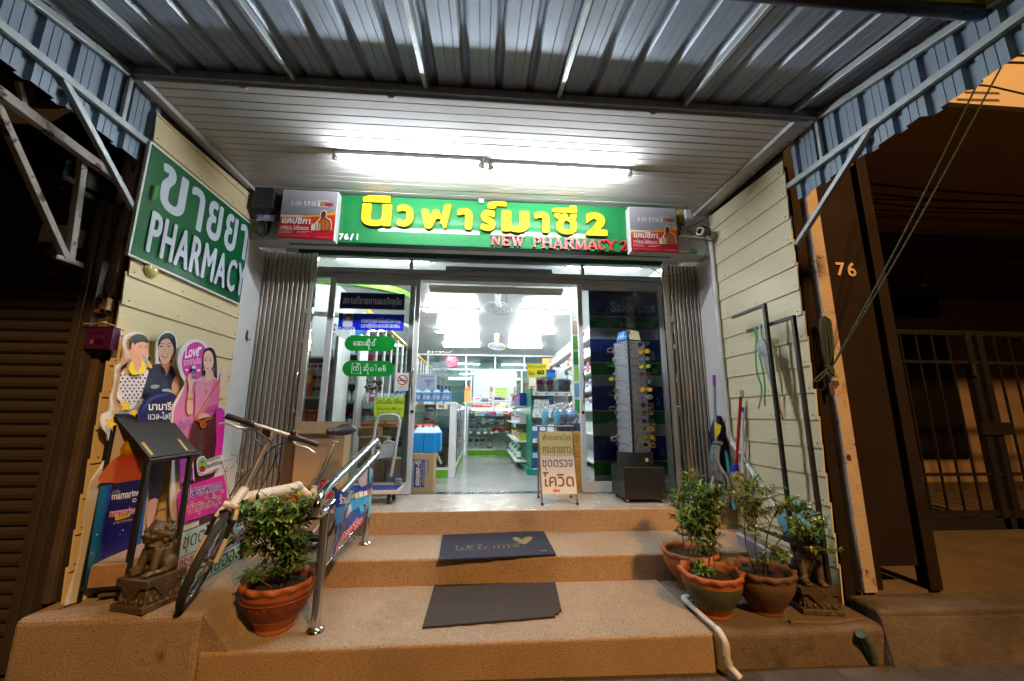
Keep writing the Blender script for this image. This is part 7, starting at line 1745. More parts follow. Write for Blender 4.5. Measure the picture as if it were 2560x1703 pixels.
flowers('pink artificial flowers at the right end of the back counter', (.66, BY+.36, .905), .42, 'c05a86', 7, .05, 2)
flowers('yellow artificial flowers beside the note on the back counter', (.58, BY+.24, 1.055), .12, 'e8b81a', 6, .04, 3)
# --- side counter on the left
sc = thing('glass_counter', 'long white glass counter with a green plinth running back from the left door', 'counter', (-.9, 6.4, 0))
LY = 5.11
MB(m_cab).box(-.412, -.337, LY, LY+.31, 0, .93).build('end_panel', sc, bevel=.004)
MB(m_cab).box(-1.75, -.337, LY-.003, LY+.022, .895, .93).build('top_rail', sc, bevel=.003); MB(m_glassc).box(-1.75, -.412, LY+.022, 5.50, .918, .927).build('top_glass', sc)
MB(m_cab).box(-1.75, -.412, LY, LY+.02, .092, .122).build('bottom_rail', sc)
MB(m_cabg).box(-1.75, -.412, LY+.004, LY+.02, 0, .092).build('plinth', sc)
MB(m_cab).box(-1.75, -.412, 5.47, 5.49, .1, .9).build('back_panel', sc)
for z in (.377, .583, .745): MB(m_shelfg).box(-1.75, -.412, LY+.02, 5.47, z-.006, z).build('glass_shelf', sc)
MB(m_glassc).box(-1.75, -.412, LY+.004, LY+.008, .122, .895).build('front_glass', sc)
MB(m_cab).box(-.395, -.33, 5.42, 7.74, .86, .92).build('top', sc); MB(m_cab).box(-.385, -.335, 5.42, 7.74, .08, .12).build('bottom_rail', sc)
MB(m_cabg).box(-.375, -.34, 5.42, 7.74, 0, .08).build('plinth', sc)
MB(m_cab).box(-.80, -.78, 5.42, 7.74, 0, .9).build('back_panel', sc)
for y in (5.95, 6.5, 7.05, 7.6): MB(m_cab).box(-.385, -.335, y, y+.04, .1, .88).build('upright', sc)
for z in (.377, .583, .745): MB(m_shelfg).box(-.78, -.36, 5.42, 7.74, z-.006, z).build('glass_shelf', sc)
MB(m_glassc).box(-.350, -.345, 5.42, 7.74, .12, .86).build('side_glass', sc)
for z, g in ((.745, 'top'), (.583, 'middle'), (.377, 'lower')):
    row(5.5, 7.7, -.42, z, .06, .12, .14, .25, 'in the long counter side %s shelf' % g, 'side glass %s shelf' % g, r9, ['3aa05a', 'e8e8e6', 'cfdde6', 'f0e2c0', '1f3f88', 'e8d8e0'], ax='y+')
gr = 'cartons in the front of the long counter'
row(-1.05, -.60, LY+.07, .745, .07, .11, .06, .12, 'on the long counter front top shelf', gr+' top', r9, ['e8e8e6', 'dfe6ea', 'd94a2a', 'e9e2d4'])
row(-1.72, -1.10, LY+.07, .745, .06, .11, .06, .12, 'on the top shelf behind the promotion note', gr+' top left', r9, ['1f3f88', '8a2a3a', 'e8e8e6', 'cfdde6'])
row(-.74, -.62, LY+.07, .583, .12, .15, .05, .09, 'on the long counter front second shelf', gr+' second', r9, ['d94a2a', 'e8b02a'])
row(-1.72, -.80, LY+.07, .583, .07, .12, .08, .14, 'second shelf behind the trolley handle', gr+' second left', r9, ['1f3f88', 'd94a2a', 'e07a3a', '8a2a3a', 'e8e8e6'])
prod_box('amber and maroon pack on the third shelf of the long counter', -.64, LY+.06, .377, .075, .03, .13, 'e07a3a', 'amber pack', '8a2a3a')
row(-1.72, -.75, LY+.07, .377, .08, .14, .10, .16, 'on the third shelf behind the trolley', gr+' third left', r9, ['e8e8e6', '3aa05a', '1f3f88', 'f0e2c0'])
prod_box('green pack on the floor of the long counter', -.50, LY+.07, .122, .09, .05, .15, '3aa05a', 'green pack', 'd94a2a')
row(-1.72, -.80, LY+.07, .122, .10, .18, .12, .2, 'on the floor of the long counter', gr+' floor', r9, ['e8e8e6', 'f0e2c0', '3aa05a'])
pt = Print(lambda u, v: Vector((-1.75+1.34*u, LY-.006, .93-.2*v)), (0, -1, 0), .5)
for s, u in (('50', .695), ('90', .845), ('20', .57)): pt.txt(s, u, -.06, u+.055, .16, '7a2238', .03)
for i in range(6): pt.txt('30', .10+.065*i, -.06, .155+.065*i, .14, '2e3a6a', .02)
pt.build('price_tag', sc, kind='stuff')
note('price_card', 'cream price card reading 90 clipped to the long counter', 318, 712, 412, 776, LY-.02, 'e6dfc6', [('90', .2, .46, .72, .9, .04), ('1', .62, .02, .72, .34, .02), ('แอลกอฮอล์', .08, .16, .56, .3, 0)], K1, ink='2a2a28')
for i in range(3): bottle('%s of three blue sanitiser bottles on the long counter by the door handle' % ('shortest', 'middle', 'tallest')[i], -1.13+.075*i+.0, LY+.10, .93, .030, .15+.02*i, '2f92cf', 'cfe2ee', 'sanitiser bottles on the long counter', 0)
def jug(label, x, y, z, w, d, h, group):
    t = thing('sanitiser_jug', label, 'jug', (x, y, z), group)
    b = MB(P('2a96dc', .25, coat=.3)); b.box(x-w/2, x+w/2, y-d/2, y+d/2, z, z+h*.74); b.build('body', t, bevel=.012, seg=3)
    b = MB(P('c9dcea', .3)); b.add([(x-w*.46, y-d*.44, z+h*.735), (x+w*.46, y-d*.44, z+h*.735), (x+w*.46, y+d*.44, z+h*.735), (x-w*.46, y+d*.44, z+h*.735), (x-w*.2, y-d*.2, z+h*.93), (x+w*.2, y-d*.2, z+h*.93), (x+w*.2, y+d*.2, z+h*.93), (x-w*.2, y+d*.2, z+h*.93)], [(0, 1, 5, 4), (1, 2, 6, 5), (2, 3, 7, 6), (3, 0, 4, 7), (4, 5, 6, 7)]); b.cyl((x, y, z+h*.92), (x, y, z+h), w*.16, 12); b.build('shoulder', t)
    return t
for i in range(4):
    x = -.845+.125*i; t = jug('blue sanitiser jug, %s from the door handle on the end of the long counter' % NTH[i], x, LY+.09, .93, .115, .11, .165, 'sanitiser jugs on the long counter')
    p = Print(lambda u, v: Vector((x-.045+.09*u, LY+.0345, 1.035-.075*v)), (0, -1, 0), .5); p.rect(.05, .05, .95, .95, 'd6e2ea'); p.rect(.12, .14, .88, .34, '3a6aa8'); p.rect(.2, .5, .8, .58, '8aa4c0'); p.rect(.2, .68, .6, .86, '2a5a9a'); p.build('label_print', t)
bxg = note('lifestyle_box', 'grey carton reading Healthy Lifestyle on the long counter', 150, 470, 305, 612, LY+.20, 'a9adc2', [('Healthy Lifestyle', .2, .10, .92, .22, .01)], K1, .12, '4a4e62')
A, B = onY(*K1(150, 470), LY+.199), onY(*K1(305, 612), LY+.199)
p = Print(lambda u, v: Vector((A.x+(B.x-A.x)*u, LY+.1985, A.z-(A.z-B.z)*v)), (0, -1, 0), .5); p.poly([(.42, .36), (.84, .34), (.92, .44), (.84, .52), (.70, .54), (.66, .78), (.56, .78), (.54, .56), (.44, .50)], '8388a4', 3); p.build('picture', bxg)
# hanging accessories on the end panel
t = thing('hanging_cards', 'strip of small white blister cards hanging on the end of the long counter', 'rack', (-.33, 5.3, .6))
r2 = random.Random(3); b = MB(P('b4b8c4', .2, coat=.5)); b2 = MB(P('5a6078', .3))
for i in range(34):
    y, z = 5.2+r2.uniform(0, .55), r2.uniform(.42, .90); (b if i % 3 else b2).obox((-.325+r2.uniform(0, .035), y, z), (.004, 0, .003), (0, .022, 0), (0, .004, .026))
b.build('blister_card', t, kind='stuff'); b2.build('dark_card', t, kind='stuff')
t = thing('clear_bags', 'clear plastic bags hanging above the long counter', 'bags', (-.62, 5.5, 1.3))
mbag = GL('bag_film', (.93, .96, .98), .16, .12, .12)
for i in range(9):
    x = -.66+r2.uniform(-.10, .16); y = 5.35+r2.uniform(0, .7); h = r2.uniform(.22, .42); zt2 = r2.uniform(1.45, 1.62); b = MB(mbag); n2 = 5; vs = []
    for j in range(n2+1): vs += [(x-.05+r2.uniform(-.012, .012), y+r2.uniform(-.02, .02), zt2-h*j/n2), (x+.05+r2.uniform(-.012, .012), y+r2.uniform(-.02, .02), zt2-h*j/n2)]
    b.add(vs, [(2*j, 2*j+1, 2*j+3, 2*j+2) for j in range(n2)]); b.build('bag', t)
b = MB(P('56606e', .4))
for i in range(5): b.obox((-.66+.045*i, 5.5+.05*i, 1.10), (.018, 0, 0), (0, .01, 0), (.004*(i-2), 0, .075))
b.build('dark_pouch', t, kind='stuff')
MB(m_chrome).tube([(-.78, 5.55, 1.64), (-.42, 5.55, 1.64)], .008, 8).build('hanging_bar', t)
MB(m_cab).box(-.79, -.77, 5.54, 5.56, .93, 1.66).build('post', t)
# --- carton with jugs on it, just inside the door
t = carton('cardboard box with blue Thai lettering under the blue jugs, just inside the doorway', -.692, -.482, 4.19, 4.42, 0, .382, m_card2)
F = lambda u, v: Vector((-.692+.21*u, 4.1895, .382*(1-v))); p = Print(F, (0, -1, 0), .5)
p.rect(.07, .165, .38, .865, '1c3f96'); p.rect(.42, .165, .58, .865, '1c3f96')
def vtxt(s, u0, u1, v0, v1, c, bo):
    """lettering that runs up the box"""
    O = F(u1, v1); U = F(u1, v0)-O; V = F(u0, v1)-O; o = p.off(); text(p.mb, s, O+o, U, V, P(c), bo, 0, None, lift=0)
vtxt('รอแยล-ดี', .10, .35, .19, .83, 'd8c8a4', .05); vtxt('เครื่องดื่มเกลือแร่', .445, .555, .22, .80, 'c8b890', .01); vtxt('12x50x25 กรัม', .68, .76, .14, .52, '2a3a7a', .01)
p.build('carton_print', t)
b = MB(P('dcdcdc')); b.add([(-.47, 4.19, .385), (-.42, 4.23, .27), (-.40, 4.24, .275), (-.45, 4.20, .39)], [(0, 1, 2, 3), (3, 2, 1, 0)]); b.build('paper_tail', t)
for i, (x, y) in enumerate(((-.655, 4.27), (-.535, 4.25), (-.60, 4.37), (-.49, 4.36))): jug('blue jug on the lettered cardboard box, %s' % ('front left', 'front right', 'rear left', 'rear right')[i], x, y, .383, .118, .11, .275, 'sanitiser jugs on the carton')
t = thing('stool', 'orange-red stool top showing behind the blue jugs', 'stool', (-.72, 4.75, 0))
b = MB(P('c8401c', .4)); b.box(-.86, -.56, 4.62, 4.80, .62, .66); b.build('seat', t, bevel=.008)
for x in (-.84, -.58):
    for y in (4.64, 4.78): b = MB(P('c8401c', .4)); b.box(x-.015, x+.015, y-.015, y+.015, 0, .62); b.build('leg', t)
# --- display shelf behind the side glass
ds = thing('display_shelf', 'white shelf unit with a green arched top behind the left side glass', 'shelf', (-1.75, 4.65, 0))
yS = 4.55
def Xs(x, y=900): return onY(x, y, yS).x
xr_ = Xs(851, 900)
MB(m_cab).box(xr_-.012, xr_+.022, yS-.16, yS+.25, 0, 1.62).build('upright', ds)
MB(m_intw).box(-2.11, xr_, yS+.25, yS+.27, 0, 2.2).build('back_panel', ds)
for y_ in (893, 992, 1098):
    z = onY(800, y_, yS-.1).z; MB(m_cab).box(-2.11, xr_, yS-.16, yS+.25, z-.024, z).build('shelf_board', ds)
z1_, z2_, z3_ = (onY(800, y_, yS-.1).z for y_ in (893, 992, 1098))
b = MB(m_cab); n2 = 16
for (zc_, th, m_) in ((1.86, .035, m_cab), (2.24, .07, P('6fae3a', .4))):
    b.use(m_); pts = [Vector((-2.1+1.15*math.sin(i/n2*1.5), yS-.2+.65*(1-math.cos(i/n2*1.5)), 0)) for i in range(n2+1)]
    for a, c in zip(pts[:-1], pts[1:]): b.add([a+Vector((0, 0, zc_)), c+Vector((0, 0, zc_)), c+Vector((0, 0, zc_+th)), a+Vector((0, 0, zc_+th))], [(0, 1, 2, 3)]); b.add([a+Vector((0, 0, zc_)), a+Vector((0, .1, zc_)), c+Vector((0, .1, zc_)), c+Vector((0, 0, zc_))], [(0, 1, 2, 3)])
b.build('arched_valance', ds)
flowers('pink artificial flowers on the upper display shelf, left of the door stile', (-1.98, yS-.02, z1_), .36, 'd04a70', 5, .05, 6, '8a2a3a')
flowers('pink artificial flowers on the upper display shelf, right of the door stile', (Xs(825)+.02, yS-.04, z1_), .36, 'd85a8a', 7, .05, 7)
r2 = random.Random(44)
for i, x in enumerate((-2.03, -1.945, -1.86, -1.775)):
    if x+.04 > xr_: continue
    for k in range(3): prod_box('white lobster-print carton, %s in the %s stack on the middle display shelf' % (('lowest', 'middle', 'topmost')[k], NTH[i]), x, yS-.07, z2_+k*.125, .08, .08, .12, 'e8e8e6', 'lobster cartons', ['1f3f88', 'd94a2a', '2a6fb8'][(i+k) % 3])
for i, x in enumerate((-1.90, -1.70)):
    if x+.05 < xr_: prod_box('tall orange herb carton on the middle display shelf, the %s one' % ('outer', 'inner')[i], x, yS-.10, z2_, .09, .08, .28, 'e07a3a', 'orange herb cartons', 'e8b02a')
for i, x in enumerate((-2.04, -1.94, -1.84, -1.74)):
    if x+.05 > xr_+.03: continue
    for k in range(3): prod_box('brown-orange carton, %s in the %s stack on the lower display shelf' % (('lowest', 'middle', 'topmost')[k], NTH[i]), x, yS-.07, z3_+k*.105, .09, .08, .10, 'e07a3a', 'brown-orange cartons', 'b8d04a' if k == 9 else '8a2a3a')
# metal shelves behind the notices
ms = thing('wall_shelf', 'dark metal shelves of medicines seen through the left glass door', 'shelf', (-1.35, 5.0, 0))
yM = 5.0
for y_ in (880, 968, 1000, 1045): pass
zz = [onY(870, y_, yM).z for y_ in (886, 958, 1003, 1062)]
xm0, xm1 = onY(852, 950, yM).x, onY(898, 950, yM).x
for z in zz: MB(m_alu).box(xm0-.05, xm1, yM-.1, yM+.2, z-.02, z).build('shelf_board', ms)
MB(m_alu_w).box(xm1-.01, xm1+.02, yM-.1, yM+.2, 0, 1.75).build('upright', ms); MB(M('shelf_back', (.25, .26, .26), .6)).box(xm0-.1, xm1, yM+.2, yM+.22, 0, 1.8).build('back_panel', ms)
row(xm0-.03, xm1-.02, yM-.03, zz[0], .12, .2, .06, .09, 'on the top metal shelf', 'metal shelf cartons top', r2, ['dfe6ea', 'cfdde6', '2a6fb8', 'e8e8e6'])
row(xm0-.03, xm1-.02, yM-.03, zz[1], .10, .16, .06, .09, 'on the second metal shelf', 'metal shelf cartons second', r2, ['2a6fb8', 'a8c8d8', 'cfdde6'])
for i in range(4): bottle('white capped tablet bottle, %s from the left on the third metal shelf' % NTH[i], xm0+.0+.062*i, yM-.04, zz[2], .028, .13, 'e8e6e2', 'f2f2f0', 'tablet bottles on the metal shelf', 1)
for i in range(3): bottle('navy bottle with an orange cap, %s from the left on the bottom metal shelf' % NTH[i], xm0+.01+.075*i, yM-.05, zz[3]-.02, .032, .16, '1c3a86', 'e0602a', 'navy bottles on the metal shelf', 1)
row(xm0, xm1-.02, yM-.06, zz[3]-.09, .06, .07, .09, .12, 'below the navy bottles on the metal shelf', 'metal shelf cartons bottom', r2, ['e8b02a', 'b8d04a'])
t = thing('hanging_pods', 'bunch of dark brown dried pods hanging inside the left door', 'ornament', tuple(onY(937, 960, 4.75)))
r2 = random.Random(6); b = MB(M('pod_brown', (.06, .028, .018), .4, var=.3, vs=30))
for i in range(16): q = onY(915+r2.uniform(0, 44), 945+r2.uniform(0, 34), 4.75); b.ball(q, (.022, .018, .02), 8); b.tube([q, q-Vector((0, 0, .045))], .003, 4)
b.build('pods', t, kind='stuff')
b = MB(M('pod_brown')); b.tube([onY(937, 945, 4.75), onY(937, 890, 4.75)], .003, 4); b.build('string', t)
for i in range(6): prod_box('cosmetic pack, %s from the left on the long counter behind the notices' % NTH[i], -1.50+.085*i, LY+.10, .93, .06, .05, .11, ['e8e8e6', 'c84a8a', 'dfe6ea', 'cfdde6', 'a8c8d8', 'cfdde6'][i], 'cosmetic packs on the long counter', 'e8e8e6')
# cartons behind the glass near the trolley
carton('pale carton with printed label behind the glass door', -1.30, -1.04, 4.42, 4.62, 0, .27, m_card); carton('carton on top of the pale carton behind the glass', -1.32, -1.02, 4.43, 4.62, .272, .53, m_card)
carton('orange-brown carton topmost of the stack behind the glass', -1.34, -1.12, 4.45, 4.62, .532, .63, m_card2); carton('low carton behind the trolley handle, inside the glass', -1.02, -.80, 4.45, 4.62, 0, .30, m_card2)
for (x, y, z, w, h) in ((-1.27, 4.419, .06, .12, .10), (-1.28, 4.429, .33, .08, .14), (-.99, 4.449, .05, .16, .10)):
    p = Print(lambda u, v: Vector((x+w*u, y, z+h*(1-v))), (0, -1, 0), .5); p.rect(0, 0, 1, 1, 'a9b0b6'); [p.rect(.1, .12+.2*i, .9-.15*(i % 2), .17+.2*i, '5a6068') for i in range(4)]; t = p.build('paper_label', None); tag(t, 'printed paper label on the %s carton behind the glass' % {.06: 'pale lower', .33: 'second-layer', .05: 'low right-hand'}[z], 'label', 'labels on the cartons')
for i in range(3): prod_box('orange carton lying on the stack behind the glass, %s from the left' % NTH[i], -1.26+.13*i, 4.52, .632, .12, .08, .07, 'e07a3a', 'orange cartons on the stack', 'f0e2c0')
jg = thing('white_jug', 'white jug with a handle behind the trolley', 'jug', (-.98, 4.32, .32))
b = MB(P('c9d4de', .3)); b.box(-1.05, -.90, 4.28, 4.40, .30, .42); b.build('body', jg, bevel=.015, seg=3); b = MB(P('c9d4de', .3)); b.tube(smooth_path([(-1.03, 4.34, .42), (-1.02, 4.34, .475), (-.97, 4.34, .49), (-.92, 4.34, .46), (-.91, 4.34, .42)], 4), .012, 8); b.build('handle', jg)
# --- glass-fronted wall cabinets with a yellow cornice
wc = thing('wall_cabinet', 'row of white glass-fronted cabinets with a yellow cornice along the left wall', 'cabinet', (-1.8, 8, 0))
MB(m_cab).box(-2.1, -1.56, 5.3, 11.8, 0, .9).build('lower_cabinet', wc); MB(m_intw).box(-2.1, -2.0, 5.3, 11.8, .9, 2.2).build('back_panel', wc)
MB(M('cornice_yellow', 'c9a81c', .4)).tube([(-1.55, 5.2, 2.13), (-1.55, 11.9, 2.13)], .032, 10).build('cornice', wc)
for y in [5.3+.46*i for i in range(15)]:
    MB(m_cab).box(-1.58, -1.55, y, y+.04, .9, 2.12).build('door_stile', wc)
MB(m_glassc).box(-1.575, -1.57, 5.3, 11.8, .93, 2.1).build('cabinet_glass', wc)
r2 = random.Random(23)
for z in (.95, 1.22, 1.50, 1.78):
    MB(m_shelfg).box(-2.0, -1.6, 5.3, 11.8, z-.008, z).build('glass_shelf', wc)
    bulk_row(5.4, 9.4, -1.70, z, .10, .19, .07, .15, r2, ['dfe6ea', 'cfdde6', 'e8e8e6', 'a8c8d8', 'f4f4f0', '3aa05a', '2a6fb8'], .12, 1)
# --- right: teal gondola
RY = 5.30
gd = thing('gondola_shelf', 'double-sided shop shelf with teal uprights facing the door', 'shelf', (.95, RY+.2, 0))
MB(m_teal).box(.650, .672, RY, 7.75, .02, 1.12).build('end_panel', gd); MB(m_teal).box(.62, 1.24, RY-.05, RY+.02, 0, .075).build('base', gd, bevel=.004)
MB(m_teal).box(.60, .66, RY, 7.75, 0, .075).build('base', gd)
MB(m_cab).box(.68, 1.23, RY+.32, RY+.34, .05, 1.06).build('back_panel', gd)
for z in (.075, .45, .775, 1.066): MB(m_cab).box(.675, 1.235, RY-.02, RY+.32, z-.02, z).build('shelf_board', gd, bevel=.003); 
for z in (.075, .45, .775, 1.066):
    p = Print(lambda u, v: Vector((.675+.56*u, RY-.021, z+.012-.05*v)), (0, -1, 0), .5); p.rect(0, 0, 1, 1, 'd8dad8'); [p.txt('60' if z > .7 else '80', .06+.24*i, .18, .14+.24*i, .82, '4a4a4a', .02) for i in range(4)]; [p.rect(.16+.24*i, .35, .26+.24*i, .45, '9a9a9a') for i in range(4)]; p.build('price_strip', gd)
bsk = GL('acrylic', (.96, .97, .98), .08)
MB(bsk).box(.73, 1.22, RY+.0, RY+.006, 1.07, 1.28).build('acrylic_front', gd)
for i, (c, s) in enumerate((('e8d8e0', 'd94a2a'), ('e9e2d4', 'd94a2a'), ('e8d8e0', '7a4aa0'), ('cfdde6', 'dfe6ea'), ('e9e2d4', 'a8c8d8'))): prod_box('tall mask carton, %s from the left in the clear tray on the teal shelf' % NTH[i], .775+i*.096, RY+.07, 1.072, .088, .10, .19, c, 'mask cartons in the tray', s)
prod_box('dark blue picture carton leaning behind the mask cartons', .93, RY+.22, 1.13, .20, .04, .28, '1f3f88', 'picture carton', '2a6fb8'); prod_box('white carton standing behind the mask cartons', 1.10, RY+.2, 1.10, .11, .08, .30, 'dfe6ea', 'white carton', 'cfdde6'); prod_box('tan carton behind the yellow price card', .70, RY+.22, 1.07, .09, .05, .22, 'f0e2c0', 'tan carton', 'e9e2d4')
for k in range(3):
    for i in range(5 if k < 2 else 2): prod_box('small white ointment carton, %s from the left in the %s layer on the teal shelf' % (NTH[i], ('bottom', 'middle', 'top')[k]), .72+i*.105+(.02 if k % 2 else 0)+(.03 if k == 2 else 0), RY+.05, .776+k*.07, .098, .07, .066, 'e8e8e6', 'ointment cartons', 'dfe6ea')
bottle('small brown jar on the second teal shelf', .715, RY+.08, .918, .024, .075, '5a3a10', '1c1a18', 'brown jar', 1)
prod_box('blue pack between the ointment cartons', .93, RY+.14, .90, .10, .05, .14, '2a6fb8', 'blue pack', '34b0c8')
for i in range(5): prod_box('blue pack, %s from the left on the third teal shelf behind the sandwich board' % NTH[i], .71+i*.105, RY+.07, .452, .09, .06, .20, ['2a6fb8', '1f3f88', 'cfdde6', '2a6fb8', '34b0c8'][i], 'blue packs, third teal shelf', 'cfdde6')
for i in range(5): prod_box('blue pack, %s from the left on the bottom teal shelf behind the sandwich board' % NTH[i], .71+i*.105, RY+.07, .076, .09, .06, .24, ['1f3f88', '2a6fb8', '2a6fb8', '1f3f88', '34b0c8'][i], 'blue packs, bottom teal shelf', 'a8c8d8')
note('price_card', 'yellow price card reading 60 above the teal shelf', 1110, 382, 1274, 494, RY-.03, 'e6d82a', [('หน้ากากแพทย์', .04, .04, .96, .30, .006), ('มีอย.', .06, .58, .4, .88, .012), ('60', .50, .46, .90, .86, .06)], K1, ink='3a3414')
# side of the gondola run and the second shelf unit behind
for z in (.12, .40, .66, .90):
    MB(m_cab).box(.36+.12, .655, RY+.5, 7.7, z-.02, z).build('side_shelf', gd)
row(RY+.55, 7.6, .60, .90, .10, .22, .16, .26, 'on the side of the teal shelf, top', 'teal side cartons top', r9, ['1f3f88', '2a6fb8', 'e8e8e6', 'a8c8d8'], ax='y-', depth=.10)
row(RY+.55, 7.6, .60, .66, .08, .18, .14, .24, 'on the side of the teal shelf, second', 'teal side cartons second', r9, ['e8e8e6', 'dfe6ea', '2a6fb8'], ax='y-', depth=.10)
row(RY+.55, 7.6, .60, .40, .08, .14, .11, .2, 'on the side of the teal shelf, third', 'teal side cartons third', r9, ['b8d04a', 'e8b02a', 'e8e8e6', '3aa05a', 'd94a2a'], ax='y-', depth=.10)
for i in range(7): bottle('%s bottle, %s from the front on the lowest side shelf of the teal unit' % (('green', 'clear')[i % 2], NTH[i]), .56, RY+.7+i*.28, .12, .035, .2, ['3aa05a', 'cfe0d8'][i % 2], 'e8ecea', 'bottles on the teal side shelf', 0)
# --- right wall shelves
rw = thing('wall_shelf', 'tall white shelves packed with cartons along the right wall', 'shelf', (1.9, 7, 0))
for z in (.1, .5, .85, 1.15, 1.42, 1.68, 1.95): MB(m_cab).box(1.62, 2.2, 5.2, 11.5, z-.025, z).build('shelf_board', rw)
MB(m_cab).box(1.60, 1.66, 5.16, 5.22, 0, 2.2).build('upright', rw)
for z in (.5, .85, 1.15, 1.42, 1.68, 1.95): bulk_row(5.3, 10.8, 1.74, z, .10, .20, .10, .22, r9, ['e8e8e6', 'dfe6ea', 'f4f4f0', 'cfdde6', 'd94a2a', 'e9e2d4'], .14, -1)
o = BULK.build('stacked_cartons', kind='stuff'); o['label'] = 'mass of pale medicine cartons on the far side shelves of the shop'
t = thing('poster_strip', 'narrow white pillar poster with green print inside the right doorway', 'poster', (1.32, 4.5, 0))
xq = onY(1440, 950, 4.6).x
b = MB(P('dfe6e2', .4)); b.box(xq-.03, xq+.05, 4.60, 4.68, 0, 2.4); b.build('pillar', t)
p = Print(lambda u, v: Vector((xq-.03+.08*u, 4.5985, 2.2-1.6*v)), (0, -1, 0), .5)
for i, c in enumerate(('b9c8d8', 'c8a08a', '5aa63a', '3a8a2a', '8ac05a', '6a9ac0', '3a9a4a')): p.rect(.1, .06+.12*i, .9, .16+.12*i, c)
p.build('poster_print', t)
# --- orange cartons and bottle packs behind the sandwich board
mo_ = M('carton_orange', (.55, .27, .05), .7, var=.12, vs=5)
for i in range(4):
    t = carton('%s orange carton of the stack by the right door frame' % ('lowest', 'second lowest', 'second highest', 'topmost')[i], .80, 1.03, 4.13, 4.42, i*.152, i*.152+.149, mo_, 'orange cartons by the right door')
    p = Print(lambda u, v: Vector((.80+.23*u, 4.1295, i*.152+.149*(1-v))), (0, -1, 0), .5); p.txt('ขวด', .72, .25, .90, .6, '8a4a10', 0); p.rect(.70, .68, .92, .72, '8a4a10'); p.build('carton_print', t)
t = thing('bottle_pack', 'shrink-wrapped tray of blue caps on top of the orange cartons', 'bottles', (.92, 4.28, .61)); b = MB(P('1c3fae', .3))
for i in range(6):
    for j in range(3): b.lathe([(.018, 0), (.018, .05), (.010, .065), (.008, .075)], (.82+.04*i, 4.16+.06*j, .61), 8)
b.build('caps', t, kind='stuff'); b = MB(GL('wrap_film', (.92, .95, .98), .14, .1, .06)); b.box(.80, 1.04, 4.14, 4.32, .607, .69); b.build('film', t)
for (x, z, lb) in ((.84, .69, 'clear bag of blue bottles on the orange cartons, left one'), (.96, .69, 'clear bag of blue bottles on the orange cartons, right one')):
    t = thing('bottle_bag', lb, 'bag', (x, 4.25, z))
    for k in range(2): b = MB(P(('2a7ade', '46a4e0')[k], .25, coat=.4)); b.ball((x+.03*k-.01, 4.25+.03*k, z+.05+.03*k), (.06, .05, .05), 12); b.build('blue_pack', t)
    b = MB(mbag); vs = []; n2 = 10
    for i, (f, r) in enumerate(((0, .07), (.35, .085), (.65, .06), (.85, .02), (1.0, .05))):
        for j in range(n2): a = 2*math.pi*j/n2; vs.append((x+math.cos(a)*r*(1+.2*(j % 2)), 4.25+math.sin(a)*r*.8, z+.19*f+.02*(j % 3)*f))
    b.smooth = True; b.add(vs, [(i*n2+j, i*n2+(j+1) % n2, (i+1)*n2+(j+1) % n2, (i+1)*n2+j) for i in range(4) for j in range(n2)]); b.build('bag_film', t)
# --- sandwich board in the doorway
af = thing('sandwich_board', 'small folding sandwich board with brown Thai lettering in the doorway', 'sign', (.69, 3.7, 0))
K8 = crop(1270, 850, 3.92)
fA, fB = onZ(1355, 1263, 0), onZ(1444, 1263, 0); yf = (fA.y+fB.y)/2; zt3 = .665
yt = yf+.10; xA, xB = fA.x, fB.x
ml = M('board_leg', (.24, .19, .15), .6, .2, var=.3, vs=12)
for x, x2 in ((xA, xA-.012), (xB, xB-.012)):
    b = MB(ml); b.bar((x, yf, 0.004), (x2+.0, yt, zt3), .016, .016); b.build('leg', af); b = MB(ml); b.bar((x+.01, yf+.30, 0.004), (x2, yt+.015, zt3), .016, .016); b.build('leg', af)
    for yy, xx in ((yf, x), (yf+.30, x+.01)): b = MB(m_blackp); b.box(xx-.011, xx+.011, yy-.011, yy+.011, 0, .02); b.build('leg_foot', af)
b = MB(P('9a8a78', .5)); b.box(xA-.03, xB+.01, yt-.03, yt+.10, zt3, zt3+.012); b.build('top_tray', af, bevel=.003)
fn = Vector((0, -zt3, (yt-yf)*-1)).normalized(); fn = Vector((0, -zt3, yt-yf)).normalized()
def FB(u, v):
    f = (1-v)*.80+.135; return Vector((xA+.004+(xB-xA-.012)*u-.012*f, yf+(yt-yf)*f-.011, zt3*f))
p = Print(FB, fn, .55)
for j in range(6):
    v0, v1 = j/6, (j+1)/6; p.poly([(.0, v0), (1, v0), (1, v1), (0, v1)], 'd9c48a' if j < 2.3 else 'd8d2c8')
p.poly([(-.02, -.0), (1.02, .0), (1.0, .385), (.6, .40), (-.01, .39)], 'd6bf82'); p.poly([(-.01, .395), (.6, .405), (1.02, .39), (1.03, 1.0), (.0, 1.0)], 'd9d3cb')
BR = '7a5320'
p.txt('ฟ้าทะลายโจร', .08, .04, .96, .145, BR, .005); p.txt('กระชายขาว', .08, .25, .95, .355, BR, .005); p.txt('ชุดตรวจ', .04, .46, .96, .63, BR, .01); p.txt('โควิด', .04, .655, .96, .885, BR, .012)
p.poly([(.30, .945), (.40, .915), (.40, .93), (.53, .93), (.53, .96), (.40, .96), (.40, .975)], 'c86a4a')
p.mb.use(P('c9c0b4')).sheet([FB(0, 0)-fn*.006, FB(1, 0)-fn*.006, FB(1, 1)-fn*.006, FB(0, 1)-fn*.006], fn, .004)
p.build('paper_board', af)
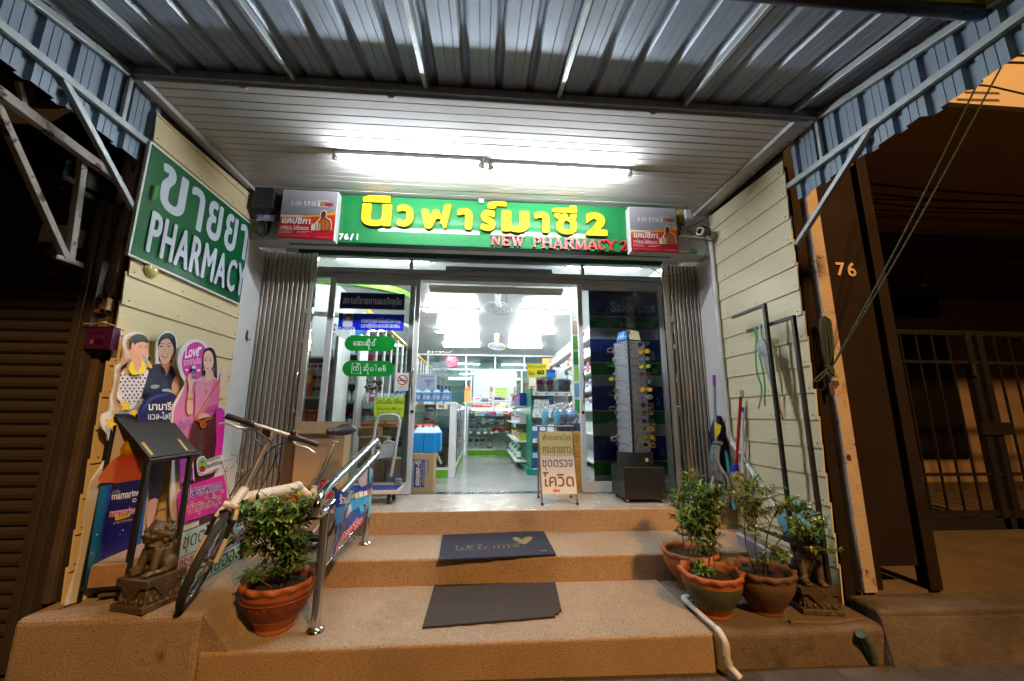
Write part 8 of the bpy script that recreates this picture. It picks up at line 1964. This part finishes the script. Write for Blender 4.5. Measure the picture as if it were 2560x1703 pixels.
for x, lb in ((xA+.055, 'blue-tinted pump bottle on the sandwich board, the one nearer the counter'), (xA+.17, 'blue-tinted pump bottle on the sandwich board, the one nearer the orange cartons')):
    t = thing('pump_bottle', lb, 'bottle', (x, yt+.03, zt3+.012)); q = Vector((x, yt+.03, zt3+.012))
    b = MB(P('6fb4cc', .12, coat=.6)); b.lathe([(.030, 0), (.033, .008), (.033, .125), (.026, .138), (.012, .145), (.012, .152)], q, 20); b.build('body', t)
    b = MB(P('d8dcdc', .35)); b.lathe([(.014, .15), (.014, .168), (.005, .17), (.005, .185), (.012, .187), (.012, .197), (.001, .198)], q, 12); b.obox(q+Vector((-.008, -.012, .192)), (.010, .014, 0), (.004, -.003, 0), (0, 0, .004)); b.build('pump', t)
# --- ceiling fans, clock, back partition
def fan(label, x, y, zc_=2.62):
    t = thing('ceiling_fan', label, 'fan', (x, y, zc_), 'white fans hanging from the shop ceiling'); b = MB(M('fan_white', (.78, .79, .78), .35))
    b.lathe([(.05, 0), (.06, -.02), (.05, -.10), (.04, -.2), (.055, -.22), (.06, -.27), (.03, -.29)], (x, y, zc_-.0), 16); b.build('motor', t)
    c_ = Vector((x, y-.03, zc_-.31)); ax_ = Vector((-.1, -.25, -1)).normalized(); u = ax_.orthogonal().normalized(); v = ax_.cross(u); g = MB(M('fan_white')); 
    for r_ in (.05, .11, .17, .20): g.tube([c_+(u*math.cos(a)+v*math.sin(a))*r_+ax_*(.05*(1-(r_/.2)**2)) for a in (2*math.pi*i/28 for i in range(28))], .0035 if r_ < .2 else .007, 6, closed=True)
    for i in range(24): a = 2*math.pi*i/24; d = u*math.cos(a)+v*math.sin(a); g.tube([c_+ax_*.05+d*.02, c_+ax_*.035+d*.11, c_+d*.2, c_-ax_*.05+d*.11, c_-ax_*.06+d*.03], .0016, 4, cap=False)
    g.build('guard', t)
    for i in range(3):
        a = 2*math.pi*i/3; d = u*math.cos(a)+v*math.sin(a); s_ = ax_.cross(d); b = MB(P('c4ccd0', .3)); b.add([c_+d*.03-s_*.02, c_+d*.03+s_*.02, c_+d*.12+s_*.055+ax_*.02, c_+d*.18+s_*.03+ax_*.015, c_+d*.175-s_*.04-ax_*.015, c_+d*.10-s_*.04-ax_*.01], [(0, 1, 2, 3, 4, 5), (5, 4, 3, 2, 1, 0)]); b.build('blade', t)
    b = MB(P('e8a020')); b.box(x-.025, x+.02, y-.062, y-.055, zc_-.10, zc_-.05); b.build('sticker', t)
    b = MB(m_blackp); b.tube(smooth_path([(x+.04, y, zc_-.02), (x+.13, y, zc_-.10), (x+.12, y, zc_-.2), (x+.05, y, zc_-.24)], 4), .004, 5); b.build('cord', t)
fan('white ceiling fan nearest the doorway', .20, 5.60); fan('white ceiling fan deeper in the shop', .305, 8.9)
t = thing('wall_clock', 'round pink wall clock at the back of the shop', 'clock', tuple(onY(*K1(450, 362), 8.6)))
q = onY(*K1(450, 362), 8.6); R_ = .14; b = MB(P('e0487a', .3, coat=.3)); b.lathe([(R_, 0), (R_, .03), (R_*.93, .045), (R_*.80, .035), (R_*.78, .02)], q, 32, axis=(0, -1, 0)); b.build('rim', t)
b = MB(P('e88aa8', .4)); b.lathe([(R_*.8, .0), (R_*.8, .018), (.001, .0185)], q, 32, axis=(0, -1, 0)); b.build('face', t)
b = MB(P('2a1c24')); b.bar(q+Vector((0, -.022, 0)), q+Vector((-.035, -.022, -.05)), .008, .003, (0, -1, 0)); b.bar(q+Vector((0, -.022, 0)), q+Vector((.012, -.022, .08)), .006, .003, (0, -1, 0)); b.build('hand', t)
bp = thing('glass_partition', 'white framed glass partition closing off the back of the shop', 'partition', (.4, 9.6, 0))
PYp = 12.2
zT, zM_, = onY(1285, 890, PYp).z, onY(1285, 925, PYp).z
MB(m_cab).box(-2.1, 2.2, PYp, PYp+.05, zM_-.03, zM_+.02).build('transom', bp); MB(m_cab).box(-2.1, 2.2, PYp, PYp+.05, zT-.02, zT+.03).build('head_rail', bp)
for x in (onY(*K1(575, 350), PYp).x, onY(*K1(830, 350), PYp).x, onY(*K1(1083, 350), PYp).x): MB(m_cab).box(x-.022, x+.022, PYp, PYp+.05, zM_, zT).build('mullion', bp)
for x in (onY(*K1(578, 500), PYp).x, onY(*K1(622, 500), PYp).x, onY(*K1(1008, 500), PYp).x, onY(*K1(1060, 500), PYp).x): MB(m_cab).box(x-.02, x+.02, PYp, PYp+.05, 0, zM_).build('mullion', bp)
x0_, x1_ = onY(*K1(640, 500), PYp).x, onY(*K1(1000, 500), PYp).x
MB(P('b9bdc6', .5)).box(x0_, x1_, PYp+.02, PYp+.03, 0, zM_-.04).build('grey_panel', bp)
mgp = GL('partition_glass', (.72, .86, .84), .16); MB(mgp).box(-2.1, 2.2, PYp+.022, PYp+.028, zM_, zT).build('upper_pane', bp)
MB(mgp).box(-2.1, x0_-.02, PYp+.022, PYp+.028, 0, zM_).build('lower_pane', bp); MB(mgp).box(x1_+.02, 2.2, PYp+.022, PYp+.028, 0, zM_).build('lower_pane', bp)
MB(m_intw).box(-2.1, 2.2, PYp, PYp+.05, zT+.03, 2.62).build('wall_panel', bp)
t = thing('wooden_post', 'short length of orange timber boxing at the back right of the shop', 'post', tuple(onY(*K1(1275, 375), 9.4))); a, e = onY(*K1(1245, 335), 9.4), onY(*K1(1306, 415), 9.4); MB(P('d0903c', .5)).box(a.x, e.x, 9.4, 9.5, e.z-.3, a.z).build('post', t)

# ================================================================ spectacles stand outside the right door
RX0, RX1, RYa, RYb = 1.275, 1.690, 3.66, 4.00
c0 = onZ(1562, 1250, .03); c1 = onZ(1668, 1250, .03)
RX0, RX1, RYa = c0.x, c1.x, (c0.y+c1.y)/2
rk = thing('spectacles_stand', 'black revolving stand hung with spectacles and sunglasses beside the folded gate', 'stand', ((RX0+RX1)/2, RYa+.16, 0))
zb1 = onY(1640, 1168, RYa).z; zb2 = onY(1640, 1133, RYa).z
m_rkb = M('stand_black', (.018, .018, .019), .35, var=.2, vs=8, stain=[((.05, .05, .05), 6, .66, .1)])
MB(m_rkb).box(RX0, RX1, RYa, RYa+.36, .035, zb1).build('cabinet', rk, bevel=.004)
cx_, cy_ = (RX0+RX1)/2-.018, RYa+.17
b = MB(m_rkb); b.lathe([(.165, 0), (.165, zb2-zb1)], (cx_, cy_, zb1), 4*6); b.build('turntable', rk)
b = MB(P('cfc8b4')); q = onY(1617, 1150, cy_-.165); b.box(q.x-.012, q.x+.012, cy_-.170, cy_-.162, q.z-.015, q.z+.015); b.build('lock_plate', rk)
for x, y in ((RX0+.03, RYa+.03), (RX1-.03, RYa+.03), (RX0+.03, RYa+.32), (RX1-.03, RYa+.32)):
    b = MB(M('castor_brown', (.25, .18, .12), .5)); b.cyl((x-.010, y, .019), (x+.010, y, .019), .019, 12); b.build('castor', rk)
zt4 = onY(1590, 853, cy_-.1).z
hd = .150
_a = math.atan2(cx_, cy_)+.04
C4 = [Vector((cx_+hd*math.sin(k*math.pi/2-math.pi-_a*-1), cy_+hd*math.cos(k*math.pi/2-math.pi-_a*-1), 0)) for k in (0, -1, -2, -3)]
m_pan = M('stand_panel_grey', (.30, .31, .34), .4, var=.05)
for i in range(4):
    a, c = C4[i], C4[(i+1) % 4]; d = (c-a).normalized(); n = Vector((d.y, -d.x, 0)); z0_ = zb2
    MB(m_pan).obox(((a+c)/2)+Vector((0, 0, (z0_+zt4)/2)), (c-a)*.46, n*.004, Vector((0, 0, (zt4-z0_)/2))).build('panel', rk)
MB(m_rkb).tube([Vector((C4[0].x, C4[0].y, zb2)), Vector((C4[0].x, C4[0].y, zt4+.03))], .012, 8).build('centre_strip', rk)
b = MB(m_rkb)
for i in (0, 3):
    a, c = C4[i], C4[(i+1) % 4]; d = (c-a).normalized()
    for k in range(14): z = zt4-.02-(zt4-zb2-.04)*k/14; q = (a+d*.03 if i == 0 else c-d*.03); n = Vector((d.y, -d.x, 0)); b.obox(q+Vector((0, 0, z))+n*.005, d*.004, n*.002, Vector((0, 0, .008)))
b.build('slot', rk, kind='stuff')
# header plates
a, c = C4[3], C4[0]; d = (c-a).normalized(); n = Vector((d.y, -d.x, 0))
for (a, c, col, lab) in ((C4[3], C4[0], '1c78c8', 1), (C4[0], C4[1], 'd6cba2', 0)):
    d = (c-a).normalized(); n = Vector((d.y, -d.x, 0)); n = (n+Vector((0, 0, .35))).normalized(); up = d.cross(n)*-1
    if up.z < 0: up = -up
    o0 = a+d*.045+Vector((0, 0, zt4+.012)) if lab else a+d*.02+Vector((0, 0, zt4+.012))
    w_, h_ = .145, .105
    F = lambda u, v: o0+d*w_*u+up*h_*(1-v)
    p = Print(F, n, .4); p.mb.use(P('1a1a1c', .4)).sheet([F(-.12, -.03), F(1.08, -.03), F(1.02, 1.03), F(-.03, 1.03)], n, .004); p.rect(0, 0, 1, 1, col)
    if lab: p.txt('Hot Glasses', .12, .08, .80, .26, 'c8dcf0', .005); p.txt('199.-', .10, .34, .90, .84, 'e8f0f8', .015)
    p.build('header_plate', rk)
# spectacles: one frame shape, coloured copies
FR = {'tortoise': '3a2014', 'black': '141416', 'purple': '4a2a6a', 'silver': '9a9ca0', 'gold': 'b08a3a', 'green': '3aa03a', 'brown': '5a3a24', 'clear': 'a8b0b8'}
LN = {'clear': None, 'amber': 'd89a14', 'grey': '2a2c30', 'green': '4a5a1c', 'yellow': 'a8b414', 'brown': '4a2c1a', 'smoke': '5a5e62'}
GM = {}
def specs(label, pos, rz, fr_, ln_):
    k = (fr_, ln_)
    if k not in GM:
        mf = P(FR[fr_], .25, coat=.3); b = MB(mf)
        for s in (-1, 1):
            b.tube([(s*.034+.027*math.cos(a), 0, .020*math.sin(a)-.002*math.cos(a)*s) for a in (2*math.pi*i/14 for i in range(14))], .0026, 5, closed=True)
        b.tube(smooth_path([(-.009, 0, .006), (0, -.003, .010), (.009, 0, .006)], 3), .0024, 5); f_ = b.mesh('frame_front')
        b = MB(mf); b.tube(smooth_path([(.062, 0, .010), (.066, .012, .010), (.064, .085, .008), (.060, .125, -.018)], 3), .0026, 5); t1 = b.mesh('temple'); b = MB(mf); b.tube(smooth_path([(-.062, 0, .010), (-.066, .012, .010), (-.064, .085, .008), (-.060, .125, -.018)], 3), .0026, 5); t2 = b.mesh('temple')
        ml_ = GL('clear_lens', (.92, .95, .98), .10) if LN[ln_] is None else M('lens_'+ln_, LN[ln_], .08, coat=.6)
        b = MB(ml_)
        for s in (-1, 1): b.add([(s*.034+.026*math.cos(a), 0, .019*math.sin(a)) for a in (2*math.pi*i/14 for i in range(14))], [tuple(range(14)), tuple(reversed(range(14)))])
        GM[k] = (f_, t1, t2, b.mesh('lens'))
    t = thing('spectacles', label, 'spectacles', tuple(pos), 'spectacles on the revolving stand'); t.rotation_euler = rz if isinstance(rz, tuple) else (0, 0, rz)
    for nm, me in zip(('frame', 'temple', 'temple', 'lens'), GM[k]): o = bpy.data.objects.new(nm, me); COL.objects.link(o); o.parent = t
ORD = ('top', 'second', 'third', 'fourth', 'fifth', 'sixth', 'seventh', 'eighth', 'ninth', 'tenth', 'eleventh', 'twelfth', 'thirteenth', 'bottom')
lf_f = ['purple', 'silver', 'clear', 'black', 'silver', 'purple', 'green', 'silver', 'black', 'purple', 'black', 'tortoise', 'silver', 'purple']
lf_l = ['clear']*14; lf_l[6] = 'yellow'
rg_f = ['black', 'gold', 'black', 'black', 'tortoise', 'black', 'gold', 'silver', 'brown', 'black', 'black', 'gold', 'brown', 'gold']
rg_l = ['grey', 'amber', 'smoke', 'yellow', 'brown', 'smoke', 'amber', 'smoke', 'brown', 'green', 'grey', 'green', 'amber', 'grey']
r2 = random.Random(77)
dL = (C4[3]-C4[0]).normalized(); nL = Vector((-dL.y, dL.x, 0)); nL = nL if nL.y < 0 else -nL
dR = (C4[1]-C4[0]).normalized(); nR = Vector((-dR.y, dR.x, 0)); nR = nR if nR.y < 0 else -nR
for k in range(14):
    z = zt4-.035-(zt4-zb2-.06)*k/13.6
    pL = (C4[0]+dL*.150)+nL*.055; pR = (C4[0]+dR*.140)+nR*.055
    jl, jr = r2.uniform(-.12, .12), r2.uniform(-.12, .12)
    specs('%s-framed spectacles, %s pair on the face under the blue 199 plate' % (lf_f[k], ORD[k]), pL+Vector((0, 0, z)), math.atan2(dL.y, dL.x)+math.pi/2+jl+.75, lf_f[k], lf_l[k])
    specs('%s sunglasses with %s lenses, %s pair on the face under the cream plate' % (rg_f[k], rg_l[k], ORD[k]), pR+Vector((0, 0, z)), math.atan2(dR.y, dR.x)-math.pi/2+jr+.35+math.pi, rg_f[k], rg_l[k])
    if k % 2 == 0:
        specs('%s spectacles seen edge-on, %s pair on the hidden face toward the gate' % (rg_f[(k+3) % 14], ORD[k]), (C4[1]+(C4[2]-C4[1])*.15)*1.0+Vector((.03, -.005, z-.03)), .4+jl, rg_f[(k+3) % 14], rg_l[(k+5) % 14])
        specs('%s spectacles seen edge-on, %s pair on the hidden face toward the door' % (lf_f[(k+4) % 14], ORD[k]), C4[3]+(C4[2]-C4[3])*.12+Vector((-.025, -.01, z-.03)), -.3+jr, lf_f[(k+4) % 14], lf_l[(k+2) % 14])
